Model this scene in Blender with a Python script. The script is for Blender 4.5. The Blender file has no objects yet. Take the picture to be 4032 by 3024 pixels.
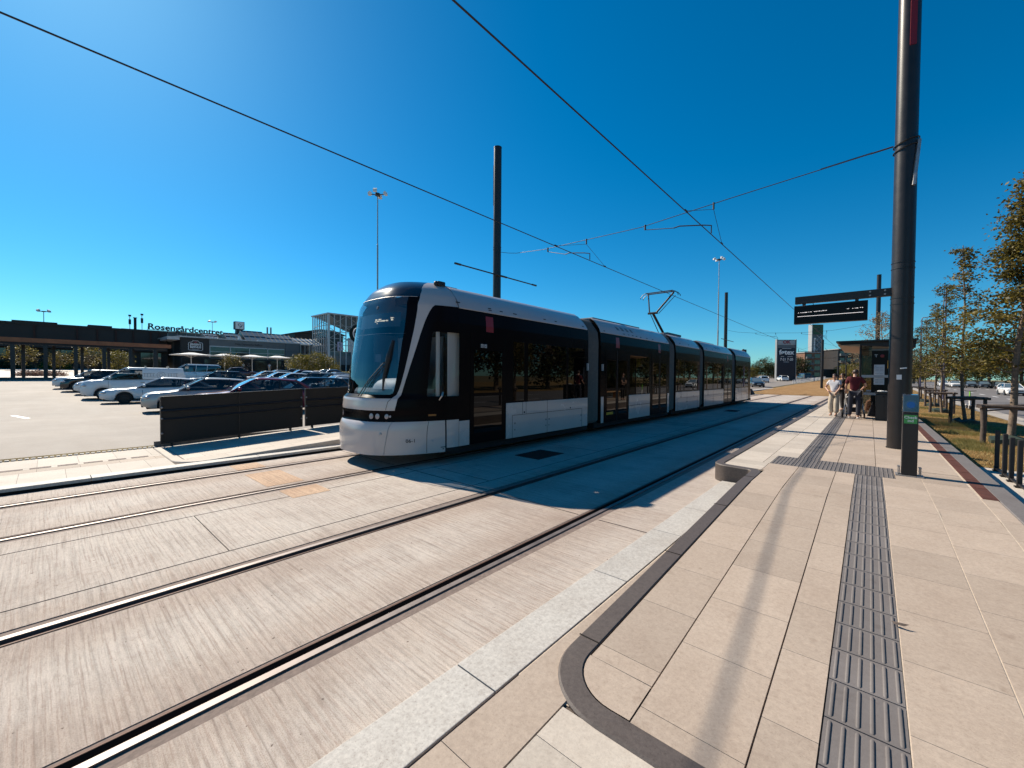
import bpy, bmesh, math, random
import numpy as np
from mathutils import Vector, Matrix
random.seed(7)
R_ = math.radians
sc = bpy.context.scene
COL = sc.collection
PI = math.pi

# ------------------------------------------------------------------ terrain
def lerp(a, b, t): return a + (b - a) * t
def interp(x, xs, ys):
    if x <= xs[0]: return ys[0]
    for i in range(1, len(xs)):
        if x <= xs[i]:
            return lerp(ys[i-1], ys[i], (x - xs[i-1]) / (xs[i] - xs[i-1]))
    return ys[-1]
def left_rise(x): return 0.03 * min(max(0, -x - 33), 87)
def far_rise(y): return 0.0125 * min(max(0, y - 60), 260)
def right_z(x): return interp(x, [1.3, 4, 5.5, 8], [0.0, -.1, -.3, -.45])
def terrain(x, y):
    if x > 1.3: return right_z(x) + far_rise(y) * (1 if y < 60 else interp(x, [4, 14], [1, .25]))
    if x < -11.6:
        a = left_rise(x) + far_rise(y)
        if x > -16 and y < 48: a += .07 * (x + 16) / 4.4
        return a
    return far_rise(y)
def ramp(y): return interp(y, [1.75, 6.2], [.05, .27])
def ramp_l(y): return interp(y, [1.75, 6.2], [.08, .27])

# ------------------------------------------------------------------ mesh building
class MB:
    def __init__(s): s.v = []; s.f = []; s.t = []
    def add(s, vs, fs, tint=None):
        o = len(s.v); s.v += [tuple(p) for p in vs]
        s.f += [tuple(i + o for i in f) for f in fs]
        s.t += [tint if tint is not None else .5] * len(fs)
        return s
    def box(s, x0, x1, y0, y1, z0, z1, tint=None):
        vs = [(x0,y0,z0),(x1,y0,z0),(x1,y1,z0),(x0,y1,z0),(x0,y0,z1),(x1,y0,z1),(x1,y1,z1),(x0,y1,z1)]
        return s.add(vs, [(0,3,2,1),(4,5,6,7),(0,1,5,4),(1,2,6,5),(2,3,7,6),(3,0,4,7)], tint)
    def obox(s, c, u, v, n, hu, hv, hn):
        c, u, v, n = Vector(c), Vector(u).normalized(), Vector(v).normalized(), Vector(n).normalized()
        vs = [c + u*a*hu + v*b*hv + n*d*hn for d in (-1,1) for a, b in ((-1,-1),(1,-1),(1,1),(-1,1))]
        return s.add(vs, [(0,3,2,1),(4,5,6,7),(0,1,5,4),(1,2,6,5),(2,3,7,6),(3,0,4,7)])
    def quad(s, a, b, c, d, tint=None): return s.add([a,b,c,d], [(0,1,2,3)], tint)
    def tube(s, pts, r, n=8, cap=True):
        pts = [Vector(p) for p in pts]
        rs = r if isinstance(r, (list, tuple)) else [r] * len(pts)
        rings = []; up = None
        for i, p in enumerate(pts):
            d = (pts[min(i+1, len(pts)-1)] - pts[max(i-1, 0)]).normalized()
            if up is None:
                a = Vector((0,0,1)) if abs(d.z) < .9 else Vector((0,1,0))
                up = d.cross(a).normalized()
            else:
                up = (up - d * up.dot(d)).normalized()
            w = d.cross(up)
            rings.append([p + (up*math.cos(2*PI*k/n) + w*math.sin(2*PI*k/n)) * rs[i] for k in range(n)])
        vs = [q for rg in rings for q in rg]; fs = []
        for i in range(len(pts)-1):
            for k in range(n):
                a = i*n+k; b = i*n+(k+1) % n
                fs.append((a, b, b+n, a+n))
        if cap:
            fs.append(tuple(range(n-1, -1, -1))); fs.append(tuple((len(pts)-1)*n+k for k in range(n)))
        return s.add(vs, fs)
    def cyl(s, c, r, z0, z1, n=24, r2=None):
        return s.tube([(c[0],c[1],z0),(c[0],c[1],z1)], [r, r if r2 is None else r2], n)
    def loft(s, rings, close=True, cap=False):
        n = len(rings[0]); vs = [q for r in rings for q in r]; fs = []
        for i in range(len(rings)-1):
            for k in range(n if close else n-1):
                a = i*n+k; b = i*n+(k+1) % n
                fs.append((a, b, b+n, a+n))
        if cap:
            fs.append(tuple(range(n-1,-1,-1))); fs.append(tuple((len(rings)-1)*n+k for k in range(n)))
        return s.add(vs, fs)
    def prism(s, poly, d):   # polygon (3d points) swept by vector d
        d = Vector(d); n = len(poly); vs = [Vector(p) for p in poly] + [Vector(p)+d for p in poly]
        fs = [tuple(range(n-1,-1,-1)), tuple(range(n, 2*n))] + [(i,(i+1)%n,(i+1)%n+n,i+n) for i in range(n)]
        return s.add(vs, fs)
    def sphere(s, c, r, nu=12, nv=8, sq=(1,1,1)):
        vs = []; fs = []
        for j in range(nv+1):
            th = PI*j/nv
            for i in range(nu):
                ph = 2*PI*i/nu
                vs.append((c[0]+r*sq[0]*math.sin(th)*math.cos(ph), c[1]+r*sq[1]*math.sin(th)*math.sin(ph), c[2]+r*sq[2]*math.cos(th)))
        for j in range(nv):
            for i in range(nu):
                a=j*nu+i; b=j*nu+(i+1)%nu
                fs.append((a,a+nu,b+nu,b))
        return s.add(vs, fs)
    def xf(s, m):
        s.v = [tuple(m @ Vector(p)) for p in s.v]; return s
    def join(s, o):
        k = len(s.v); s.v += o.v; s.f += [tuple(i+k for i in f) for f in o.f]; s.t += o.t; return s
    def mesh(s, name, smooth=None, tint=False):
        me = bpy.data.meshes.new(name); me.from_pydata(s.v, [], s.f); me.update()
        if smooth:
            me.polygons.foreach_set('use_smooth', [True]*len(me.polygons))
            if smooth < 180: me.set_sharp_from_angle(angle=R_(smooth))
        if tint:
            a = me.attributes.new('tint', 'FLOAT', 'FACE'); a.data.foreach_set('value', s.t)
        return me
    def build(s, name, mat, parent=None, smooth=None, tint=False, local=False, bevel=0, fix=True):
        if parent is not None and not local:
            r = parent
            while r.parent: r = r.parent
            ox, oy, oz = r.location
            s.v = [(a-ox, b-oy, c-oz) for a, b, c in s.v]
        me = s.mesh(name, None, tint)
        if fix or bevel:
            bm = bmesh.new(); bm.from_mesh(me)
            if fix: bmesh.ops.recalc_face_normals(bm, faces=bm.faces)
            if bevel:
                bmesh.ops.bevel(bm, geom=[e for e in bm.edges if len(e.link_faces)==2 and e.calc_face_angle(0) > .6], offset=bevel, segments=2, affect='EDGES', profile=.6)
            bm.to_mesh(me); bm.free()
        if smooth:
            me.polygons.foreach_set('use_smooth', [True]*len(me.polygons))
            if smooth < 180: me.set_sharp_from_angle(angle=R_(smooth))
        me.materials.append(mat)
        o = bpy.data.objects.new(name, me); COL.objects.link(o)
        if parent is not None: o.parent = parent
        return o

def tag(o, label=None, cat=None, group=None, kind=None):
    if label: o['label'] = label
    if cat: o['category'] = cat
    if group: o['group'] = group
    if kind: o['kind'] = kind
    return o
def thing(name, label, cat, loc=(0,0,0), rz=0, group=None):
    o = bpy.data.objects.new(name, None); COL.objects.link(o)
    o.empty_display_size = .2
    o.location = loc; o.rotation_euler = (0,0,rz)
    return tag(o, label, cat, group)
def copy_tree(o, parent=None):
    c = o.copy(); COL.objects.link(c); c.parent = parent
    for ch in list(o.children): copy_tree(ch, c)
    return c
def struct(o): o['kind'] = 'structure'; return o

def text_mb(txt, size, ext=.01, bold=0, align='CENTER', sx=1.0):
    cu = bpy.data.curves.new('text', 'FONT'); cu.body = txt; cu.size = size; cu.extrude = ext
    cu.align_x = align; cu.align_y = 'CENTER'; cu.offset = bold; cu.resolution_u = 3
    ob = bpy.data.objects.new('text', cu); COL.objects.link(ob)
    dg = bpy.context.evaluated_depsgraph_get(); me = bpy.data.meshes.new_from_object(ob.evaluated_get(dg))
    m = MB(); m.add([(v.co.x*sx, v.co.y, v.co.z) for v in me.vertices], [tuple(p.vertices) for p in me.polygons])
    bpy.data.objects.remove(ob); bpy.data.curves.remove(cu); bpy.data.meshes.remove(me)
    return m
def basis(c, u, v):
    u = Vector(u).normalized(); v = Vector(v); n = u.cross(v).normalized(); v = n.cross(u)
    return Matrix(((u.x,v.x,n.x,c[0]),(u.y,v.y,n.y,c[1]),(u.z,v.z,n.z,c[2]),(0,0,0,1)))

# ------------------------------------------------------------------ materials
def newmat(name):
    m = bpy.data.materials.new(name); m.use_nodes = True
    nt = m.node_tree; b = nt.nodes['Principled BSDF']
    return m, nt, b
def N(nt, t, **k):
    n = nt.nodes.new(t)
    for a, v in k.items():
        if a.startswith('i_'): n.inputs[a[2:].replace('_', ' ')].default_value = v
        else: setattr(n, a, v)
    return n
def mat(name, col, rough=.5, metal=0, var=0.0, scale=3.0, bump=0.0, bscale=40.0, spec=.5, coat=0, emit=None, estr=0, dirt=None):
    m, nt, b = newmat(name)
    b.inputs['Roughness'].default_value = rough; b.inputs['Metallic'].default_value = metal
    b.inputs['Specular IOR Level'].default_value = spec; b.inputs['Coat Weight'].default_value = coat
    b.inputs['Coat Roughness'].default_value = .04
    c = (*col, 1); b.inputs['Base Color'].default_value = c
    tc = N(nt, 'ShaderNodeTexCoord')
    if var:
        nz = N(nt, 'ShaderNodeTexNoise'); nz.inputs['Scale'].default_value = scale; nz.inputs['Detail'].default_value = 8; nz.inputs['Roughness'].default_value = .65
        nt.links.new(tc.outputs['Object'], nz.inputs['Vector'])
        rp = N(nt, 'ShaderNodeValToRGB'); e = rp.color_ramp.elements
        e[0].position = .3; e[1].position = .7
        e[0].color = (*[x*(1-var) for x in col], 1); e[1].color = (*[min(1, x*(1+var)) for x in col], 1)
        nt.links.new(nz.outputs['Fac'], rp.inputs['Fac']); nt.links.new(rp.outputs['Color'], b.inputs['Base Color'])
        mr = N(nt, 'ShaderNodeMapRange'); mr.inputs['To Min'].default_value = max(0, rough-.08); mr.inputs['To Max'].default_value = min(1, rough+.1)
        nt.links.new(nz.outputs['Fac'], mr.inputs['Value']); nt.links.new(mr.outputs['Result'], b.inputs['Roughness'])
    if bump:
        nb = N(nt, 'ShaderNodeTexNoise'); nb.inputs['Scale'].default_value = bscale; nb.inputs['Detail'].default_value = 5
        nt.links.new(tc.outputs['Object'], nb.inputs['Vector'])
        bp = N(nt, 'ShaderNodeBump'); bp.inputs['Strength'].default_value = bump; bp.inputs['Distance'].default_value = .02
        nt.links.new(nb.outputs['Fac'], bp.inputs['Height']); nt.links.new(bp.outputs['Normal'], b.inputs['Normal'])
    if emit:
        b.inputs['Emission Color'].default_value = (*emit, 1); b.inputs['Emission Strength'].default_value = estr
    return m
def mixrgb(nt, a, b, fac, mode='MIX'):
    n = N(nt, 'ShaderNodeMix', data_type='RGBA', blend_type=mode)
    for sock, v in ((6, a), (7, b), (0, fac)):
        if hasattr(v, 'is_output'): nt.links.new(v, n.inputs[sock])
        else: n.inputs[sock].default_value = v if not isinstance(v, tuple) else (*v, 1)[:4]
    return n.outputs[2]
def noise(nt, vec, scale, detail=6, rough=.6, stretch=None):
    if stretch:
        mp = N(nt, 'ShaderNodeMapping'); mp.inputs['Scale'].default_value = stretch
        nt.links.new(vec, mp.inputs['Vector']); vec = mp.outputs['Vector']
    n = N(nt, 'ShaderNodeTexNoise'); n.inputs['Scale'].default_value = scale; n.inputs['Detail'].default_value = detail; n.inputs['Roughness'].default_value = rough
    nt.links.new(vec, n.inputs['Vector']); return n.outputs['Fac']
def ramp_node(nt, fac, stops):
    r = N(nt, 'ShaderNodeValToRGB'); e = r.color_ramp.elements
    while len(e) < len(stops): e.new(.5)
    for i, (p, c) in enumerate(stops):
        e[i].position = p; e[i].color = (*c, 1) if len(c) == 3 else c
    nt.links.new(fac, r.inputs['Fac']); return r.outputs['Color']
def bumpn(nt, h, b, strength=.4, dist=.01, prev=None):
    n = N(nt, 'ShaderNodeBump'); n.inputs['Strength'].default_value = strength; n.inputs['Distance'].default_value = dist
    nt.links.new(h, n.inputs['Height'])
    if prev: nt.links.new(prev, n.inputs['Normal'])
    nt.links.new(n.outputs['Normal'], b.inputs['Normal']); return n.outputs['Normal']

def broom_concrete(name, base, cross=False, wear=1.0):
    m, nt, b = newmat(name)
    pos = N(nt, 'ShaderNodeNewGeometry').outputs['Position']
    warp = N(nt, 'ShaderNodeTexNoise'); warp.inputs['Scale'].default_value = .8; nt.links.new(pos, warp.inputs['Vector'])
    ad = N(nt, 'ShaderNodeVectorMath', operation='MULTIPLY_ADD'); nt.links.new(warp.outputs['Color'], ad.inputs[0]); ad.inputs[1].default_value = (.0,.05,0); nt.links.new(pos, ad.inputs[2])
    p2 = ad.outputs[0]
    st = noise(nt, p2, 3.0, 5, .7, (.35, 16, 1))
    st2 = noise(nt, p2, 7.0, 4, .6, (.25, 9, 1))
    cl = noise(nt, pos, 1.1, 8, .7)
    cl2 = noise(nt, pos, .35, 4, .6)
    fine = noise(nt, pos, 140, 3, .6)
    pit = noise(nt, pos, 22, 2, .5)
    c1 = ramp_node(nt, st, [(.28, tuple(x*.66 for x in base)), (.5, base), (.72, tuple(min(.9, x*1.18) for x in base))])
    c2 = ramp_node(nt, cl, [(.3, (.74,.69,.66)), (.52, (1,1,1)), (.75, (1.06,1.05,1.02))])
    c = mixrgb(nt, c1, c2, .85*wear, 'MULTIPLY')
    c3 = ramp_node(nt, cl2, [(.35, (.88,.83,.80)), (.65, (1.04,1.04,1.03))])
    c = mixrgb(nt, c, c3, .9, 'MULTIPLY')
    c4 = ramp_node(nt, st2, [(.38, (.70,.63,.60)), (.47, (1,1,1))])
    c = mixrgb(nt, c, c4, .6, 'MULTIPLY')
    med = ramp_node(nt, noise(nt, pos, 26, 6, .75, (.5, 1.3, 1)), [(.32, (.72,.67,.64)), (.5, (1,1,1)), (.72, (1.14,1.13,1.12))])
    c = mixrgb(nt, c, med, .7, 'MULTIPLY')
    c6 = ramp_node(nt, fine, [(.34, (.70,.66,.63)), (.5, (1,1,1)), (.7, (1.16,1.15,1.14))])
    c = mixrgb(nt, c, c6, .7, 'MULTIPLY')
    c5 = ramp_node(nt, pit, [(.235, (.30,.25,.23)), (.275, (1,1,1))])
    c = mixrgb(nt, c, c5, 1.0, 'MULTIPLY')
    sx = N(nt, 'ShaderNodeSeparateXYZ'); nt.links.new(pos, sx.inputs[0]); prev = None
    for xr in (-2.56, -4.02, -6.56, -8.05):
        d_ = N(nt, 'ShaderNodeMath', operation='ADD'); nt.links.new(sx.outputs[0], d_.inputs[0]); d_.inputs[1].default_value = -xr
        ab = N(nt, 'ShaderNodeMath', operation='ABSOLUTE'); nt.links.new(d_.outputs[0], ab.inputs[0])
        if prev is None: prev = ab.outputs[0]
        else:
            mn = N(nt, 'ShaderNodeMath', operation='MINIMUM'); nt.links.new(prev, mn.inputs[0]); nt.links.new(ab.outputs[0], mn.inputs[1]); prev = mn.outputs[0]
    jit = N(nt, 'ShaderNodeMath', operation='MULTIPLY_ADD'); nt.links.new(noise(nt, pos, 2.2, 6, .7), jit.inputs[0]); jit.inputs[1].default_value = -.5; nt.links.new(prev, jit.inputs[2])
    rs = ramp_node(nt, jit.outputs[0], [(.0, (.66,.55,.48)), (.14, (.86,.79,.74)), (.26, (1,1,1))])
    c = mixrgb(nt, c, rs, .38, 'MULTIPLY')
    oil = ramp_node(nt, noise(nt, pos, .9, 3, .5), [(.24, (.72,.68,.65)), (.32, (1,1,1))]); c = mixrgb(nt, c, oil, .7, 'MULTIPLY')
    if cross:
        stx = noise(nt, pos, 3.0, 5, .7, (14, .4, 1))
        cx = ramp_node(nt, stx, [(.35, (.82,.80,.78)), (.5, (1,1,1))])
        c = mixrgb(nt, c, cx, .6, 'MULTIPLY')
    nt.links.new(c, b.inputs['Base Color']); b.inputs['Roughness'].default_value = .85
    h = N(nt, 'ShaderNodeMath', operation='ADD'); nt.links.new(st, h.inputs[0])
    q = N(nt, 'ShaderNodeMath', operation='MULTIPLY'); nt.links.new(fine, q.inputs[0]); q.inputs[1].default_value = .35
    nt.links.new(q.outputs[0], h.inputs[1])
    bumpn(nt, h.outputs[0], b, .8, .014)
    return m
def paving(name, base, var=.1, speck=.25, rough=.8, pink=(1.0,.93,.88)):
    m, nt, b = newmat(name)
    pos = N(nt, 'ShaderNodeNewGeometry').outputs['Position']
    at = N(nt, 'ShaderNodeAttribute', attribute_name='tint').outputs['Fac']
    c = ramp_node(nt, at, [(0, tuple(x*(1-var*1.6) for x in base)), (.5, base), (1, tuple(min(.9, x*(1+var)) for x in base))])
    cl = ramp_node(nt, noise(nt, pos, 2.3, 8, .7), [(.3, (.84,.81,.79)), (.6, (1,1,1)), (.8, pink)])
    c = mixrgb(nt, c, cl, .8, 'MULTIPLY')
    sp = ramp_node(nt, noise(nt, pos, 95, 4, .75), [(.30, (.55,.50,.47)), (.43, (1,1,1)), (.60, (1,1,1)), (.72, (1.35,1.34,1.32))])
    c = mixrgb(nt, c, sp, speck, 'MULTIPLY')
    gr = ramp_node(nt, noise(nt, pos, 38, 5, .8), [(.32, (.70,.66,.64)), (.5, (1,1,1)), (.68, (1.28,1.27,1.25))])
    c = mixrgb(nt, c, gr, min(1, speck*.85), 'MULTIPLY')
    vo_ = N(nt, 'ShaderNodeTexVoronoi'); vo_.inputs['Scale'].default_value = 2.6; nt.links.new(pos, vo_.inputs['Vector'])
    gum = ramp_node(nt, vo_.outputs['Distance'], [(.030, (.60,.56,.53)), (.042, (1,1,1))])
    c = mixrgb(nt, c, gum, .6, 'MULTIPLY')
    stn = ramp_node(nt, noise(nt, pos, 5.5, 3, .5), [(.26, (.70,.66,.63)), (.33, (1,1,1))])
    c = mixrgb(nt, c, stn, .5, 'MULTIPLY')
    nt.links.new(c, b.inputs['Base Color']); b.inputs['Roughness'].default_value = rough
    bumpn(nt, noise(nt, pos, 160, 4, .7), b, .25, .006)
    return m
def asphalt(name, base, var=.2):
    m, nt, b = newmat(name)
    pos = N(nt, 'ShaderNodeNewGeometry').outputs['Position']
    c = ramp_node(nt, noise(nt, pos, .22, 9, .7), [(.3, tuple(x*(1-var) for x in base)), (.55, base), (.75, tuple(x*(1+var) for x in base))])
    s2 = ramp_node(nt, noise(nt, pos, 90, 3, .6), [(.35, (.72,.7,.68)), (.6, (1.05,1.05,1.05))])
    c = mixrgb(nt, c, s2, .6, 'MULTIPLY')
    s3 = ramp_node(nt, noise(nt, pos, .8, 6, .6, (.25, 1.6, 1)), [(.35, (.86,.83,.8)), (.6, (1,1,1))])
    c = mixrgb(nt, c, s3, .7, 'MULTIPLY')
    nt.links.new(c, b.inputs['Base Color']); b.inputs['Roughness'].default_value = .8
    bumpn(nt, noise(nt, pos, 110, 3, .7), b, .35, .01)
    return m
def ground_mat(name, a, b_, c_, scale=.8, fine=30):
    m, nt, b = newmat(name)
    pos = N(nt, 'ShaderNodeNewGeometry').outputs['Position']
    c = ramp_node(nt, noise(nt, pos, scale, 9, .72), [(.3, a), (.5, b_), (.7, c_)])
    s2 = ramp_node(nt, noise(nt, pos, fine, 5, .7), [(.3, (.55,.52,.5)), (.6, (1.1,1.08,1.0))])
    c = mixrgb(nt, c, s2, .85, 'MULTIPLY')
    nt.links.new(c, b.inputs['Base Color']); b.inputs['Roughness'].default_value = .95; b.inputs['Specular IOR Level'].default_value = .1
    bumpn(nt, noise(nt, pos, 40, 5, .8), b, .9, .05)
    return m
def leaf_mat(name, a, b_, c_, trans=.35):
    m, nt, b = newmat(name)
    at = N(nt, 'ShaderNodeAttribute', attribute_name='tint').outputs['Fac']
    c = ramp_node(nt, at, [(0, a), (.5, b_), (1, c_)])
    nt.links.new(c, b.inputs['Base Color']); b.inputs['Roughness'].default_value = .55; b.inputs['Specular IOR Level'].default_value = .3
    tr = N(nt, 'ShaderNodeBsdfTranslucent'); nt.links.new(c, tr.inputs['Color'])
    mx = N(nt, 'ShaderNodeMixShader'); mx.inputs[0].default_value = trans
    nt.links.new(b.outputs[0], mx.inputs[1]); nt.links.new(tr.outputs[0], mx.inputs[2])
    nt.links.new(mx.outputs[0], nt.nodes['Material Output'].inputs['Surface'])
    return m
def clear_glass(name, tint, refl=1.0, ior=1.5, rough=.0):
    m, nt, b = newmat(name); nt.nodes.remove(b)
    t = N(nt, 'ShaderNodeBsdfTransparent'); t.inputs['Color'].default_value = (*tint, 1)
    g = N(nt, 'ShaderNodeBsdfGlossy'); g.inputs['Roughness'].default_value = rough; g.inputs['Color'].default_value = (refl, refl, refl, 1)
    lw = N(nt, 'ShaderNodeLayerWeight'); lw.inputs['Blend'].default_value = .5
    pw = N(nt, 'ShaderNodeMath', operation='POWER'); nt.links.new(lw.outputs['Facing'], pw.inputs[0]); pw.inputs[1].default_value = 5
    f = N(nt, 'ShaderNodeMath', operation='MULTIPLY_ADD'); nt.links.new(pw.outputs[0], f.inputs[0]); r0 = ((ior-1)/(ior+1))**2
    f.inputs[1].default_value = 1-r0; f.inputs[2].default_value = r0
    mx = N(nt, 'ShaderNodeMixShader'); nt.links.new(f.outputs[0], mx.inputs[0]); nt.links.new(t.outputs[0], mx.inputs[1]); nt.links.new(g.outputs[0], mx.inputs[2])
    nt.links.new(mx.outputs[0], nt.nodes['Material Output'].inputs['Surface'])
    return m

M = {}
M['track'] = broom_concrete('brushed_concrete', (.50,.44,.39))
M['track_mid'] = broom_concrete('crosshatched_concrete', (.515,.46,.41), True)
M['slab'] = paving('beige_paving', (.405,.325,.26), .085, .55)
M['slab_pale'] = paving('pale_paving', (.50,.44,.375), .09, .5)
M['granite'] = paving('pale_granite', (.46,.435,.40), .05, .9, .7, (1,.99,.97))
M['granite_dark'] = paving('dark_granite', (.088,.070,.062), .08, 1.0, .6, (1,.95,.95))
M['granite_mid'] = paving('grey_granite', (.16,.145,.14), .08, .8, .7, (1,.95,.95))
M['tactile'] = paving('tactile_grey', (.155,.138,.132), .12, .3, .75, (1,.97,.97))
M['joint'] = mat('joint_sand', (.10,.075,.06), .95, var=.4, scale=20)
M['joint_light'] = mat('joint_pale', (.50,.41,.32), .95, var=.2, scale=20)
M['park'] = asphalt('pale_asphalt', (.265,.228,.197), .24)
M['road'] = asphalt('road_asphalt', (.17,.155,.15), .15)
M['bright'] = asphalt('bright_pavement', (.56,.50,.44), .06)
M['grass'] = ground_mat('dry_grass', (.19,.105,.035), (.29,.18,.07), (.36,.245,.115))
M['soil'] = ground_mat('far_ground', (.16,.13,.07), (.22,.17,.09), (.3,.24,.14), .1, 3)
M['track_grass'] = ground_mat('dry_track_grass', (.25,.14,.06), (.33,.195,.09), (.39,.25,.13))
M['blade'] = leaf_mat('dry_blades', (.30,.18,.06), (.42,.28,.12), (.30,.28,.09), .3)
M['rail'] = mat('rail_steel', (.22,.19,.18), .58, .9, var=.2, scale=6)
M['rail_rust'] = mat('rail_rust', (.10,.05,.035), .7, .3, var=.3, scale=30)
M['filler'] = mat('rail_filler', (.17,.125,.105), .85, var=.3, scale=14, bump=.3)
M['groove'] = mat('rail_groove', (.012,.008,.007), .9)
M['corten'] = mat('corten', (.10,.033,.020), .75, .2, var=.3, scale=9, bump=.2)
M['iron'] = mat('iron_cover', (.045,.018,.014), .75, .3, var=.3, scale=14, bump=.4)
M['pole'] = mat('anthracite_paint', (.020,.0165,.0165), .36, 0, var=.15, scale=5, spec=.4, bump=.05, bscale=90)
M['pole_dark'] = mat('dark_metal', (.012,.010,.010), .4, 0, var=.2, scale=6)
M['galv'] = mat('galvanised', (.35,.33,.32), .5, .7, var=.2, scale=12)
M['steel'] = mat('steel', (.5,.48,.46), .3, 1)
M['red'] = mat('red_paint', (.20,.006,.009), .4)
M['redsign'] = mat('red_film', (.24,.006,.010), .35)
M['tblack'] = mat('tram_black', (.0065,.0045,.005), .22, var=.12, scale=.6, spec=.05)
M['tdome'] = mat('tram_dome', (.014,.010,.013), .16, coat=.6)
M['twhite'] = mat('tram_white', (.53,.465,.43), .24, coat=.5, var=.04, scale=1.2)
M['twhite2'] = mat('tram_fairing', (.48,.42,.39), .36, coat=.25, var=.04, scale=1.0)
M['tglass'] = mat('tram_glass', (.003,.002,.0018), .012, spec=.34)
M['troof'] = mat('tram_roof', (.20,.19,.19), .6, var=.15)
M['bellow'] = mat('bellows_rubber', (.15,.135,.125), .55, var=.15, scale=8)
M['seam'] = mat('dark_seam', (.012,.009,.009), .7)
M['under'] = mat('underframe', (.012,.009,.009), .8)
M['wind'] = clear_glass('windscreen_glass', (.58,.62,.66), 1.0, 1.95)
M['cabglass'] = clear_glass('cab_glass', (.80,.78,.75), 1.0, 1.4)
M['shglass'] = clear_glass('shelter_glass', (.55,.55,.50), .9, 1.3)
M['cabwhite'] = mat('cab_lining', (.62,.61,.60), .6, var=.05)
M['cabgrey'] = mat('cab_grey', (.16,.17,.19), .6)
M['lamp'] = mat('lamp_lens', (.34,.28,.28), .12, coat=1)
M['orange'] = mat('orange_lens', (.22,.075,.01), .25, coat=.5)
M['led'] = mat('led_text', (.9,.8,.6), .5, emit=(1,.86,.62), estr=.7)
M['ledw'] = mat('led_white', (.9,.85,.8), .5, emit=(1,.9,.85), estr=.55)
M['screen'] = mat('display_panel', (.004,.003,.003), .35, spec=.2)
M['destp'] = mat('destination_panel', (.06,.066,.075), .4)
M['white'] = mat('white_paint', (.72,.70,.68), .5, var=.05)
M['paper'] = mat('paper', (.62,.60,.58), .6)
M['ink'] = mat('ink', (.03,.03,.03), .6)
M['green'] = mat('green_label', (.05,.30,.07), .4)
M['blue'] = mat('blue_reader', (.008,.045,.17), .25, coat=.4, emit=(.01,.09,.4), estr=.10)
M['fence'] = mat('fence_mesh', (.022,.017,.012), .65, .1, var=.25, scale=25, bump=.4, bscale=150)
M['wood'] = mat('soffit_wood', (.42,.24,.12), .6, var=.2, scale=4)
M['log'] = mat('weathered_log', (.085,.062,.05), .8, var=.35, scale=9, bump=.5)
M['bark'] = mat('bark', (.17,.125,.09), .9, var=.4, scale=18, bump=.8, bscale=35)
M['slat'] = mat('black_slat', (.018,.015,.015), .7, var=.3, scale=12, bump=.2)
M['leafa'] = leaf_mat('young_leaf', (.045,.036,.009), (.125,.098,.020), (.27,.205,.04))
M['leafb'] = leaf_mat('pale_leaf', (.13,.10,.06), (.24,.18,.10), (.34,.26,.16))
M['leafc'] = leaf_mat('dark_leaf', (.018,.024,.008), (.045,.05,.013), (.09,.085,.02), .25)
M['leafd'] = leaf_mat('hedge_leaf', (.06,.06,.01), (.14,.12,.015), (.24,.19,.03))
M['heath'] = leaf_mat('heather', (.09,.05,.04), (.17,.10,.08), (.25,.15,.11))
M['wire'] = mat('copper_wire', (.035,.024,.026), .5, .3)
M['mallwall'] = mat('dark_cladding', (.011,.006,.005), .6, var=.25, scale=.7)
M['mallrust'] = mat('canopy_rust', (.36,.12,.05), .7, var=.25, scale=1.2)
M['greywall'] = mat('grey_cladding', (.105,.105,.105), .5, var=.1, scale=.6)
M['bluewall'] = mat('blue_grey_cladding', (.075,.09,.10), .45, var=.1, scale=.6)
M['bglass'] = mat('shop_glass', (.02,.022,.025), .04, spec=.6)
M['towglass'] = clear_glass('tower_glass', (.80,.85,.87), .8, 1.3)
M['sky_glass'] = mat('skylight_glass', (.13,.145,.15), .2, spec=.5)
M['frame'] = mat('grey_frame', (.40,.39,.39), .45, .3)
M['roofgrey'] = mat('grey_roof', (.30,.29,.28), .8, var=.1)
M['umbrella'] = mat('parasol_cloth', (.74,.72,.69), .8)
M['brick'] = mat('brown_brick', (.19,.095,.06), .85, var=.25, scale=3)
M['letter'] = mat('sign_letter', (.03,.02,.02), .4)
M['letterw'] = mat('white_letter', (.85,.82,.80), .5)
M['purple'] = mat('lilac_letter', (.34,.30,.40), .5)
M['navy'] = mat('navy_panel', (.012,.010,.022), .4, var=.1)
M['okred'] = mat('red_letter', (.30,.02,.04), .5)
M['greenp'] = mat('green_panel', (.02,.07,.03), .6, var=.3, scale=.6)
M['tyre'] = mat('tyre', (.012,.011,.011), .8)
M['rim'] = mat('alloy_rim', (.30,.30,.31), .3, .9)
M['cglass'] = mat('car_glass', (.010,.011,.013), .03, spec=.7, coat=.5)
M['cside'] = clear_glass('car_side_glass', (.34,.36,.37), 1.0, 1.6)
M['cwind_sky'] = mat('sky_pale_windscreen', (.11,.15,.17), .04, spec=1.0, coat=1)  # pale blue base colour paints in the sky reflected on the glass
M['cplastic'] = mat('car_trim', (.014,.013,.013), .55)
M['headl'] = mat('headlamp', (.55,.55,.56), .08, .4, coat=1)
M['taill'] = mat('tail_lamp', (.30,.012,.012), .15, coat=1)
M['plate'] = mat('number_plate', (.6,.6,.58), .4)
def paint(name, c, metal=.0): return mat(name, c, .28, metal, coat=1.0, var=.03, scale=2)
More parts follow.
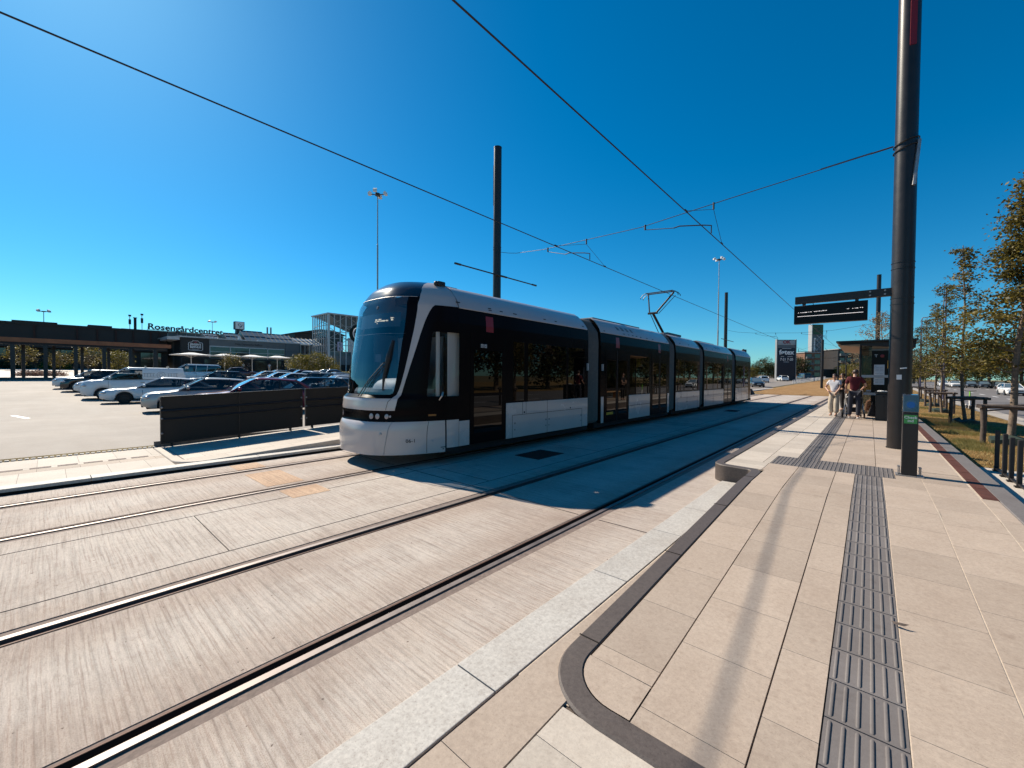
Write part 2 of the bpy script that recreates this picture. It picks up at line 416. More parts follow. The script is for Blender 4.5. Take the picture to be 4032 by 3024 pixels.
P_ = dict(white=paint('white_car_paint', (.74,.72,.70)), silver=paint('silver_paint', (.46,.44,.42), .15), red=paint('wine_paint', (.20,.010,.028)),
          dark=paint('graphite_paint', (.035,.033,.034), .3), black=paint('black_paint', (.010,.010,.012)), maroon=paint('maroon_paint', (.075,.012,.010)),
          blue=paint('steel_blue_paint', (.20,.25,.31), .4), brown=paint('brown_paint', (.075,.062,.05), .4), cream=paint('champagne_paint', (.52,.47,.41), .1))
M['skin'] = mat('skin', (.46,.26,.18), .55); M['skin2'] = mat('skin_b', (.36,.19,.13), .55)
M['hairb'] = mat('brown_hair', (.035,.018,.012), .5); M['hairg'] = mat('fair_hair', (.26,.18,.11), .5)
M['cl_white'] = mat('white_cloth', (.62,.60,.62), .9, var=.06); M['cl_sand'] = mat('sand_cloth', (.50,.42,.33), .9, var=.08)
M['cl_wine'] = mat('wine_cloth', (.085,.006,.012), .9, var=.1); M['cl_jean'] = mat('dark_denim', (.022,.024,.036), .9, var=.2)
M['cl_black'] = mat('black_cloth', (.012,.010,.011), .9); M['cl_stripe'] = mat('rose_cloth', (.32,.16,.12), .9, var=.3, scale=22)
M['shoe'] = mat('pale_shoe', (.55,.50,.46), .7); M['shoeb'] = mat('dark_shoe', (.04,.03,.03), .7)
M['bag'] = mat('green_bag', (.03,.045,.035), .5, var=.3, scale=8)
M['shade'] = mat('matt_dark_interior', (.02,.016,.015), .9)
M['lime'] = mat('lime_paint', (.22,.52,.05), .4)
M['yellow'] = mat('yellow_label', (.6,.3,.02), .5)
M['stain'] = broom_concrete('ochre_stained_concrete', (.56,.39,.26), False, .6)

exec_parts = []
# ------------------------------------------------------------------ camera, light, sky
def camera():
    f = 880*4032/2212
    Rm = [[0.7512986739997181, 0.019499573358884553, -0.6596742143551522], [0.6599156346738494, -0.01030386370675989, 0.7512690500118604], [0.007852232757386385, -0.9997567689350916, -0.020609352468960104]]
    c = bpy.data.cameras.new('camera'); o = bpy.data.objects.new('camera', c); COL.objects.link(o)
    c.sensor_width = 36; c.lens = f/4032*36; c.clip_start = .05; c.clip_end = 3000
    m = Matrix([[Rm[i][0], -Rm[i][1], -Rm[i][2], (0,0,1.69)[i]] for i in range(3)] + [[0,0,0,1]])
    o.matrix_world = m; sc.camera = o
camera()
SUN_EL = R_(39.5); SUN_DIR = Vector((-math.cos(SUN_EL), -.01*math.cos(SUN_EL), math.sin(SUN_EL))).normalized()
def lights():
    l = bpy.data.lights.new('sun', 'SUN'); l.energy = 5.0; l.angle = R_(.5); l.color = (1, .90, .75)
    o = bpy.data.objects.new('sun', l); COL.objects.link(o)
    o.rotation_euler = SUN_DIR.to_track_quat('Z', 'Y').to_euler(); o.location = (-30, 0, 30)
    w = bpy.data.worlds.new('World'); sc.world = w; w.use_nodes = True
    nt = w.node_tree; bg = nt.nodes['Background']
    s = nt.nodes.new('ShaderNodeTexSky'); s.sky_type = 'NISHITA'; s.sun_disc = False
    s.sun_elevation = SUN_EL; s.sun_rotation = math.atan2(SUN_DIR.x, SUN_DIR.y)
    s.air_density = .92; s.dust_density = .25; s.ozone_density = 3.5; s.altitude = 0
    mu = nt.nodes.new('ShaderNodeMix'); mu.data_type = 'RGBA'; mu.blend_type = 'MULTIPLY'; mu.inputs[0].default_value = 1
    mu.inputs[7].default_value = (.78, 1.28, 1.42, 1); nt.links.new(s.outputs[0], mu.inputs[6])
    h = nt.nodes.new('ShaderNodeHueSaturation'); h.inputs['Saturation'].default_value = 1.2; h.inputs['Hue'].default_value = .5; h.inputs['Value'].default_value = 1
    nt.links.new(mu.outputs[2], h.inputs['Color']); nt.links.new(h.outputs[0], bg.inputs['Color'])
    bg.inputs['Strength'].default_value = .056
    v = sc.view_settings; v.view_transform = 'Standard'; v.look = 'None'; v.exposure = .62; v.gamma = 1
lights()

# ------------------------------------------------------------------ ground
def grid_sheet(name, xs, ys, zf, m, kind='structure', smooth=True):
    b = MB(); nx = len(xs)
    b.add([(x, y, zf(x, y)) for y in ys for x in xs],
          [(j*nx+i, j*nx+i+1, (j+1)*nx+i+1, (j+1)*nx+i) for j in range(len(ys)-1) for i in range(nx-1)])
    o = b.build(name, m, smooth=180 if smooth else None, fix=False); o['kind'] = kind; return o
def rng(a, b, n): return [a + (b-a)*i/n for i in range(n+1)]
grid_sheet('ground', [-900,-500,-300,-200,-160,-120,-90,-60,-33,-20,-16,-11.7,-11.69,-5,1.35,1.36,4,5.5,8,14,30,60,120,300,900], [-400,-200,-100,-50,-20,0,10,20,30,40,47.5,47.6,60,80,100,140,180,240,320,500,900],
           lambda x, y: terrain(x, y) - (.45 if -11.695 < x < 1.355 and y < 47.55 else .03), M['soil'], smooth=False)
grid_sheet('parking_lot', [-110,-90,-75,-60,-50,-40,-33,-25,-20,-16,-13,-11.56], rng(-40, 48, 11)+[60,80,100,130], lambda x, y: terrain(x, y)+.004, M['park'])
grid_sheet('plaza', [-125,-110,-90,-75,-66.5], rng(-40, 60, 8), lambda x, y: terrain(x, y)+.012, M['bright'])
grid_sheet('far_road', [-40,-30,-20,-11.3], [45,55,60,70,80,90,100,120,150,200,260,340], lambda x, y: terrain(x, y)+.02, M['park'])
grid_sheet('road', [6.0,8,10,14,18,23], [-60,-20,0,20,40,60,80,100,140,200,280,400], lambda x, y: terrain(x, y)+.004, M['road'])
grid_sheet('grass_verge', [1.36,2.2,3.2,4,4.8], rng(11.9, 120, 30), lambda x, y: terrain(x, y)+.006, M['grass'])
grid_sheet('side_path', [1.36,2.2,3.2,4,4.8], rng(-20, 11.9, 10), lambda x, y: terrain(x, y)+.004, M['bright'])
grid_sheet('pavement', [4.8,5.2,5.7,6.0], rng(-40, 200, 40), lambda x, y: terrain(x, y)+.012, M['slab_pale'])
grid_sheet('far_verge', [23,30,45,80], [-60,0,60,100,200,400], lambda x, y: terrain(x, y)+.008, M['grass'])
grid_sheet('track_lawn', [-10.6,-8,-5.3,-3,-1.4,1.3], [47.6,60,70,80,100,140,200,300,400], lambda x, y: terrain(x, y)+.01, M['track_grass'])

def dashes(name, segs):
    b = MB()
    for x, y0, y1, w in segs:
        b.quad((x-w/2,y0,terrain(x,y0)+.012),(x+w/2,y0,terrain(x,y0)+.012),(x+w/2,y1,terrain(x,y1)+.012),(x-w/2,y1,terrain(x,y1)+.012))
    struct(b.build(name, M['white'], fix=False))
dashes('road_markings', [(11.2, 20+i*7.5, 23.2+i*7.5, .22) for i in range(-3, 18)] + [(17.0, 20+i*7.5, 23+i*7.5, .2) for i in range(-3, 18)])
mk = MB(); mk.obox((-23.7,-.7,.006),(.98,.22,0),(-.22,.98,0),(0,0,1),.95,.07,.003); struct(mk.build('parking_marking', M['white']))


# ------------------------------------------------------------------ tracks
RX = [-2.55, -4.03, -6.55, -8.06]    # gauge-side groove centres
def tracks():
    Y0, Y1 = -14, 47.6
    side = [1, -1, 1, -1]            # head lies to +x of the groove for 0 and 2
    edges = []
    for i, x in enumerate(RX):
        s = side[i]
        a, b2 = sorted((x - s*.075, x + s*.165)); edges.append((a, b2))
    xs = [-8.80, edges[3][0], edges[3][1], edges[2][0], edges[2][1], edges[1][0], edges[1][1], edges[0][0], edges[0][1], -1.745]
    names = ['track', 'track', 'track_mid', 'track', 'track']
    for k in range(5):
        b = MB(); x0, x1 = xs[2*k], xs[2*k+1]
        n = 42
        b.add([(x, y, 0) for y in rng(Y0, Y1, n) for x in (x0, x1)], [(2*j, 2*j+1, 2*j+3, 2*j+2) for j in range(n)])
        # expansion joints and lengthwise cuts as thin dark strips
        b.box(x0, x0+.02, Y0, Y1, -.09, -.002); b.box(x1-.02, x1, Y0, Y1, -.09, -.002)
        struct(b.build('track_slab', M[names[k]], fix=False))
    b = MB()
    for y in (-6.2, 4.25, 14.6, 24.8, 35.2): 
        for k in range(5): b.box(xs[2*k]+.02, xs[2*k+1]-.02, y, y+.012, -.002, .0025)
    for x in (-4.55, -5.98): b.box(x, x+.009, Y0, Y1, -.002, .0025)
    for y in rng(-13, 47, 17): b.box(-5.97, -4.56, y, y+.008, -.002, .0022)
    struct(b.build('slab_joints', M['groove']))
    b = MB(); b.box(-7.79,-6.72,2.14,2.67,-.002,.003); b.box(-8.75,-8.22,2.16,2.6,-.002,.003); b.box(-6.37,-5.86,2.18,2.7,-.002,.003)
    struct(b.build('stained_patch', M['stain']))
    labs = ['grooved rail nearest the stone kerb', 'second grooved rail from the platform, right of the wide middle strip', 'grooved rail under the tram on its platform side', 'grooved rail farthest across, beside the far raised kerb']
    for i, x in enumerate(RX):
        s = side[i]
        r = thing('tram_rail', labs[i], 'rail', (x, 17, 0), 0, 'grooved rails set in the concrete')
        def bx(a, b2, z0, z1, nm, m):
            q = MB(); lo, hi = sorted((x + s*a, x + s*b2)); q.box(lo, hi, Y0, Y1+60, z0, z1); return q.build(nm, m, r)
        bx(.030, .078, -.12, .006, 'rail_head', M['rail'])
        bx(-.034, .030, -.12, -.05, 'groove', M['groove'])
        bx(-.036, -.034, -.12, -.004, 'groove_wall', M['groove']); bx(-.052, -.036, -.12, .001, 'rail_lip', M['rail_rust'])
        bx(.078, .165, -.12, -.006, 'outer_filler', M['filler']); bx(-.075, -.052, -.12, -.004, 'inner_filler', M['filler'])
    for nm, y0, y1, x0, x1, lab in (('drain_cover', 6.5, 7.4, -5.62, -4.98, 'rusty brown square drain cover in the shade beside the tram front'), ('drain_cover', 22.2, 23.2, -5.45, -4.9, 'narrow dark drain cover far along between the tracks')):
        b = MB(); b.box(x0, x1, y0, y1, -.01, .008)
        for k in range(9): b.box(x0+.04, x1-.04, y0+.05+k*.095, y0+.09+k*.095, .008, .013)
        o = b.build(nm, M['iron']); tag(o, lab, 'drain cover')
tracks()

# ------------------------------------------------------------------ right platform
def slab_field(name, m, cols, y0, y1, step, zf, gap=.004, off=0.0, clip=None, joint=None):
    b = MB(); rnd = random.Random(len(name)*7+int(y0*10)+int(cols[0][0]*100))
    for ci, (x0, x1) in enumerate(cols):
        y = y0 - step + (off + ci*.31) % step
        while y < y1:
            a, c = max(y, y0), min(y+step, y1)
            if c - a > .02:
                A, C = a+gap*.4, c-gap*.4; X0, X1 = x0+gap, x1-gap
                t = min(1, max(0, rnd.gauss(.5, .22)))
                vs = [(X0,A,zf(A)),(X1,A,zf(A)),(X1,C,zf(C)),(X0,C,zf(C))]
                vs += [(p[0]+(-1 if i in (0,3) else 1)*.003, p[1]+(-1 if i < 2 else 1)*.003, p[2]-.03) for i, p in enumerate(vs)]
                b.add(vs, [(0,1,2,3),(4,5,1,0),(5,6,2,1),(6,7,3,2),(7,4,0,3)], t)
            y += step
    return struct(b.build(name, M[m], tint=True, fix=False))
def under_sheet(name, x0, x1, ys, zf, m, dz=-.012):
    b = MB(); b.add([(x, y, zf(y)+dz) for y in ys for x in (x0, x1)], [(2*j,2*j+1,2*j+3,2*j+2) for j in range(len(ys)-1)])
    return struct(b.build(name, M[m], fix=False))
pf0 = lambda y: .27
YS = [-12, 1.75, 2.5, 4, 5, 6.2, 20, 60]
under_sheet('platform_bed', -1.14, 1.02, [2.0, 2.5, 4, 5, 6.2, 20, 60], ramp, 'joint')
under_sheet('platform_bed', -.92, 1.02, [-12, 1.75, 2.05], ramp, 'joint')
slab_field('platform_paving', 'slab', [(-1.19,-.825)], 2.07, 6.3, .6, ramp, off=.12)
b = MB(); cc = (-.93, 2.07)
arc = [(cc[0]+.262*math.cos(R_(a)), cc[1]+.262*math.sin(R_(a))) for a in range(180, 271, 9)]
pl = arc + [(-.829,1.809),(-.829,2.066)]
b.add([(x,y,ramp(y)) for x, y in pl], [tuple(range(len(pl)))], .55); struct(b.build('platform_paving', M['slab'], tint=True, fix=False))
slab_field('platform_paving', 'slab', [(-1.195,-.825)], 6.3, 7.27, .6, ramp)
slab_field('platform_paving', 'slab_pale', [(-1.775,-1.23)], 7.27, 7.9, .32, pf0)
slab_field('platform_paving', 'slab', [(-1.23,-.825)], 7.27, 7.9, .33, pf0)
slab_field('platform_paving', 'slab', [(-.825,-.36),(-.36,-.135),(.165,.575),(.575,1.01)], 1.8, 7.9, .6, ramp, off=.12)
slab_field('platform_paving', 'slab', [(.575,1.01)], -3, 1.64, .6, ramp, off=.12)
# strip of dark joint sand left of the tactile row, pale sand right of it
b = MB()
for x, w, m in ((.5775,.012,1),(1.012,.012,1),(.168,.008,1)): 
    for j in range(len(YS)-1):
        b.quad((x-w/2,YS[j],ramp(YS[j])-.002),(x+w/2,YS[j],ramp(YS[j])-.002),(x+w/2,YS[j+1],ramp(YS[j+1])-.002),(x-w/2,YS[j+1],ramp(YS[j+1])-.002))
struct(b.build('pale_joints', M['joint_light'], fix=False))
# platform beyond the ramp
pf = lambda y: .27
slab_field('upper_paving', 'slab_pale', [(-1.775,-1.32),(-1.32,-.93)], 8.76, 48, .62, pf, off=.2)
slab_field('upper_paving', 'slab_pale', [(-1.775,-1.32),(-1.32,-1.22)], 7.9, 8.76, .45, pf)
slab_field('upper_paving', 'slab', [(-.62,-.38),(-.38,.1),(.1,.575),(.575,1.01)], 8.76, 48, .62, pf, off=.33)
slab_field('upper_paving', 'slab', [(.3,.575),(.575,1.01)], 7.9, 8.76, .62, pf, off=.33)
under_sheet('platform_bed', -1.79, -1.0, [7.25, 20, 48], pf, 'joint_light')
# tactile paving: ribbed units
def tactile(name, x0, x1, y0, y1, zf, unit, ribs, along=True):
    b = MB(); rnd = random.Random(5)
    y = y0
    while y < y1 - .01:
        t = min(1, max(0, rnd.gauss(.5, .2)))
        a, c = y+.004, min(y+unit, y1)-.004
        b.add([(x0+.003,a,zf(a)),(x1-.003,a,zf(a)),(x1-.003,c,zf(c)),(x0+.003,c,zf(c)),(x0,a-.003,zf(a)-.03),(x1,a-.003,zf(a)-.03),(x1,c+.003,zf(c)-.03),(x0,c+.003,zf(c)-.03)],
              [(0,1,2,3),(4,5,1,0),(5,6,2,1),(6,7,3,2),(7,4,0,3)], t)
        w = (x1-x0)/ribs
        for k in range(ribs):
            xc = x0 + w*(k+.5); h = .006; r = w*.17
            sec = [(-r,0),(-r*.75,h*.75),(-r*.3,h),(r*.3,h),(r*.75,h*.75),(r,0)]
            aa, cc = a+.012, c-.012
            rings = [[(xc+p*(.7 if e else 1), yy, zf(yy)+q*(0.1 if e else 1)) for p, q in sec] for yy, e in ((aa,1),(aa+.012,0),(cc-.012,0),(cc,1))]
            b.loft(rings, close=False)
            b.t[-15:] = [t]*15
        y += unit
    return struct(b.build(name, M['tactile'], tint=True, fix=False, smooth=50))
tactile('tactile_paving', -.135, .165, -2.98, 7.88, ramp, .3, 6)
for k in range(5): tactile('tactile_paving', -1.22+k*.304, -1.22+(k+1)*.304, 7.9, 8.76, pf, .43, 6)
tactile('tactile_paving', -.93, -.62, 8.76, 48, pf, .3, 6)

# dark granite kerb on the ramp, curved at both ends, rising out of the flush strip
def kerb_path():
    pts = [(.9,1.735),(.2,1.735),(-.45,1.735)]
    # first corner: from along -x to along +y, centre (-.98,2.05)
    c = (-.93, 2.07); r = .335
    for k in range(0, 11):
        a = R_(-90 - 90*k/10); pts.append((c[0]+r*math.cos(a), c[1]+r*math.sin(a)))
    pts += [(-1.265,2.6),(-1.265,3.4),(-1.265,4.4),(-1.265,5.4),(-1.265,6.2),(-1.265,6.8)]
    for k in range(1, 8):
        a = R_(90*k/7); pts.append((-1.395+.13*math.cos(a), 6.98+.20*math.sin(a)))
    for k in range(0, 9):
        a = R_(270-90*k/8); pts.append((-1.66+.20*math.cos(a), 7.44+.22*math.sin(a)))
    pts += [(-1.86,8.5),(-1.86,12),(-1.86,20),(-1.86,30),(-1.86,48)]
    return pts
def sweep_kerb(name, pts, w, zf, m, zb, inward=-1, tint=.5, cuts=()):
    n = len(pts); b = MB(); rings = []
    for i in range(n):
        p = Vector(pts[i]); a = Vector(pts[max(0,i-1)]); c = Vector(pts[min(n-1,i+1)])
        d = (c-a).normalized(); nn = Vector((-d.y, d.x))
        o = p + nn*w/2; q = p - nn*w/2; z = zf(p.y)
        rings.append([(o.x,o.y,zb),(o.x,o.y,z-.012),(o.x-nn.x*.012,o.y-nn.y*.012,z),(q.x+nn.x*.006,q.y+nn.y*.006,z),(q.x,q.y,z-.006),(q.x,q.y,zb)])
    b.loft(rings, close=False)
    return struct(b.build(name, M[m], tint=True, smooth=35))
kp = kerb_path()
sweep_kerb('kerb', kp, .138, lambda y: ramp(y)+.006, 'granite_dark', -.2)
b = MB()
for (x, y, a) in ((-.45,1.735,0),(-1.265,2.18,90),(-1.265,3.6,90),(-1.265,5.1,90),(-1.265,6.6,90),(-1.86,8.2,90),(-1.86,10,90),(-1.86,12,90)):
    ca, sa = math.cos(R_(a)), math.sin(R_(a)); z = ramp(y)+.0075
    b.obox((x,y,z),(ca,sa,0),(-sa,ca,0),(0,0,1),.004,.068,.002)
struct(b.build('kerb_joints', M['groove']))
# flush pale strip and the flush paving outside the kerb
b = MB(); rnd = random.Random(2); y = -9.0
ys = [-9,-7.3,-5.6,-3.9,-2.2,-.6,1.52,3.05,4.3,5.3,7.06]
for j in range(len(ys)-1):
    b.box(-1.735, -1.435, ys[j]+.004, ys[j+1]-.004, -.1, .045 + .0*j, rnd.random())
struct(b.build('stone_strip', M['granite'], tint=True, bevel=.004))
slab_field('lower_paving', 'slab', [(-1.42,-1.12)], 1.15, 2.2, 2.0, lambda y: .046)
slab_field('lower_paving', 'slab', [(-1.42,-1.12),(-1.12,-.62),(-.62,-.12),(-.12,.4)], -2.5, 1.15, .62, lambda y: .045, off=.24)
slab_field('lower_paving', 'slab_pale', [(-1.12,-.62),(-.62,-.12),(-.12,.4)], 1.15, 1.675, .62, lambda y: .045, off=.31)
under_sheet('platform_bed', -1.43, .5, [-9, 1.7], lambda y: .045, 'joint'); under_sheet('platform_bed', -1.43, -1.1, [1.7, 6.4], lambda y: .042, 'joint_light', -.004)
slab_field('lower_paving', 'slab', [(-1.42,-1.30)], 2.2, 6.2, 1.6, lambda y: .043)
b = MB(); b.box(-1.93, -1.79, 7.5, 48, -.2, .2); struct(b.build('platform_wall', M['granite_dark'], tint=True))
# right edge: corten channel, grey kerb
b = MB(); b.box(1.035, 1.165, 7.3, 48, .2, .274)
for k in range(60): b.box(1.045, 1.155, 7.35+k*.6, 7.36+k*.6, .274, .2765)
struct(b.build('drain_channel', M['corten']))
sweep_kerb('kerb', [(1.255,y) for y in (-9,1.75,3,4.5,6.2,10,20,48)], .19, lambda y: ramp(y)+.004, 'granite_mid', -.3)
slab_field('platform_paving', 'slab', [(1.015,1.16)], -3, 7.3, .6, ramp, off=.3)
b = MB(); b.box(1.165, 1.18, 7.3, 48, .1, .266); b.box(1.02, 1.035, 7.3, 48, .1, .268); struct(b.build('pale_joints', M['joint_light']))
under_sheet('platform_bed', .98, 1.2, YS, ramp, 'joint')

# ------------------------------------------------------------------ left platform
def left_platform():
    b = MB(); rnd = random.Random(4)
    ys = [-14,-11.5,-9,-6.6,-4.2,-1.9,.42,2.7,5.0,7.4,9.8,13,18,24,30,36,42,47.6]
    for j in range(len(ys)-1): b.box(-9.12, -8.86, ys[j]+.004, ys[j+1]-.004, .035, .085, rnd.random())
    struct(b.build('stone_strip', M['granite'], tint=True, bevel=.005))
    b = MB(); b.box(-9.12,-8.885,-14,47.6,-.15,.034); struct(b.build('shade_base', M['groove']))  # kerb face set back and coloured near-black, shade under the strip painted in
    b = MB(); b.box(-8.885,-8.79,-14,47.6,-.15,-.03); struct(b.build('shade_gap', M['groove']))  # recess in near-black, carries the strip's cast shadow in its colour
    fl = lambda y: .08
    slab_field('crossing_paving', 'slab_pale', [(-11.52,-10.52),(-10.05,-9.13)], -12, 1.46, .49, fl, off=.1)
    slab_field('crossing_paving', 'slab_pale', [(-10.52,-10.36)], -12, 1.46, .31, fl, off=.1)
    slab_field('crossing_paving', 'slab', [(-10.36,-10.05)], -12, 1.46, .49, fl, off=.1)
    under_sheet('platform_bed', -11.6, -9.1, [-14, 1.7], fl, 'joint')
    b = MB()
    for k in range(20):
        y = -4.9 + k*.31
        b.box(-10.5, -10.38, y+.03, y+.27, .07, .083)
    struct(b.build('drain_slots', M['iron']))
    b = MB()
    for k in range(150): b.box(-11.6, -11.53, -10+k*.077, -10+k*.077+.05, .0, .1, random.random())
    struct(b.build('sett_edge', M['granite'], tint=True))
    # raised ramp with rounded corner
    pts = [(-11.55,1.56),(-10.6,1.56)] + [(-9.62+.42*math.cos(a), 1.98+.42*math.sin(a)) for a in [R_(-90+9*k) for k in range(11)]] + [(-9.2,2.6),(-9.2,4),(-9.2,5),(-9.2,6.4),(-9.0,7.2),(-8.86,8),(-8.86,20),(-8.86,47)]
    sweep_kerb('kerb', [(x,y) for x, y in pts[::-1]], .17, lambda y: ramp_l(y)+.004, 'slab_pale', -.1)
    slab_field('ramp_paving', 'slab_pale', [(-11.6,-11.1),(-11.1,-10.6),(-10.6,-10.1),(-10.1,-9.6),(-9.6,-9.28)], 1.66, 47, .6, ramp_l)
    under_sheet('platform_bed', -11.62, -9.2, [1.6, 2.5, 4, 6.2, 20, 47.6], ramp_l, 'joint')
    b = MB(); b.box(-11.66, -11.62, 1.5, 47.6, -.3, .20); struct(b.build('ramp_wall', M['granite_mid'], tint=True))
left_platform()
# ------------------------------------------------------------------ tram
XC = -7.3
NZ=[0,.28,.38,.69,.80,.85,.95,1.06,1.25,1.32,1.6,1.91,2.37,2.64,2.91,3.04,3.19,3.34,3.42,3.52,3.58,3.62]
NN=[3.72,3.72,3.71,3.71,3.74,3.78,3.79,3.77,3.79,3.87,3.90,3.95,4.04,4.09,4.13,4.16,4.24,4.34,4.43,4.58,4.85,5.2]
HZ=[0,2.7,3.0,3.2,3.35,3.45,3.52,3.58,3.62]; HW=[1.325,1.325,1.30,1.2,1.06,.9,.72,.5,.2]
YE = 5.25
def nose_n(z): return interp(z, NZ, NN)
def half_w(z): return interp(z, HZ, HW)
def plan(t, q=3.0, m=1.3):
    t = min(1, abs(t)); return 1-(1-t**q)**(1/m)
def nose_pt(t, z, off=0):
    hw = half_w(z); k = min(1, abs(t))**5
    n = lerp(nose_n(z), interp(z, [0,.6,1.2,1.9,2.4,2.91,3.62], [3.74,3.76,3.84,3.95,4.04,4.13,4.13]) if z < 2.91 else nose_n(z), k)
    L = min(1.4, YE-n)
    return (XC+t*hw, n+L*plan(t)-off, z)
def nose_surface():
    zs = sorted(set([round(.24+.04*i, 3) for i in range(84)] + [.80,.82,.835,.85,1.04,1.26,3.16,3.5,3.52,3.54,3.56,3.58,3.6,3.61,3.618]))
    zs = [z for z in zs if z <= 3.618]
    ts = [math.sin(PI/2*u) for u in rng(-1, 1, 96)]
    P = []
    for z in zs:
        row = [nose_pt(t, z) for t in ts]
        hw = half_w(z); yl = row[0][1]
        ext = [yl + (YE-yl)*k/4 for k in range(1, 5)]
        row = [(XC-hw, y, z) for y in ext[::-1]] + row + [(XC+hw, y, z) for y in ext]
        P.append(row)
    tris = []
    n = len(P[0])
    for j in range(len(P)-1):
        for i in range(n-1):
            a, b, c, d = P[j][i], P[j][i+1], P[j+1][i+1], P[j+1][i]
            tris.append((a, b, c)); tris.append((a, c, d))
    return tris
def split(tris, f):
    ins, out = [], []
    for t in tris:
        v = [f(p) for p in t]; s = [x < 0 for x in v]
        if all(s): ins.append(t); continue
        if not any(s): out.append(t); continue
        k = [i for i in range(3) if s[i] != s[(i+1)%3] and s[i] != s[(i+2)%3]][0]
        a, b, c = t[k], t[(k+1)%3], t[(k+2)%3]; va, vb, vc = v[k], v[(k+1)%3], v[(k+2)%3]
        ab = tuple(lerp(a[i], b[i], va/(va-vb)) for i in range(3)); ac = tuple(lerp(a[i], c[i], va/(va-vc)) for i in range(3))
        A, B = (ins, out) if s[k] else (out, ins)
        A.append((a, ab, ac)); B.append((ab, b, c)); B.append((ab, c, ac))
    return ins, out
def tri_obj(name, tris, m, parent, off=0.0, thick=0):
    bm = bmesh.new(); r = parent
    while r.parent: r = r.parent
    o = r.location; cache = {}
    for t in tris:
        vs = []
        for p in t:
            k = (round(p[0],4), round(p[1],4), round(p[2],4))
            if k not in cache: cache[k] = bm.verts.new((p[0]-o[0], p[1]-o[1], p[2]-o[2]))
            vs.append(cache[k])
        if len(set(vs)) == 3:
            try: bm.faces.new(vs)
            except ValueError: pass
    bmesh.ops.recalc_face_normals(bm, faces=bm.faces)
    bm.normal_update()
    # make sure normals look outward (away from tram axis at y=7)
    s = 0
    for f in bm.faces:
        c = f.calc_center_median(); s += f.normal.dot(Vector((c.x, c.y-(7-o[1])*1.0, (c.z-1.6)*.3)))*f.calc_area()
    if s < 0: bmesh.ops.reverse_faces(bm, faces=bm.faces)
    if off:
        bm.normal_update()
        for v in bm.verts: v.co += v.normal*off
    me = bpy.data.meshes.new(name); bm.to_mesh(me); bm.free()
    me.polygons.foreach_set('use_smooth', [True]*len(me.polygons)); me.set_sharp_from_angle(angle=R_(40))
    me.materials.append(m); ob = bpy.data.objects.new(name, me); COL.objects.link(ob); ob.parent = parent; return ob
VO_Z=[1.0,1.26,1.31,1.41,1.53,1.76,1.95,2.18,2.38,2.55,2.76,2.90,3.0,3.1,3.2,3.28,3.36,3.43,3.49,3.54,3.58,3.62]; VO=[.83,.83,.855,.88,.90,.925,.94,.955,.968,.98,.988,.988,.98,.962,.93,.89,.835,.77,.695,.615,.53,.40]
VI_Z=[.9,1.02,1.14,1.32,1.5,1.65,1.89,2.05,2.22,2.44,2.59,2.73,2.87,2.96,3.03,3.1]; VI=[.87,.88,.895,.91,.935,.955,.985,1.005,1.025,1.05,1.07,1.09,1.11,1.13,1.16,1.4]
def vo(z): return interp(z, VO_Z, VO)
def vi(z): return interp(z, VI_Z, VI)
def av(p): return abs(p[0]-XC)

TR = thing('tram', 'long black and white tram standing on the far track with its pantograph raised', 'tram', (XC, 18.1, 0))
def nose_parts(T, mirror=False):
    tris = nose_surface()
    mid = 36.1
    def fin(t):
        return [tuple((p[0], mid-p[1], p[2]) for p in q) for q in t] if mirror else t
    bump, rest = split(tris, lambda p: p[2]-.835)
    band, rest = split(rest, lambda p: p[2]-1.04)
    # the band carries on as the black side
    low, up = split(rest, lambda p: p[2]-1.26)
    nosew, side1 = split(low, lambda p: av(p)-vi(p[2]))
    front, flank = split(up, lambda p: av(p)-vo(p[2]))
    frame, side2 = split(flank, lambda p: min(av(p)-vi(p[2]), 3.0-p[2]) if True else 0)
    wind, dome = split(front, lambda p: p[2]-3.16)
    border, glass = split(wind, lambda p: -max(p[0]-XC-(vo(p[2])-.11*interp(p[2],[1.3,2.3,3.2],[.5,1,1.3])), XC-p[0]-(vo(p[2])-.03), 1.325-p[2]))
    def win(p):
        y0 = interp(p[2], [1.28, 2.5], [4.62, 4.74]); l = p[0] < XC
        return max((4.45 if l else y0)-p[1], (5.24 if l else 5.42)-5.42+p[1]-5.42 if False else p[1]-5.42, 1.29-p[2], p[2]-(2.98 if l else 2.5))
    cabw, side2 = split(side2, win)
    sides = side1 + side2
    bump, rear_ = split(bump, lambda p: p[1]-4.945)
    gap_, rear_ = split(rear_, lambda p: p[1]-4.975)
    under_, corner = split(rear_, lambda p: p[2]-.31)
    tri_obj('front_bumper', fin(bump), M['twhite'], T)
    tri_obj('corner_panel', fin(corner), M['twhite'], T); tri_obj('bumper_recess', fin(gap_+under_), M['under'], T)
    tri_obj('headlight_band', fin(band), M['tblack'], T)
    tri_obj('nose_panel', fin(nosew), M['twhite'], T)
    for q in (1, -1): tri_obj('front_frame', fin([t for t in frame if (t[0][0]+t[1][0]+t[2][0]-3*XC)*q > 0]), M['twhite2'], T, .004)
    tri_obj('windscreen_border', fin(border), M['tblack'], T)
    tri_obj('windscreen', fin(glass), M['wind'] if not mirror else M['tglass'], T)
    tri_obj('roof_dome', fin(dome), M['tdome'], T)
    for q in (1, -1):
        tri_obj('cab_side', fin([t for t in sides if (t[0][0]+t[1][0]+t[2][0]-3*XC)*q > 0]), M['tblack'], T)
        tri_obj('cab_window', fin([t for t in cabw if (t[0][0]+t[1][0]+t[2][0]-3*XC)*q > 0]), M['cabglass'] if (not mirror and q > 0) else M['tglass'], T)
nose_parts(TR); nose_parts(TR, True)

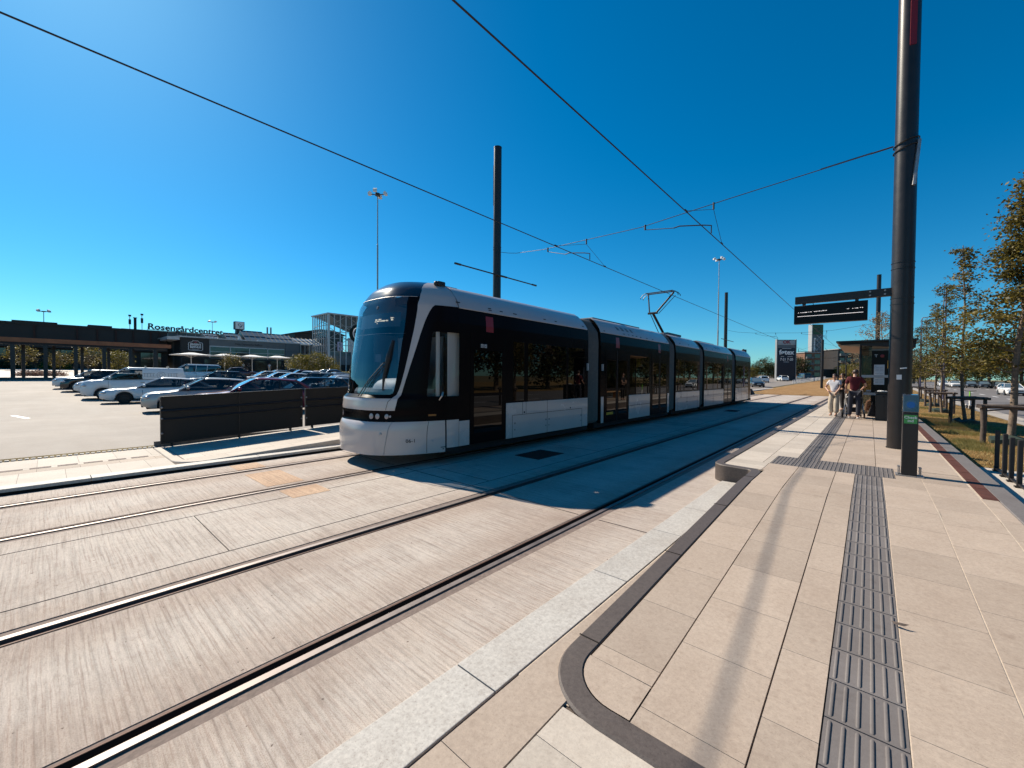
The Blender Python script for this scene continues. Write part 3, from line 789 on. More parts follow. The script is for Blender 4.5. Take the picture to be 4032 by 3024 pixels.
def prof(scale=1.0, zlo=.29, zhi=3.0):
    pts = [(1.325, z) for z in rng(zlo, 2.7, 3)] + [(half_w(z), z) for z in (2.8, 2.9, 3.0)]
    return pts
def module(y0, y1, parent, doors, windows, panels, reds, roofbox=None, first=False, last=False):
    car = MB()
    P = [(1.325, .31), (1.325, 2.7), (1.3125, 2.85), (1.30, 3.0)]
    for s in (1, -1):
        car.loft([[(XC+s*v, y, z) for v, z in P] for y in (y0, y1)], close=False)
    for y in ((y0,) if not first else ()) + ((y1,) if not last else ()):
        car.add([(XC-1.32,y,.31),(XC+1.32,y,.31),(XC+1.32,y,2.7),(XC+1.29,y,3.0),(XC+1.05,y,3.3),(XC-1.05,y,3.3),(XC-1.29,y,3.0),(XC-1.32,y,2.7)], [tuple(range(8))])
    body = car.build('carriage', M['tblack'], parent)
    # roof fairings (both sides) and the grey roof between
    F = [(1.312, 2.985), (1.318, 3.0), (1.28, 3.10), (1.2, 3.215), (1.06, 3.365), (.93, 3.45), (.86, 3.46)]
    for s in (1, -1):
        fm = MB()
        a, c = y0+.0, y1-.0
        ch = .10
        rings = []
        for y, k in ((a if first else a+.0, 0 if first else 1), (a+.12, 0), (c-.12, 0), (c, 0 if last else 1)):
            rings.append([(XC+s*(v - .02*k), y + (.10*(z-2.985)/.47 if (k and y < (a+c)/2) else (-.10*(z-2.985)/.47 if k else 0)), z - .006*k) for v, z in F])
        fm.loft(rings, close=False)
        fo = fm.build('roof_fairing', M['twhite2'], body, smooth=40)
    rf = MB(); rf.box(XC-.87, XC+.87, y0+.1 if not first else y0, y1-.1 if not last else y1, 3.25, 3.44); rf.build('roof', M['troof'], body)
    if roofbox:
        for (a, c, w, h) in roofbox:
            rb = MB(); rb.box(XC-w, XC+w, a, c, 3.44, h); rb.build('roof_equipment', M['troof'], body, bevel=.03)
    for s in (1, -1):
        for (a, c, z0, z1) in panels:
            pm = MB(); x = XC+s*1.325
            pm.box(min(x, x+s*.010), max(x, x+s*.010), a, c, z0, z1)
            po = pm.build('side_panel', M['twhite'], body, bevel=.004)
            sm = MB(); xx = x+s*.0105
            if c-a > 1.2:
                mid = a+(c-a)*.44
                def bx(y0_, y1_, za, zb): sm.box(min(xx, xx+s*.002), max(xx, xx+s*.002), y0_, y1_, za, zb)
                if c-a > 2.6:
                    bx(a+.2, c-.3, .80, .808); bx(mid, mid+.009, z0, z1); bx(a+.2, a+.209, z0, .80); bx(c-.309, c-.3, z0, .80)
                    bx(a+.55, a+.558, .80, z1); bx(a+.68, a+.688, .80, z1); bx(a+.60, a+.64, .83, .87); bx(c-.9, c-.86, .83, .87)
                    for q in (a+.28, mid-.06, mid+.07, c-.36): bx(q, q+.025, .60, .64); bx(q, q+.02, .46, .49)
                else:
                    bx(a, c, .72, .735)
                sm.build('panel_gap', M['seam'], po)
        for (a, c, z0, z1) in windows:
            wm = MB(); x = XC+s*1.3255
            wm.box(min(x, x+s*.004), max(x, x+s*.004), a, c, z0, z1); wm.build('window', M['tglass'], body, bevel=.0015)
        for (a, c) in doors:
            dm = MB(); x = XC+s*1.325; dm.box(min(x, x+s*.007), max(x, x+s*.007), a, c, .31, 2.55)
            do = dm.build('door', M['tblack'], body, bevel=.003)
            leaves = 2 if c-a > 1.25 else 1
            w = (c-a)/leaves
            for k in range(leaves):
                gm = MB(); xx = XC+s*1.3325
                for z0, z1 in ((1.33, 2.2), (.52, 1.27)):
                    gm.box(min(xx, xx+s*.003), max(xx, xx+s*.003), a+k*w+.10, a+(k+1)*w-.10, z0, z1)
                # keep both panes of a leaf in one mesh: one leaf glazing
                gm.build('door_window', M['tglass'], do)
            if leaves == 2:
                em = MB(); em.box(min(XC+s*1.332, XC+s*1.335), max(XC+s*1.332, XC+s*1.335), (a+c)/2-.012, (a+c)/2+.012, .33, 2.5); em.build('door_edge', M['seam'], do)
        for (a, c) in reds:
            rm = MB(); x = XC+s*1.325
            rm.add([(XC+s*1.329, a, 2.585), (XC+s*1.329, c, 2.585), (XC+s*1.329, c, 2.7), (XC+s*1.309, c, 2.91), (XC+s*1.309, a, 2.91), (XC+s*1.329, a, 2.7)], [(0,1,2,5),(5,2,3,4)])
            rm.build('red_marker', M['redsign'], body)
    return body
C1 = module(5.25, 10.05, TR, [(5.54, 6.56)], [(6.84,7.22,1.12,2.45),(7.36,8.95,1.08,2.45),(9.05,9.85,1.1,2.45)], [(5.255,5.52,.31,.80),(6.61,10.03,.30,1.085)], [(5.98,6.2)], first=True)
C2 = module(10.75, 16.25, TR, [(11.05,12.56),(14.5,16.0)], [(12.72,14.28,1.1,2.4)], [(10.8,10.95,.3,1.08),(12.66,14.36,.29,1.075),(16.06,16.23,.29,1.05)], [(11.71,11.95),(15.1,15.32)], roofbox=[(11.2,14.6,.80,3.53)])
C3 = module(16.95, 20.1, TR, [], [(17.0,17.9,1.12,2.42),(18.0,20.0,1.12,2.42)], [(16.97,20.07,.29,1.06)], [], roofbox=[(17.6,19.6,.6,3.6)])
C4 = module(20.75, 26.05, TR, [(24.3,25.85)], [(20.85,22.2,1.1,2.42),(22.3,24.2,1.1,2.42)], [(20.78,24.25,.28,1.05)], [(24.9,25.12)], roofbox=[(21.5,24.4,.75,3.53)])
C5 = module(26.85, 30.85, TR, [], [(26.95,28.4,1.1,2.42),(28.5,30.1,1.1,2.42)], [(26.88,30.2,.28,1.05)], [], last=True)
# bellows
for (a, c) in ((10.05,10.75),(16.25,16.95),(20.1,20.75),(26.05,26.85)):
    P = [(-1.2,.32),(-1.27,.4),(-1.27,2.7),(-1.24,2.98),(-1.0,3.32),(-.8,3.40),(.8,3.40),(1.0,3.32),(1.24,2.98),(1.27,2.7),(1.27,.4),(1.2,.32)]
    n = 20; rings = []
    for k in range(n+1):
        s = 1.0 if k % 2 else .945
        y = lerp(a, c, k/n)
        rings.append([(XC+v*s, y, 1.7+(z-1.7)*(s if z > 2 else 1)) for v, z in P])
    m = MB(); m.loft(rings, cap=True); m.build('bellows', M['bellow'], TR, smooth=20)
# underframe and bogies
for (a, c) in ((5.05,10.2),(10.6,16.4),(16.8,20.2),(20.6,26.2),(26.7,31.6)):
    m = MB(); m.box(XC-1.22, XC+1.22, a, c, .16, .33); m.build('underframe', M['under'], TR)
for y in (6.9, 8.7, 17.6, 19.4, 28.0, 29.8):
    m = MB()
    for x in (-.72, .72): m.tube([(XC+x-.06,y,.31),(XC+x+.06,y,.31)], .31, 20)
    m.tube([(XC-.7,y,.31),(XC+.7,y,.31)], .07, 8); m.build('wheelset', M['under'], TR, smooth=40)
# seam lines on fairing, vents, grille
def fair_pt(z, off=.002): return half_w(z) + .006 + off
m = MB()
for y in (6.63, 8.17):
    pr = [(half_w(z)+.008, z) for z in (3.0,3.05,3.1,3.2,3.28,3.35,3.42)]
    for s in (1,-1):
        m.loft([[(XC+s*v, yy, z) for v, z in pr] for yy in (y-.008 if y > 5.1 else y-.014, y+.008)], close=False)
m.build('fairing_seam', M['seam'], C1, fix=False)
def slots(body, items):
    mm = MB()
    for y, z, w, h in items:
        for s in (1, -1):
            v = interp(z, [3.0,3.10,3.215,3.365], [1.318,1.28,1.2,1.06]); dv = -.55
            mm.obox((XC+s*(v+.001), y, z), (0,1,0), (s*dv, 0, 1), (s*1, 0, .5), w/2, h/2, .004)
    mm.build('vent_slots', M['seam'], body)
slots(C1, [(5.25,3.10,.10,.022),(6.12,3.09,.09,.02),(6.12,3.05,.09,.02),(6.47,3.07,.09,.02),(6.92,3.07,.12,.02),(8.03,3.07,.09,.02),(8.5,3.07,.09,.02),(9.8,3.07,.08,.02)])
slots(C2, [(11.0,3.05,.1,.02),(16.0,3.05,.1,.02)] + [(12.02+.34*k, 3.17+.026*j, .17, .011) for k in range(4) for j in range(5)] + [(12.3,3.06,.16,.02),(12.65,3.06,.12,.02),(12.95,3.06,.12,.02),(13.25,3.06,.12,.02),(13.58,3.05,.1,.03),(14.1,3.05,.12,.02),(14.6,3.05,.12,.02)])
slots(C3, [(17.5,3.1,.12,.03),(18.6,3.1,.12,.03),(19.8,3.1,.1,.02)])
slots(C4, [(23.0+.34*k, 3.17+.026*j, .17, .011) for k in range(3) for j in range(5)] + [(21.2,3.1,.12,.03),(22.2,3.1,.12,.03)])
slots(C5, [(27.2+.6*k,3.08,.1,.025) for k in range(6)])
def nose_box(name, t, z, hu, hv, hn, m, off=.0, parent=TR, round_=False):
    a, c = Vector(nose_pt(t-.01, z)), Vector(nose_pt(t+.01, z)); u = (c-a).normalized(); up = (Vector(nose_pt(t, z+.02))-Vector(nose_pt(t, z-.02))).normalized()
    n = u.cross(up).normalized()
    p = Vector(nose_pt(t, z)) + n*off
    b = MB()
    if round_:
        k = 20; ring = [p + u*hu*math.cos(2*PI*i/k) + up*hv*math.sin(2*PI*i/k) for i in range(k)]
        b.add([q - n*.01 for q in ring] + [q + n*hn for q in ring] + [p + n*hn*1.8], [(i,(i+1)%k,(i+1)%k+k,i+k) for i in range(k)] + [(i+k,(i+1)%k+k,2*k) for i in range(k)])
    else: b.obox(p, u, up, n, hu, hv, hn)
    return b.build(name, m, parent, smooth=40 if round_ else None), p, u, up, n

for t, r in ((.40,.052),(.485,.05),(.588,.045),(.622,.022)):
    for s in (1, -1):
        o, *_ = nose_box('headlight', s*t, .935, r*.8, r, .008, M['lamp'], .002, round_=True)
m = MB()
for (t0, t1) in ((.643,.643),):
    for s in (1, -1):
        a = [nose_pt(s*(lerp(.646,.592,k/8)), lerp(.835,.25,k/8), .003) for k in range(9)]
        m.tube(a, .009, 6)
m.build('bumper_seam', M['frame'], TR)
m = MB()
for z0, z1, t in ((.25,.83,.893),):
    for s in (1,-1):
        a = [nose_pt(s*t, lerp(z1,z0,k/6), .002) for k in range(7)]; m.tube(a, .005, 5)
m.build('bumper_gap', M['seam'], TR)
for t in (.56,): nose_box('tow_cap', t, .625, .026, .026, .012, M['frame'], .002, round_=True)
nose_box('bumper_catch', .92, .47, .018, .018, .008, M['frame'], .002); nose_box('bumper_slot', .965, .335, .05, .006, .004, M['seam'], .002); nose_box('bumper_stud', .965, .30, .01, .01, .004, M['seam'], .002)
tm = text_mb('06-1', .092, .0015, .0, sx=1.1)
u = Vector((.40,.917,0)); p = Vector((XC+1.068, 4.325, .488)) + Vector((.917,-.40,0))*.008
tm.xf(basis(p, u, (0,0,1))); tm.build('fleet_number', M['seam'], TR, fix=False)
o, p, u, up, n = nose_box('side_marker', .905, .945, .075, .017, .008, M['orange'], .004)
# small emblem on the far part of the nose
m = MB(); pts = [Vector(nose_pt(-.43+.017*math.cos(a), 1.17+.05*math.sin(a), .004)) for a in rng(0, 2*PI, 20)]; m.tube(pts, .004, 5); nose_e = m.build('nose_emblem', M['seam'], TR)
nose_box('nose_mark', -.435, 1.085, .012, .012, .003, M['redsign'], .003)
m = MB()
a = [nose_pt(t, 1.262, .004) for t in rng(-.62,.60,20)]; m.tube(a, .004, 5)
for s in (1,): m.tube([nose_pt(s*.625, 1.25, .003), nose_pt(s*.60, 1.2, .003), nose_pt(s*.585,1.05,.003)], .004, 5)
m.build('nose_seam', M['seam'], TR)
m = MB(); m.tube([nose_pt(t, 3.155, .0) for t in rng(-.75,.75,30)], .006, 5); m.build('dome_seam', M['frame'], TR)
m = MB(); m.tube([nose_pt(t, 2.45, -.004) for t in rng(-.66,.66,24)], .004, 5); m.build('screen_line', M['cabgrey'], TR)
# cab interior: floor, dash, destination panel, rear wall, seat
m = MB(); m.box(XC-1.0, XC+1.0, 4.5, 5.5, .82, .86); m.build('cab_floor', M['cabgrey'], TR)
m = MB()
ring = lambda z, k, yb: [(XC+t*half_w(1.3)*.78, nose_n(1.3)+.12+k+1.2*plan(t)*.8, z) for t in rng(-.98,.98,24)] + [(XC+.98*half_w(1.3)*.78, yb, z), (XC-.98*half_w(1.3)*.78, yb, z)]
m.loft([ring(.9,.0,4.9), ring(1.36,.02,4.9), ring(1.42,.06,4.9)], cap=True); m.build('dashboard', M['cabgrey'], TR)
m = MB()
hump = []
for z, g in ((1.36,0),(1.44,.015),(1.50,.045),(1.56,.10),(1.60,.18),(1.62,.28),(1.625,.36)):
    hump.append([(XC+.31+(.52-g*.8)*c_, 4.60+ (.42-g)*s_, z) for c_, s_ in [(math.copysign(abs(math.cos(a))**.5, math.cos(a)), math.copysign(abs(math.sin(a))**.5, math.sin(a))) for a in rng(0, 2*PI*23/24, 23)]])
m.loft(hump, cap=True); m.build('instrument_cowl', M['cabwhite'], TR, smooth=60)
m = MB(); m.box(XC-1.28, XC-.15, 5.46, 5.5, .85, 2.55); m.box(XC-.15, XC+1.28, 5.46, 5.5, .85, 1.0); m.build('cab_wall', M['cabwhite'], TR)
m = MB(); m.box(XC-.15, XC+.55, 5.465, 5.5, 1.0, 2.5); m.box(XC+1.0, XC+1.29, 5.46, 5.49, 1.0, 2.6); m.build('cab_door', M['cabgrey'], TR)
m = MB(); m.box(XC-1.29, XC+1.29, 5.5, 5.54, .3, 2.95); m.build('cab_bulkhead', M['shade'], TR)
m = MB(); m.box(XC+1.20, XC+1.235, 5.06, 5.40, 1.25, 2.55); m.box(XC+1.14, XC+1.18, 4.83, 4.89, 1.25, 2.55); m.build('cab_partition', M['cabwhite'], TR)
m = MB(); m.box(XC-1.12, XC-1.08, 4.85, 5.46, .85, 2.6); m.build('cab_lining', M['cabgrey'], TR)
m = MB(); m.box(XC-.12, XC+.42, 4.95, 5.08, 1.3, 2.05); m.box(XC-.12, XC+.42, 4.75, 5.05, 1.2, 1.32); m.build('driver_seat', M['shade'], TR, bevel=.04)
m = MB(); m.box(XC-.62, XC-.40, 4.6, 4.66, 1.95, 2.12); m.tube([(XC-.5,4.7,1.4),(XC-.5,4.66,2.0)], .02, 6); m.build('cab_monitor', M['cabgrey'], TR)
# destination display behind glass
pts0 = [nose_pt(t, 2.585, -.07) for t in rng(-.36,.56,16)]; pts1 = [nose_pt(t, 2.855, -.07) for t in rng(-.36,.56,16)]
m = MB(); m.loft([pts0, pts1], close=False); dd = m.build('destination_display', M['destp'], TR, smooth=60)
m = MB(); rnd = random.Random(3)
def led(t0, t1, z):
    t = t0
    while t < t1:
        w = rnd.uniform(.008,.02)
        a, c = Vector(nose_pt(t, z, -.062)), Vector(nose_pt(min(t+w,t1), z, -.062))
        m.obox((a+c)/2, c-a, (0,0,1), (c-a).cross(Vector((0,0,1))), (c-a).length/2, rnd.choice((.006,.010,.012)), .002); t += w + rnd.uniform(.004,.012)
led(.10,.16,2.735); led(.18,.24,2.735); led(.42,.47,2.75); led(.09,.13,2.70); led(.14,.38,2.705); led(.43,.46,2.715); led(.15,.16,2.665)
m.build('display_text', M['led'], dd)
nose_box('front_camera', .19, 2.955, .03, .035, .004, M['destp'], .003, round_=True)
# wiper
m = MB(); W = lambda v, z, o: nose_pt(v/half_w(z), z, o)
m.tube([W(.15,1.285,.03), W(.42,1.6,.06), W(.67,1.92,.05)], .009, 6); m.tube([W(.24,1.285,.03), W(.45,1.58,.06), W(.69,1.86,.05)], .008, 6)
m.tube([W(.68,1.40,.03), W(.69,1.65,.045), W(.72,2.0,.045), W(.74,2.32,.03)], [.012,.028,.045,.02], 8)
m.tube([W(.66,1.91,.05), W(.74,1.90,.06)], .016, 6)
m.build('windscreen_wiper', M['cplastic'], TR)
# side camera arm, roof antennas
m = MB(); m.tube([(XC+1.235,4.84,1.22),(XC+1.29,4.86,1.30),(XC+1.27,4.90,1.37)], [.012,.02,.014], 8); m.build('door_handle', M['steel'], TR)
m = MB(); m.box(XC+.80, XC+.92, 5.06, 5.24, 3.44, 3.54); m.box(XC+.74, XC+.84, 5.3, 5.62, 3.43, 3.49); m.sphere((XC+.86,5.05,3.49), .05)
m.build('roof_antenna', M['pole_dark'], TR, bevel=.02)
m = MB(); m.sphere((XC+.8,31.2,3.52), .1); m.box(XC+.7, XC+.9, 31.5, 31.7, 3.35, 3.6); m.build('roof_antenna', M['pole_dark'], TR)
m = MB(); m.box(XC+1.33, XC+1.36, 5.8, 5.98, 2.25, 2.33); ic = m.build('door_pictogram', M['ink'], C1)
m = MB()
for y in (5.80, 5.895):
    m.obox((XC+1.361, y+.04, 2.29), (0,1,0), (0,0,1), (1,0,0), .036, .036, .001)
m.build('pictogram_plate', M['frame'], ic)
m = MB()
for k in range(2): m.obox((XC+1.3625, 5.84+.095*k, 2.285), (0,1,.5 if k else -.3), (0,-.4,1), (1,0,0), .022, .006, .001)
m.build('pictogram_mark', M['ink'], ic)
m = MB(); m.box(XC+1.333, XC+1.337, 11.13, 11.55, .52, .60); m.build('door_label', M['yellow'], C2)
for k, (nm, y) in enumerate((('c', 9.98), ('d', 10.82))):
    m = MB(); m.box(XC+1.33, XC+1.38, y-.03, y+.03, 1.85, 2.05); m.build('side_camera', M['frame'], C1 if k == 0 else C2, bevel=.01)
# pantograph
def pantograph():
    m = MB(); py = 18.9
    m.box(XC-.55, XC+.55, py-.8, py+.9, 3.58, 3.66)
    for x in (-.5,.5):
        for y in (py-.7, py+.8): m.cyl((XC+x,y), .06, 3.45, 3.6, 10)
    base = m.build('pantograph', M['pole_dark'], TR)
    kn = Vector((XC-.10, 18.0, 4.55)); foot = Vector((XC, 19.1, 3.68)); head = Vector((XC, 18.55, 5.50))
    m = MB(); m.tube([foot, kn], .055, 8); m.tube([foot+Vector((-.12,-.3,.02)), kn+Vector((-.12,.05,-.05))], .018, 6); m.build('lower_arm', M['pole_dark'], base)
    m = MB(); m.tube([kn+Vector((-.22,0,0)), kn+Vector((.22,0,0))], .05, 8)
    m.tube([kn+Vector((-.15,0,0)), head+Vector((-.55,0,-.02))], .03, 8); m.tube([kn+Vector((.15,0,0)), head+Vector((.62,0,-.02))], .04, 8)
    m.tube([kn+Vector((.25,.05,-.03)), head+Vector((.68,.05,-.15))], .014, 6); m.build('upper_arm', M['pole_dark'], base)
    m = MB()
    for dy in (-.14, .14):
        h = head + Vector((0,dy,.05))
        m.tube([h+Vector((-.62,0,0)), h+Vector((.62,0,0))], .025, 6)
        for s in (-1, 1): m.tube([h+Vector((s*.62,0,0)), h+Vector((s*.76,0,-.06)), h+Vector((s*.86,0,-.18)), h+Vector((s*.86,0,-.24))], .016, 6)
    m.tube([head+Vector((-.55,-.14,.03)), head+Vector((-.55,.14,.03))], .02, 6); m.tube([head+Vector((.55,-.14,.03)), head+Vector((.55,.14,.03))], .02, 6)
    m.build('collector_head', M['pole_dark'], base)
pantograph()
# ------------------------------------------------------------------ overhead line and poles
PR = (.46, 11.43); PL = (-12.2, 12.85); PR2 = (.46, 50); PL2 = (-12.2, 50)
def pole(name, label, xy, zb, zt, r, bar=False, stripe=True, group='catenary poles beside the tracks'):
    T = thing(name, label, 'pole', (xy[0], xy[1], zb), 0, group)
    m = MB(); m.cyl(xy, r, zb, zt, 40, r*.94); m.build('shaft', M['pole'], T, smooth=40)
    m = MB(); m.cyl(xy, r*.98, zt, zt+.03, 32); m.build('cap', M['pole_dark'], T, smooth=40)
    m = MB(); m.cyl(xy, r*1.06, zb, zb+.02, 28); m.build('foot', M['pole_dark'], T, smooth=40)
    return T
T1 = pole('catenary_pole', 'thick dark pole at the right that carries the hanging departure board', PR, .27, 11.2, .178)
for z in (3.31, 3.19, 4.02, 3.9): m = MB(); m.cyl(PR, .182, z, z+.014, 40); m.build('band', M['pole_dark'], T1)
m = MB(); m.cyl(PR, .181, 2.50, 2.506, 40); m.build('band', M['pole_dark'], T1)
for z in (6.42, 6.30): m = MB(); m.tube([(PR[0]+.19*math.cos(a), PR[1]+.19*math.sin(a), z+.05*math.cos(a+PI)*-1) for a in rng(0, 2*PI, 24)], .012, 6); m.build('cable_loop', M['pole_dark'], T1)
a0 = R_(-72)
m = MB(); d = Vector((math.cos(a0), math.sin(a0), 0)); tv = Vector((-d.y, d.x, 0))
m.obox((PR[0]+d.x*.172, PR[1]+d.y*.172, 9.55), tv, (0,0,1), d, .05, 1.3, .006); m.build('red_stripe', M['red'], T1)
m = MB(); d2 = Vector((math.cos(R_(-55)), math.sin(R_(-55)), 0)); m.tube([(PR[0]+.2*math.cos(R_(-25)), PR[1]+.2*math.sin(R_(-25)), 6.4), (PR[0]+.2*math.cos(R_(-55)), PR[1]+.2*math.sin(R_(-55)), 5.5)], .032, 6); m.build('stay_rod', M['galv'], T1)
m = MB(); m.obox((PR[0]-.02, PR[1]-.18, 1.72), (1,.1,0), (0,0,1), (0,-1,0), .038, .048, .004); m.build('plate', M['white'], T1)
m = MB(); m.obox((PR[0]+.04, PR[1]-.178, 1.90), (1,.25,.12), (-.12,0,1), (.25,-1,0), .05, .012, .003); m.build('sticker', M['white'], T1)
m = MB(); m.obox((PR[0]-.185, PR[1]+.05, 1.98), (0,1,0), (0,0,1), (1,0,0), .05, .08, .004); m.build('warning_label', M['yellow'], T1)
T2 = pole('catenary_pole', 'tall dark pole rising behind the front half of the tram', PL, .2, 11.45, .178)
m = MB(); a1 = R_(-150); d = Vector((math.cos(a1), math.sin(a1), 0)); tv = Vector((-d.y, d.x, 0))
m.obox((PL[0]+d.x*.172, PL[1]+d.y*.172, 9.86), tv, (0,0,1), d, .05, .85, .006); m.build('red_stripe', M['red'], T2)
m = MB(); q = lambda y: (PL[0]+.2, y, 5.97)
m.tube([q(10.35),q(15.3)], .028, 8); m.tube([q(10.3),q(10.6)], .042, 8); m.tube([q(15.05),q(15.35)], .042, 8); m.tube([q(12.45),q(13.25)], .042, 8)
m.build('light_bar', M['pole_dark'], T2)
m = MB(); m.cyl(PL, .182, 7.2, 7.22, 32); m.cyl(PL, .182, 7.1, 7.12, 32); m.build('band', M['pole_dark'], T2)
T3 = pole('catenary_pole', 'distant dark pole standing behind the shelter roof', PR2, .27, 11.1, .17)
T4 = pole('catenary_pole', 'dark pole rising behind the rear half of the tram', PL2, .2, 11.1, .178)
m = MB(); m.tube([(PL2[0]+.2,47.5,5.82),(PL2[0]+.2,52.6,5.82)], .035, 8); m.build('light_bar', M['pole_dark'], T4)
cl = ['first centre pole beyond the platform, standing in the dry grass', 'second centre pole beyond the platform, between the grass tracks', 'third and smaller centre pole down the line', 'farthest centre pole down the line']
cp = []
for i, y in enumerate((75, 115, 155, 195)):
    T = pole('centre_pole', cl[i], (-5.3, y), terrain(-5.3,y), terrain(-5.3,y)+7.1, .17, group='centre poles beyond the platform'); cp.append(T)
    z = terrain(-5.3,y)
    m = MB(); m.tube([(-8.3,y,z+5.45),(-2.3,y,z+5.45)], .035, 6)
    for s in (-1, 1): m.tube([(-5.3+s*.3,y,z+5.9),(-5.3+s*.45,y,z+5.6),(-5.3+s*.9,y,z+5.45)], .02, 5); m.tube([(-5.3+s*2.9,y,z+5.45),(-5.3+s*2.9,y,z+5.9)], .03, 5); m.tube([(-5.3+s*.17,y,z+6.6),(-5.3+s*2.9,y,z+5.6)], .008, 4)
    m.build('bracket', M['pole_dark'], T)
def wire(name, label, pts, r=.011, group=None):
    m = MB(); m.tube(pts, r, 6); return tag(m.build(name, M['wire'], smooth=60), label, 'wire', group)
ys = [-25, 0, 11.5, 30, 50, 75, 115, 155, 195]
wire('contact_wire', 'overhead wire over the empty near track', [(-3.29, y, 5.54 if y <= 50 else 5.5+far_rise(y)) for y in ys], .0115)
wire('contact_wire', 'overhead wire above the tram, touched by the pantograph', [(-7.3, y, 5.66 if y <= 50 else 5.55+far_rise(y)) for y in ys], .0115)
def span(label, a, b, low, near):
    a, b = Vector(a), Vector(b)
    def at(x):
        t = (x-a.x)/(b.x-a.x); p = a.lerp(b, t); zc = interp(-x, [-a.x, 2.73, 5.4, 9.48, 11.2, -b.x], [a.z, low+.08, low, low+.24, low+.46, b.z]); return Vector((p.x, p.y, zc))
    xs_ = rng(a.x, b.x, 24)
    T = thing('span_wire', label, 'wire', tuple(at(-5.3)), 0, 'cross wires that hold the contact wires')
    m = MB(); m.tube([at(x) for x in xs_], .0095 if near else .012, 6)
    if near:
        m.tube([at(a.x), at(a.x-.35)], .016, 6)
        for x in (-.5,-.72,-.95): m.tube([at(a.x+x+.18)+Vector((0,0,.018)), at(a.x+x-.25)+Vector((0,0,.018))], .006, 5)
    m.build('cable', M['wire'], T)
    for cx, cz, dx in ((-3.29, 5.54, -.05), (-7.3, 5.66, -.25)):
        hang = at(cx+dx+.1); h = hang + Vector((0,0,-.15)); p = at(cx); m = MB()
        m.tube([hang+Vector((0,0,.03)), h], .024, 8); m.tube([h, (cx, p.y-2.0, cz+.015)], .006, 5); m.tube([h, (cx, p.y+1.05, cz+.015)], .006, 5)
        for yy in (p.y-2.0, p.y+1.05): m.tube([(cx,yy-.07,cz+.02),(cx,yy+.07,cz+.02)], .02, 6)
        m.build('hanger', M['wire'], T)
        g = at(cx-1.95); m = MB()
        m.tube([g+Vector((0,0,.03)), g+Vector((0,0,-.12))], .028, 8); m.tube([g+Vector((0,0,-.12)), (cx-1.0, p.y, cz+.40)], .011, 6)
        m.tube([(cx-1.0, p.y, cz+.40), (cx-.85, p.y, cz+.42), (cx-.22, p.y, cz+.30), (cx-.0, p.y, cz+.24), (cx-.0, p.y, cz+.03)], .016, 6)
        m.build('steady_arm', M['wire'], T)
span('cable slung across both tracks from the thick right pole', (PR[0]-.19,PR[1],6.42), (PL[0]+.19,PL[1],6.98), 6.28, True)
span('distant cable slung across the tracks behind the departure board', (PR2[0]-.18,PR2[1],6.73), (PL2[0]+.19,PL2[1],6.95), 6.22, False)

# ------------------------------------------------------------------ departure board and arm
AB = thing('departure_board', 'black departure board with white lines of text hanging from an arm', 'sign', (-.5, 11.43, 3.4))
m = MB(); m.box(-1.33, .36, 11.36, 11.46, 3.38, 3.545); m.build('arm', M['pole'], AB, bevel=.012)
m = MB()
for x in (-.03, .20):
    for z in (3.425, 3.50): m.tube([(x,11.36,z),(x,11.345,z)], .017, 10)
m.build('bolt', M['galv'], AB)
m = MB(); m.box(-1.19,-1.13,11.38,11.44,3.32,3.39); m.box(-.27,-.21,11.38,11.44,3.31,3.39); m.tube([(-1.0,11.41,3.38),(-.98,11.41,3.32)], .006, 5); m.build('bracket', M['pole_dark'], AB)
m = MB(); m.box(-1.34,-.06,11.34,11.50,2.92,3.335); sb = m.build('display_case', M['screen'], AB, bevel=.01)
m = MB(); m.box(-1.275,-.13,11.332,11.339,3.083,3.091); m.build('rule', M['ledw'], sb)
m = MB(); rnd = random.Random(11)
def marks(x0, x1, z, big=.5):
    x = x0
    while x < x1:
        w = rnd.uniform(.012,.035); m.box(x, min(x+w,x1), 11.332, 11.339, z-rnd.uniform(.003,.008), z+rnd.uniform(.002,.006)); x += w+rnd.uniform(.004,.02)
marks(-1.262,-1.247,3.173); marks(-1.22,-1.05,3.175); marks(-1.035,-1.0,3.178); marks(-.97,-.92,3.178); marks(-.91,-.83,3.18); marks(-.82,-.74,3.182); marks(-.40,-.365,3.182); marks(-.31,-.285,3.182); marks(-.27,-.20,3.184); marks(-.185,-.13,3.187)
m.build('display_text', M['ledw'], sb)
m = MB(); tm = text_mb('Rosengårdcentret', .026, .001); tm.xf(basis((-1.19,11.337,3.325),(1,0,0),(0,0,1))); tm.build('stop_name', M['frame'], sb, fix=False)

# ------------------------------------------------------------------ check-in post
CK = thing('check_in_post', 'slim black check in post with a blue reader and green label', 'ticket post', (.455, 8.3, .27))
m = MB(); m.box(.31,.61,8.20,8.40,.27,.284); m.build('base_plate', M['galv'], CK)
m = MB()
pr = [(.372,8.23),(.538,8.23),(.538,8.40),(.372,8.40)]
m.prism([(x,y,.284) for x,y in pr], (0,0,.915)); m.build('body', M['pole'], CK, bevel=.01)
m = MB()
pr = [(.372,8.225),(.538,8.225),(.545,8.41),(.365,8.41)]
m.add([(.370,8.226,1.20),(.540,8.226,1.20),(.540,8.40,1.20),(.370,8.40,1.20),(.370,8.245,1.455),(.540,8.245,1.455),(.540,8.40,1.465),(.370,8.40,1.465)], [(0,3,2,1),(4,5,6,7),(0,1,5,4),(1,2,6,5),(2,3,7,6),(3,0,4,7)])
m.build('reader_head', mat('reader_face', (.045,.055,.075), .15, coat=.8), CK, bevel=.012)
fy = lambda z: 8.226+(z-1.20)*.0745
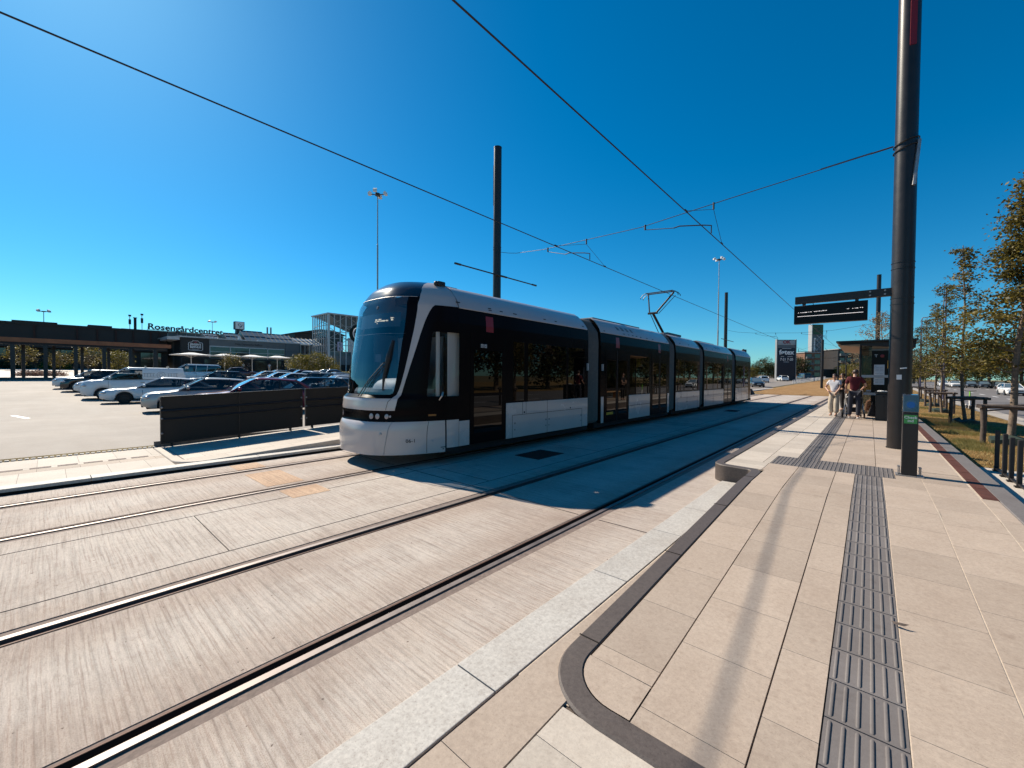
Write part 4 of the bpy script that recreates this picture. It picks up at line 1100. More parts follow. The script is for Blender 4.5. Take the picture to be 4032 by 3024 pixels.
for rad_, off_, nm_, mt_ in ((.070,.0035,'reader_ring',mat('reader_ring', (.045,.085,.15), .25, coat=.5)),(.045,.006,'reader_light',M['blue'])):
    m = MB(); k = 28; ring = [(.455+rad_*math.cos(2*PI*i/k), 1.312+rad_*math.sin(2*PI*i/k)) for i in range(k)]
    m.add([(x, fy(z)-off_, z) for x, z in ring] + [(x, fy(z)+.002, z) for x, z in ring], [tuple(range(k))] + [(i,(i+1)%k,(i+1)%k+k,i+k) for i in range(k)]); m.build(nm_, mt_, CK)
m = MB(); m.box(.386,.524,8.224,8.229,1.04,1.165); gl = m.build('label', M['green'], CK)
m = MB()
for tx, z in (('Check', 1.128), ('ind', 1.080)):
    t_ = text_mb(tx, .052, .0008, .001); t_.xf(basis((.455,8.2225,z),(1,0,0),(0,0,1))); m.join(t_)
m.build('label_text', M['white'], gl, fix=False)
m = MB()
for x in (.335,.35,.56,.575): m.box(x,x+.008,8.26,8.34,.284,.40)
m.box(.33,.36,8.25,8.35,.395,.405); m.box(.555,.585,8.25,8.35,.395,.405); m.build('foot_bracket', M['galv'], CK)

# ------------------------------------------------------------------ shelter
SH = thing('tram_shelter', 'tram shelter with a flat dark roof and glass walls behind the people', 'shelter', (.2, 23, .27))
m = MB(); m.prism([(-1.0,20.0,3.05),(1.25,20.0,3.05),(1.25,26,3.05),(-1.0,26,3.05)], (0,0,.06)); m.prism([(-.86,20.2,2.97),(1.2,20.2,2.80),(1.2,20.2,3.05),(-.96,20.2,3.05)], (0,5.7,0)); m.build('roof', M['pole_dark'], SH)
m = MB(); m.quad((-.93,20.15,3.045),(-.2,20.15,3.045),(-.2,25.9,3.045),(-.93,25.9,3.045))
m = MB(); m.add([(-.95,20.05,3.03),(-.30,20.05,2.965),(-.30,25.9,2.965),(-.95,25.9,3.03),(-.95,20.05,3.045),(-.30,20.05,3.045),(-.30,25.9,3.045),(-.95,25.9,3.045)], [(0,3,2,1),(4,5,6,7),(0,1,5,4),(1,2,6,5),(2,3,7,6),(3,0,4,7)])
m.v = [(x,y,z-.085) for x,y,z in m.v]; m.build('soffit', M['wood'], SH)
m = MB()
for k in range(4): m.box(-.28+.0, 1.1, 20.6+k*1.3, 20.9+k*1.3, 2.74, 2.8)
m.build('ceiling_light', M['frame'], SH)
m = MB()
for p in ((-.28,20.3),(-.28,25.7),(1.05,20.3),(1.05,25.7),(1.05,23)): m.cyl(p, .035, .27, 2.95, 10)
m.build('post', M['pole_dark'], SH)
m = MB(); m.box(.04,1.05,20.26,20.40,.27,2.72); m.build('info_panel', M['screen'], SH, bevel=.01)
m = MB(); m.box(.11,.40,20.245,20.259,1.46,2.20); pp = m.build('timetable', M['paper'], SH)
m = MB()
for k in range(11):
    if k in (3, 7): continue
    m.box(.14,.24,20.242,20.246,2.08-k*.055,2.095-k*.055); m.box(.265,.37,20.242,20.246,2.08-k*.055,2.092-k*.055)
m.box(.14,.17,20.242,20.246,2.13,2.16); m.build('timetable_print', M['galv'], pp)
m = MB(); t_ = text_mb('T', .15, .003, .003); t_.xf(basis((.16,20.25,2.52),(1,0,0),(0,0,1))); t_.build('shelter_mark', M['frame'], SH, fix=False)
m = MB(); m.sphere((.33,20.25,2.52),.06,12,8,(1,.1,1)); m.build('shelter_lamp', M['redsign'], SH)
m = MB(); m.box(-.28,.04,20.30,20.312,.35,2.9); m.box(1.045,1.057,20.4,25.7,.35,2.9); m.box(-.28,1.05,25.69,25.70,.35,2.9); m.build('glass_wall', M['shglass'], SH)
m = MB(); m.box(-.24,.9,20.225,20.24,1.72,1.82); m.box(-.19,.36,20.225,20.24,1.07,1.16); m.box(-.1,.12,20.27,20.285,1.2,1.26); m.build('glass_band', M['frame'], SH)
m = MB(); m.box(.45,.95,21.2,25,.68,.73)
for y in (21.4,23,24.8): m.box(.5,.9,y,y+.05,.27,.68)
m.build('bench', M['wood'], SH)
BN = thing('litter_bin', 'dark square litter bin by the thick pole with paper on its lid', 'bin', (.38, 18.75, .27))
m = MB(); m.box(.16,.60,18.5,19.0,.27,1.16); m.build('bin_body', M['pole_dark'], BN, bevel=.02)
m = MB(); m.box(.14,.62,18.48,19.02,1.18,1.23); m.box(.2,.56,18.55,18.95,1.15,1.19); m.build('lid', M['pole'], BN, bevel=.01)
m = MB(); m.box(.375,.385,18.49,18.5,.3,1.12); m.sphere((.36,18.49,1.08),.018,8,6); m.build('bin_door', M['seam'], BN)
m = MB(); m.sphere((.30,18.7,1.255),.09,8,6,(1.2,1,.35)); m.sphere((.40,18.72,1.25),.06,7,5,(1.2,1,.35)); tag(m.build('crumpled_paper', M['paper']), 'crumpled white paper left on top of the litter bin', 'paper')

# ------------------------------------------------------------------ left fences
def fence(label, y0, y1, tilt0, tilt1):
    x = -11.5
    T = thing('barrier_screen', label, 'fence', (x, (y0+y1)/2, .1), 0, 'dark screens along the far platform ramp')
    zb = lambda y: ramp_l(y)
    H0, G = 1.0, .085
    m = MB()
    m.add([(x+d,y,zb(y)+z) for d in (0,.03) for y, z in ((y0,G),(y1,G),(y1,G+H0),(y0,G+H0))], [(0,1,2,3),(7,6,5,4),(0,4,5,1),(1,5,6,2),(2,6,7,3),(3,7,4,0)])
    m.build('panel', M['fence'], T)
    m = MB()
    n = 14
    rail = lambda z, r: m.tube([(x+.035,y0,zb(y0)+z),(x+.035,y1,zb(y1)+z)], r, 8)
    rail(.785,.030); rail(.60,.022); m2 = m; m2.build('rib', M['pole_dark'], T)
    m = MB(); 
    for z in (G, G+H0): m.obox((x+.015,(y0+y1)/2,(zb(y0)+zb(y1))/2+z), (0,y1-y0,zb(y1)-zb(y0)), (1,0,0), (0,0,1), math.hypot(y1-y0,zb(y1)-zb(y0))/2, .024, .012)
    m.box(x-.01,x+.045,y0-.015,y0+.015,zb(y0)+G-.01,zb(y0)+G+H0+.01); m.box(x-.01,x+.045,y1-.015,y1+.015,zb(y1)+G-.01,zb(y1)+G+H0+.01)
    m.build('edge_frame', M['galv'] if False else M['pole_dark'], T)
    ps = [y0+.18, (y0+y1)/2, y1-.28]
    for y in ps:
        m = MB(); m.box(x-.05,x-.008,y-.02,y+.02,zb(y)-.02,zb(y)+G+H0-.05); m.box(x+.032,x+.046,y-.012,y+.012,zb(y)-.02,zb(y)+(G+H0 if y == ps[1] else G+.02)); m.build('post', M['pole_dark'], T)
    m = MB()
    for y in (y0+.01, y1-.02):
        for z in (.86,.62,.30): m.sphere((x+.05,y,zb(y)+z),.022,8,6)
    m.build('clamp', M['galv'], T)
fence('dark screen standing on its own between the parked cars and the tram front', 1.6, 4.5, 0, 0)
fence('second dark screen, half hidden behind the tram nose', 4.6, 7.6, 0, 0)
fence('third dark screen, wholly behind the tram cab', 7.7, 10.7, 0, 0)

# ------------------------------------------------------------------ street lamps and masts
def mast(label, x, y, zb, zt, r, headw):
    T = thing('lamp_mast', label, 'lamp mast', (x,y,zb), 0, 'tall lamp masts over the car park')
    m = MB(); m.tube([(x,y,zb),(x,y,lerp(zb,zt,.45)),(x,y,lerp(zb,zt,.451)),(x,y,lerp(zb,zt,.75)),(x,y,lerp(zb,zt,.751)),(x,y,zt)], [r,r,r*.75,r*.75,r*.55,r*.5], 12); m.build('mast_pole', M['galv'], T, smooth=40)
    m = MB(); m.cyl((x,y), headw*.14, zt-.1, zt+.1, 12)
    ux, uy = .75, .66
    for k, a in enumerate((0, PI, PI/2, -PI/2)):
        dx, dy = ux*math.cos(a)-uy*math.sin(a), uy*math.cos(a)+ux*math.sin(a)
        m.tube([(x,y,zt),(x+dx*headw*.35,y+dy*headw*.35,zt+.03)], .04, 6)
    m.build('mast_arm', M['pole_dark'], T)
    for k, a in enumerate((0, PI, PI/2, -PI/2)):
        dx, dy = ux*math.cos(a)-uy*math.sin(a), uy*math.cos(a)+ux*math.sin(a)
        m = MB(); c = Vector((x+dx*headw*.42, y+dy*headw*.42, zt+.06))
        m.loft([[c+Vector((dx*q-dy*w*s, dy*q+dx*w*s, h)) for s, h in ((-1,lo),(1,lo),(1,hi),(-1,hi))] for q, w, lo, hi in ((-headw*.09,.08,-.04,.1),(.0,headw*.1,-.1,headw*.15),(headw*.12,headw*.09,-.1,headw*.06))], cap=True)
        m.build('floodlight', M['white'], T)
mast('tall lamp mast rising straight above the tram front', -32, 18.8, .1, 17.1, .085, 1.5)
mast('tall lamp mast rising above the rear half of the tram', -17, 65.4, terrain(-17,65), 19.0, .10, 1.6)
mast('small distant lamp mast above the long dark mall roof', -137, -.5, 2.6, 15.0, .12, 2.4)
mast('tiny far lamp mast seen above the mall sign letters', -150, 33, 2.6, 17.2, .12, 2.4)
def street_lamp(label, x, y, h):
    zb = terrain(x, y); T = thing('street_lamp', label, 'street lamp', (x,y,zb), 0, 'street lamps along the road on the right')
    m = MB(); m.tube([(x,y,zb),(x,y,h-.1),(x+.02,y,h),(x+.15,y,h+.08)], [.10,.06,.05,.045], 10); m.build('lamp_pole', mat('lamp_paint', (.10,.085,.15), .4, .3), T, smooth=60)
    m = MB(); m.obox((x+.75,y,h+.12), (1,0,.08), (0,1,0), (-.08,0,1), .72, .16, .05); m.build('lamp_head', M['frame'], T, bevel=.03)
    m = MB(); m.obox((x+.25,y,h-3.2), (1,0,0), (0,1,0), (0,0,1), .28, .03, .03); m.build('lamp_bracket', M['pole_dark'], T)
street_lamp('street lamp whose head clears the second young tree', 5.45, 58, 10.55)
street_lamp('farther street lamp just right of the thick pole', 5.6, 85, 10.6)
# ------------------------------------------------------------------ cars
WHEELS = {}
def car(name, label, style, col, x, y, head, z=None, L=4.3, W=1.78, H=1.48, extras=(), group='cars in the car park', lights_on=False, cat=None):
    """car built with its nose towards local +y, then turned to heading `head` (degrees, 0 = +Y)"""
    zt = terrain(x, y) + .006 if z is None else z
    cat = cat or ('van' if style in ('van', 'bus') else 'car')
    T = thing(name, label, cat, (x, y, zt), R_(head), group)
    hl = L/2; paintm = P_[col]
    st = dict(hatch=(.62,.95,.62,.84,.23,.01,-.32,-.475), sedan=(.55,.88,.56,.76,.21,.0,-.27,-.44), suv=(.72,1.03,.68,.94,.235,.04,-.34,-.482),
              wagon=(.58,.91,.58,.80,.22,.02,-.37,-.49), van=(.78,1.20,.78,1.12,.31,.10,-.485,-.495), bus=(.75,1.14,.74,1.06,.34,.15,-.47,-.49))[style]
    rear_z, belt, nose_lo, hood, ya, yb, yc, yd = st
    rear_top = dict(sedan=.93, hatch=.98, suv=1.08, wagon=.96, van=1.2, bus=1.14)[style]
    ya, yb, yc, yd = ya*L, yb*L, yc*L, yd*L
    rw = H*.215 if style != 'van' else .33; ra = rw*1.17
    wy = (hl - L*.195, -hl + L*.20)
    def top(v):
        return interp(v, [-hl, -hl+.06, -hl+.25, -hl*.2, ya-.05, ya+.04, ya+.3, hl-.35, hl-.10, hl],
                      [rear_top-.22, rear_top-.05, rear_top, belt+.03, belt, belt-.01, belt-.05, hood+.02, hood-.06, nose_lo])
    def hw(v):
        u = abs(v)/hl; k = 1-.03*u**2-(.20 if v > 0 else .12)*u**9
        return W/2*k
    def bot(v):
        z = .20 + .10*max(0, (abs(v)/hl-.86)/.14)
        for w in wy:
            d = abs(v-w)
            if d < ra: z = max(z, math.sqrt(ra*ra-d*d) + rw*.93)
        return z
    vs = sorted(set([round(-hl + L*i/64, 4) for i in range(65)] + [round(w+s*ra*k, 4) for w in wy for s in (-1,1) for k in (.999,.97,.9,.8,.6)]))
    rings = []
    for v in vs:
        zb, z1, w = bot(v), top(v), hw(v); z1 = max(z1, zb+.1)
        h = lambda f: lerp(zb, z1, f)
        e = 1.0
        half = [(w*.55, zb+.0), (w*.90, zb), (w*.965, h(.10)), (w, h(.34)), (w*1.0, h(.62)), (w*.965, h(.80)), (w*.93, h(.90)), (w*.84, h(.975)), (w*.5, z1+.015)]
        rings.append([(a, v, b) for a, b in half] + [(-a, v, b) for a, b in half[::-1]])
    m = MB(); m.loft(rings, cap=True)
    # flat dark floor seen through the wheel arches
    body = m.build('body', paintm, T, smooth=38, local=True)
    m = MB(); m.box(-W*.40, W*.40, -hl+.15, hl-.15, .18, belt-.25); m.build('floor_pan', M['cplastic'], body, local=True)
    # glasshouse
    def roofz(v):
        if v >= yb: return lerp(H-.03, top(ya)-.02, ((v-yb)/(ya-yb))**1.15)
        if v >= yc: return H - .03*((v-yb)/(yb-yc))**2 - .05*max(0, (v-yb)/(yc-yb))**2*(1 if style in ('hatch','sedan') else .3)
        return lerp(roofz(yc), top(yd)-.0, ((yc-v)/(yc-yd))**1.2) if yc > yd else H
    tumble = .72 if style not in ('van','bus') else .86
    def sect(v, off=0.0, z0=-.02):
        zt_, zr = top(v)+z0, roofz(v); wb = hw(v)*.925+off; f = max(0, min(1, (zr-zt_)/(H-belt)))
        wr = lerp(wb, W/2*tumble+off, f); zr += off
        zr = max(zr, zt_+.005)
        return [(wb, zt_), (lerp(wb,wr,.5)+.012*f, lerp(zt_,zr,.52)), (wr+.008*f, lerp(zt_,zr,.90)), (wr-.05*f, zr-.008*f), (wr*.55, zr+.012*f)]
    def gh(v0, v1, off, n=26):
        rr = []
        for k in range(n+1):
            v = lerp(v0, v1, k/n); h = sect(v, off); rr.append([(a, v, b) for a, b in h] + [(-a, v, b) for a, b in h[::-1]])
        return rr
    m = MB(); m.loft(gh(yd, ya, 0), cap=True); m.build('window', M['cside'] if style != 'bus' else M['cglass'], T, smooth=50, local=True)
    m = MB(); m.box(-W*.40, W*.40, yd+.12, ya-.30, belt-.2, max(top(0), rear_top)+.03); it = m.build('interior', M['shade'], T, local=True)
    for sx_ in (-1, 1):
        for v_ in (yb-.55, yb-1.5):
            if v_ < yc: continue
            m = MB(); m.box(sx_*W*.21-.20, sx_*W*.21+.20, v_-.10, v_+.02, belt-.1, belt+.22); m.box(sx_*W*.21-.12, sx_*W*.21+.12, v_-.10, v_-.02, belt+.25, belt+.40); m.build('seat', M['cplastic'], it, local=True, bevel=.02)
    m = MB(); w0, w1 = lerp(ya, yb, .06), lerp(ya, yb, .92); rr = []
    for k in range(9):
        v = lerp(w0, w1, k/8); h = sect(v, .004); e = h[3]; rr.append([(e[0]*.93, v, e[1]-.0), (h[4][0], v, h[4][1]+.002), (-h[4][0], v, h[4][1]+.002), (-e[0]*.93, v, e[1])])
    m.loft(rr, close=False); m.build('windscreen', M['cwind_sky'], T, smooth=60, local=True)
    # roof skin
    rr = []
    n = 16; r0, r1 = yc-(.03 if yc > yd else 0), yb+.02
    for k in range(n+1):
        v = lerp(r0, r1, k/n); h = sect(v, .006); a = h[2]; b = h[3]; c = h[4]
        rr.append([(a[0], v, lerp(h[1][1],a[1],.8)), a_b(a, v), a_b(b, v), a_b(c, v), (-c[0], v, c[1]), (-b[0], v, b[1]), (-a[0], v, a[1]), (-a[0], v, lerp(h[1][1],a[1],.8))])
    m = MB(); m.loft(rr, close=False); m.build('roof', paintm, T, smooth=50, local=True)
    # pillars
    for s in (1, -1):
        def strip(path, wd, nm):
            m = MB(); m.tube([(s*(p[0]), p[1], p[2]) for p in path], wd, 6); m.build(nm, paintm, T, smooth=60, local=True)
        front = [(sect(lerp(ya-.02, yb, t), .0)[3][0]-.0, lerp(ya-.02, yb, t), sect(lerp(ya-.02, yb, t), 0)[3][1]) for t in (0,.25,.5,.75,1)]
        strip(front, .032, 'front_pillar')
        if style in ('hatch','suv','wagon','sedan'):
            rear = [(sect(lerp(yd+.03, yc, t))[3][0], lerp(yd+.03, yc, t), sect(lerp(yd+.03, yc, t))[3][1]) for t in (0,.3,.6,1)]
            strip(rear, [.09,.08,.06,.045], 'rear_pillar')
    if style == 'van':
        m = MB(); m.loft(gh(yd, yb-.75, .008, 14), cap=True); m.build('cargo_side', paintm, T, smooth=50, local=True)
    for s in (1, -1):
        for v in ((yb-.85, yb-1.85) if style not in ('van',) else ()):
            if v < yc: continue
            h = sect(v, .004); m = MB(); m.tube([(s*h[0][0], v+.05, h[0][1]), (s*h[1][0], v, h[1][1]), (s*h[2][0], v-.03, h[2][1])], .028, 5)
            m.build('door_pillar', M['cplastic'] if style != 'bus' else paintm, T, local=True)
    # side trim, bumper, grille, lights, plate, mirrors
    def fx(v, f):
        zb, z1 = bot(v), top(v); return hw(v)*f
    m = MB()
    fw = W*.30; m.box(-fw*.95, fw*.95, hl-.03, hl+.012, nose_lo-.13, nose_lo+.02); g = m.build('grille', M['cplastic'], T, local=True, bevel=.01)
    m = MB(); m.box(-fw*.6, fw*.6, hl+.010, hl+.018, nose_lo-.075, nose_lo-.065); m.box(-.05,.05, hl+.008, hl+.02, nose_lo-.06, nose_lo+.0); m.build('grille_bar', M['steel'], g, local=True)
    m = MB(); m.box(-W*.36, W*.36, hl-.07, hl+.01, .25, .40); m.build('air_intake', M['cplastic'], T, local=True, bevel=.03)
    m = MB(); m.box(-.26,.26,hl+.012,hl+.02,.415,.525); m.box(-.26,.26,-hl-.02,-hl-.004,.62,.73); m.build('number_plate', M['plate'], T, local=True)
    for s in (1, -1):
        m = MB(); c = Vector((s*W*.375, hl-.17, nose_lo+.045)); m.sphere(c, .2, 14, 8, (.95,.75,.42)); hlamp = m.build('headlight', M['headl'], T, smooth=180, local=True)
        m = MB(); m.box(min(s*W*.40,s*W*.47), max(s*W*.40,s*W*.47), -hl-.012+.05, -hl+.12, rear_z+.05, rear_z+.30) ; m.build('tail_light', M['taill'], T, local=True, bevel=.02)
        m = MB(); ym = ya-.32; xm = hw(ym)*.93; m.sphere((s*(xm+.13), ym, top(ym)+.10), .11, 10, 7, (1,.7,.72)); m.tube([(s*xm, ym, top(ym)+.02), (s*(xm+.1), ym, top(ym)+.07)], .025, 5); m.build('wing_mirror', paintm if col not in ('silver',) else paintm, T, smooth=180, local=True)
        m = MB(); xx = s*hw(0)
        for v in (yb-.85, yb-1.75, ya-.25):
            if -hl*.75 < v < hl*.6:
                p = [(hw(v)*.999+.003, lerp(bot(v), top(v), f)) for f in (.16,.34,.62)] + [(hw(v)*.968+.003, lerp(bot(v), top(v), .80))]
                m.tube([(s*a, v, b) for a, b in p], .006, 4)
        for v in (yb-.75, yb-1.62):
            m.box(min(s*hw(v)*.985, s*(hw(v)*.985+.03)), max(s*hw(v)*.985, s*(hw(v)*.985+.03)), v-.09, v+.09, belt-.20, belt-.17)
        m.build('door_seam', M['cplastic'], T, local=True)
        m = MB(); m.tube([(s*hw(v)*.985, v, .235) for v in rng(wy[1]+ra, wy[0]-ra, 6)], .05, 6); m.build('sill', M['cplastic'], T, local=True)
    for w in wy:
        for s in (1, -1):
            key = (round(rw,3))
            if key not in WHEELS:
                m = MB(); pr = [(-.10,rw*.7),(-.105,rw*.93),(-.08,rw),(.08,rw),(.105,rw*.93),(.10,rw*.7)]
                m.loft([[(a, r*math.cos(t), r*math.sin(t)) for a, r in pr] for t in rng(0, 2*PI, 28)], close=True); tyre = m.mesh('wheel', 50); tyre.materials.append(M['tyre'])
                m = MB(); k = 28
                m.tube([(.03,0,0),(.045,0,0)], rw*.70, 28); 
                for q in range(5):
                    a = 2*PI*q/5; u = Vector((0,math.cos(a),math.sin(a))); t_ = Vector((0,-math.sin(a),math.cos(a)))
                    m.obox(Vector((.07,0,0))+u*rw*.36, u, t_, (1,0,0), rw*.33, rw*.095, .02)
                m.tube([(.05,0,0),(.10,0,0)], rw*.14, 12)
                m.loft([[(a, r*math.cos(t), r*math.sin(t)) for a, r in ((.03,rw*.72),(.095,rw*.72),(.10,rw*.68),(.09,rw*.64),(.03,rw*.64))] for t in rng(0,2*PI,28)])
                rim = m.mesh('rim', 40); rim.materials.append(M['rim'])
                m = MB(); m.tube([(.0,0,0),(.035,0,0)], rw*.69, 24); dk = m.mesh('wheel_disc'); dk.materials.append(M['cplastic'])
                WHEELS[key] = (tyre, rim, dk)
            a, b, c = WHEELS[key]
            o = bpy.data.objects.new('wheel', a); COL.objects.link(o); o.parent = T; o.location = (s*(W/2-.115), w, rw); o.rotation_euler = (0,0,0 if s > 0 else PI)
            o2 = bpy.data.objects.new('rim', b); COL.objects.link(o2); o2.parent = o
            if 'dark_rims' in extras: o2.material_slots[0].link = 'OBJECT'; o2.material_slots[0].material = M['cplastic']
    if 'bars' in extras:
        for v in (yb-.9, yb-2.0, yb-3.0):
            m = MB(); m.obox((0, v, H+.10), (1,0,0), (0,1,0), (0,0,1), W*.46, .035, .022)
            for s in (1,-1): m.box(s*W*.36-.05, s*W*.36+.05, v-.04, v+.04, H-.04, H+.09)
            m.build('roof_bar', M['steel'], T, local=True)
    if 'rails' in extras:
        m = MB()
        for s in (1,-1): m.tube([(s*W*.34, yc+.1, H-.04),(s*W*.34, yc+.2, H+.03),(s*W*.34, yb-.2, H+.03),(s*W*.34, yb-.05, H-.03)], .018, 6)
        m.build('roof_rail', M['steel'], T, local=True)
    if 'decal' in extras:
        m = MB(); s = 1
        for sx in (1,-1):
            xx = sx*(W/2*.90)
            for k, (a, h) in enumerate(((-.55,.16),(-.2,.3),(.15,.16))):
                pass
        for sx in (1,-1):
            for (v, z, rr_) in ((-1.15,1.47,.20),(-1.15,1.47,.10)):
                pts = []
                for a in rng(0, 2*PI, 24):
                    zz = z+rr_*math.sin(a); vv = v+rr_*1.0*math.cos(a)
                    h = sect(vv, .012); f = (zz-h[0][1])/(h[3][1]-h[0][1]); xx = interp(f, [0,.52,.9], [h[0][0],h[1][0],h[2][0]])
                    pts.append((sx*xx, vv, zz))
                m.tube(pts, .012, 4)
            for v0, v1 in ((-2.0,-1.45),(-.85,-.3)):
                for zz in (1.36,1.58):
                    h = sect(v0, .012); h2 = sect(v1, .012); f = (zz-h[0][1])/(h[3][1]-h[0][1]); xx = interp(f, [0,.52,.9], [h[0][0],h[1][0],h[2][0]])
                    m.tube([(sx*xx, v0, zz),(sx*xx, v1, zz)], .012, 4)
                for k in range(4):
                    vv = lerp(v0, v1, (k+.5)/4); h = sect(vv, .012); q = [(sx*interp((zz-h[0][1])/(h[3][1]-h[0][1]), [0,.52,.9], [h[0][0],h[1][0],h[2][0]]), vv, zz) for zz in (1.36,1.58)]
                    m.tube(q, .012, 4)
        m.build('faded_decal', M['frame'], T, local=True)
    return T
def a_b(p, v): return (p[0], v, p[1])
HD = 174    # cars of the nearest row point their noses towards -Y
car('parked_car', 'white hatchback at the far left end of the parked row', 'hatch', 'white', -46.6, 2.35, HD, L=4.2)
car('parked_car', 'dark grey crossover parked between the two white hatchbacks', 'suv', 'dark', -43.0, 2.75, HD, L=4.3, H=1.56)
car('parked_car', 'small white hatchback tucked beside the white panel van', 'hatch', 'white', -39.6, 3.2, HD, L=4.1, H=1.46)
car('parked_van', 'white panel van with three roof bars and a faded round decal', 'van', 'white', -35.3, 3.75, HD, L=4.9, W=1.92, H=1.93, extras=('bars','decal'), group=None)
car('parked_car', 'low white sports saloon with dark wheels in front of the panel van', 'sedan', 'white', -30.9, 4.3, HD, L=4.95, W=1.95, H=1.42, extras=('dark_rims',))
car('parked_car', 'champagne coloured car half covered by the left end of the dark screen', 'hatch', 'cream', -22.9, 4.75, HD, L=4.35, H=1.47)
car('parked_car', 'wine red hatchback right behind the dark screen', 'hatch', 'red', -20, 5.9, HD, L=4.4, H=1.5)
car('parked_car', 'black estate car behind the tail of the wine red hatchback', 'wagon', 'black', -23.2, 9.3, HD, L=4.6, H=1.5)
car('parked_car', 'pale blue saloon whose windscreen shows over the second dark screen', 'sedan', 'silver', -25.6, 12.3, HD, L=4.5, H=1.46)
car('parked_car', 'black estate car behind the rear of the white panel van', 'wagon', 'black', -46, 10.4, HD, L=4.7, H=1.5)
car('parked_van', 'white minibus with long dark side windows near the parasols', 'bus', 'white', -57.5, 10.9, 176, L=5.0, W=1.92, H=1.95, group=None)
car('parked_car', 'small maroon hatchback seen from its side in front of the parasols', 'hatch', 'maroon', -69.5, 18.8, -6+4, L=3.9, W=1.68, H=1.5)
car('parked_car', 'silver car with a blinding sun glint behind the wine red hatchback', 'hatch', 'silver', -49.1, 15.4, 178, L=4.2)
car('parked_car', 'white hatchback left of its white twin in the middle of the car park', 'hatch', 'white', -45.9, 15.6, 176, L=4.2)
car('parked_car', 'white hatchback right of its white twin in the middle of the car park', 'hatch', 'white', -42.8, 15.7, 176, L=4.2)
car('parked_car', 'brown people carrier seen side on above the dark estate car', 'suv', 'brown', -39, 16.3, 150, L=4.5, H=1.62, extras=('rails',))
car('parked_car', 'white compact crossover with round headlights just left of the tram nose', 'suv', 'white', -33.4, 15.9, 178, L=4.1, H=1.56)
car('parked_car', 'black saloon parked farthest back below the glass tower bushes', 'sedan', 'black', -66.3, 24.3, 150, L=4.7, H=1.45)
car('parked_car', 'dark blue crossover with roof rails near the tower bushes', 'suv', 'blue', -57.3, 26.8, 20, L=4.4, H=1.6, extras=('rails',))
car('parked_car', 'pale silver estate car low behind the white compact crossover', 'wagon', 'silver', -45.6, 19.8, 100, L=4.5)
car('parked_car', 'maroon saloon roof showing between white roofs in the back row', 'sedan', 'maroon', -57.9, 22.3, 176, L=4.5)
car('parked_car', 'white estate roof in the back row beside the maroon saloon', 'wagon', 'white', -51.7, 21.1, 100, L=4.6, extras=('rails',))
G2 = 'cars on the road beyond the tram'
car('road_car', 'white hatchback driving away just beyond the tram tail', 'hatch', 'white', -18.0, 106, 20, L=4.2, group=G2)
car('road_car', 'white hatchback in front of the dark price tower', 'hatch', 'white', -16.8, 124, 25, L=4.2, group=G2)
car('road_car', 'black car mostly hidden by the tail of the tram', 'sedan', 'black', -13.6, 74.5, 200, L=4.6, group=G2)
car('road_car', 'dark car with pale headlamps in front of the round trees', 'suv', 'dark', -29.0, 140, 190, L=4.4, group=G2)
car('road_car', 'grey van standing right of the dark price tower', 'van', 'dark', -14.2, 142, 30, L=4.9, H=1.95, W=1.9, group=G2)
G3 = 'cars on the road at the right'
car('road_car', 'white crossover coming towards us, partly behind the nearest young tree', 'suv', 'white', 13.9, 83, 183, L=4.4, H=1.55, W=1.84, group=G3)
fr = [('white', 'white car parked far away just right of the thick pole', 13.1, 140, 'hatch'), ('white', 'white car parked far away behind the guarded tree trunks', 14.6, 136, 'suv'), ('dark', 'dark grey car parked far away left of the second tree', 16.7, 134, 'hatch'), ('blue', 'dark blue car parked far away beside the second tree trunk', 18.3, 132, 'hatch'), ('black', 'long black car parked far away behind the second tree', 20.2, 130, 'wagon')]
for c, lab, x, y, s in fr: car('parked_car', lab, s, c if c != 'blue' else 'dark', x, y, 180, L=4.3, group=G3)
# ------------------------------------------------------------------ buildings
def wall(m, x0, x1, y0, y1, z0, z1): m.box(min(x0,x1), max(x0,x1), min(y0,y1), max(y0,y1), z0, z1)
def mall():
    g = 2.0
    T = thing('shopping_mall', 'long low dark shopping mall behind the brown canopy walkway', 'building', (-112, -15, g))
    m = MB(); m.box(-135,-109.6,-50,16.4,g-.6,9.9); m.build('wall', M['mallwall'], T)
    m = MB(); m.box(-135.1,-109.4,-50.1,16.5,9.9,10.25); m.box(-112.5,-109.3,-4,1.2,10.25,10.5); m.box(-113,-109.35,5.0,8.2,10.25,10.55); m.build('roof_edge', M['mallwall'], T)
    for y in [-34,-30,-24,-18,-12,-6.5,-1.5,3.6,6.2,8.7,11.2,13.8,15.2]:
        m = MB(); m.box(-109.6,-109.35,y-.12,y+.12,g+4.2,9.9); m.build('pilaster', M['iron'], T)
    m = MB(); m.box(-109.6,-107.6,-50,16.2,g+3.9,g+4.3); m.build('eaves', M['mallwall'], T)
    rnd = random.Random(4)
    y = -48
    while y < 15:
        w = rnd.choice((2.2,3.2,4.0)); 
        m = MB(); m.box(-109.58,-109.5,y,y+w,g+.2,g+3.7); wo = m.build('window', M['bglass'], T)
        m = MB()
        for k in range(3): m.box(-109.5,-109.42,y+w*k/2-.05,y+w*k/2+.05,g+.1,g+3.8)
        m.box(-109.5,-109.42,y,y+w,g+3.7,g+3.8); m.build('window_frame', M['mallwall'], wo)
        y += w + rnd.choice((.5,1.4,2.4))
mall()
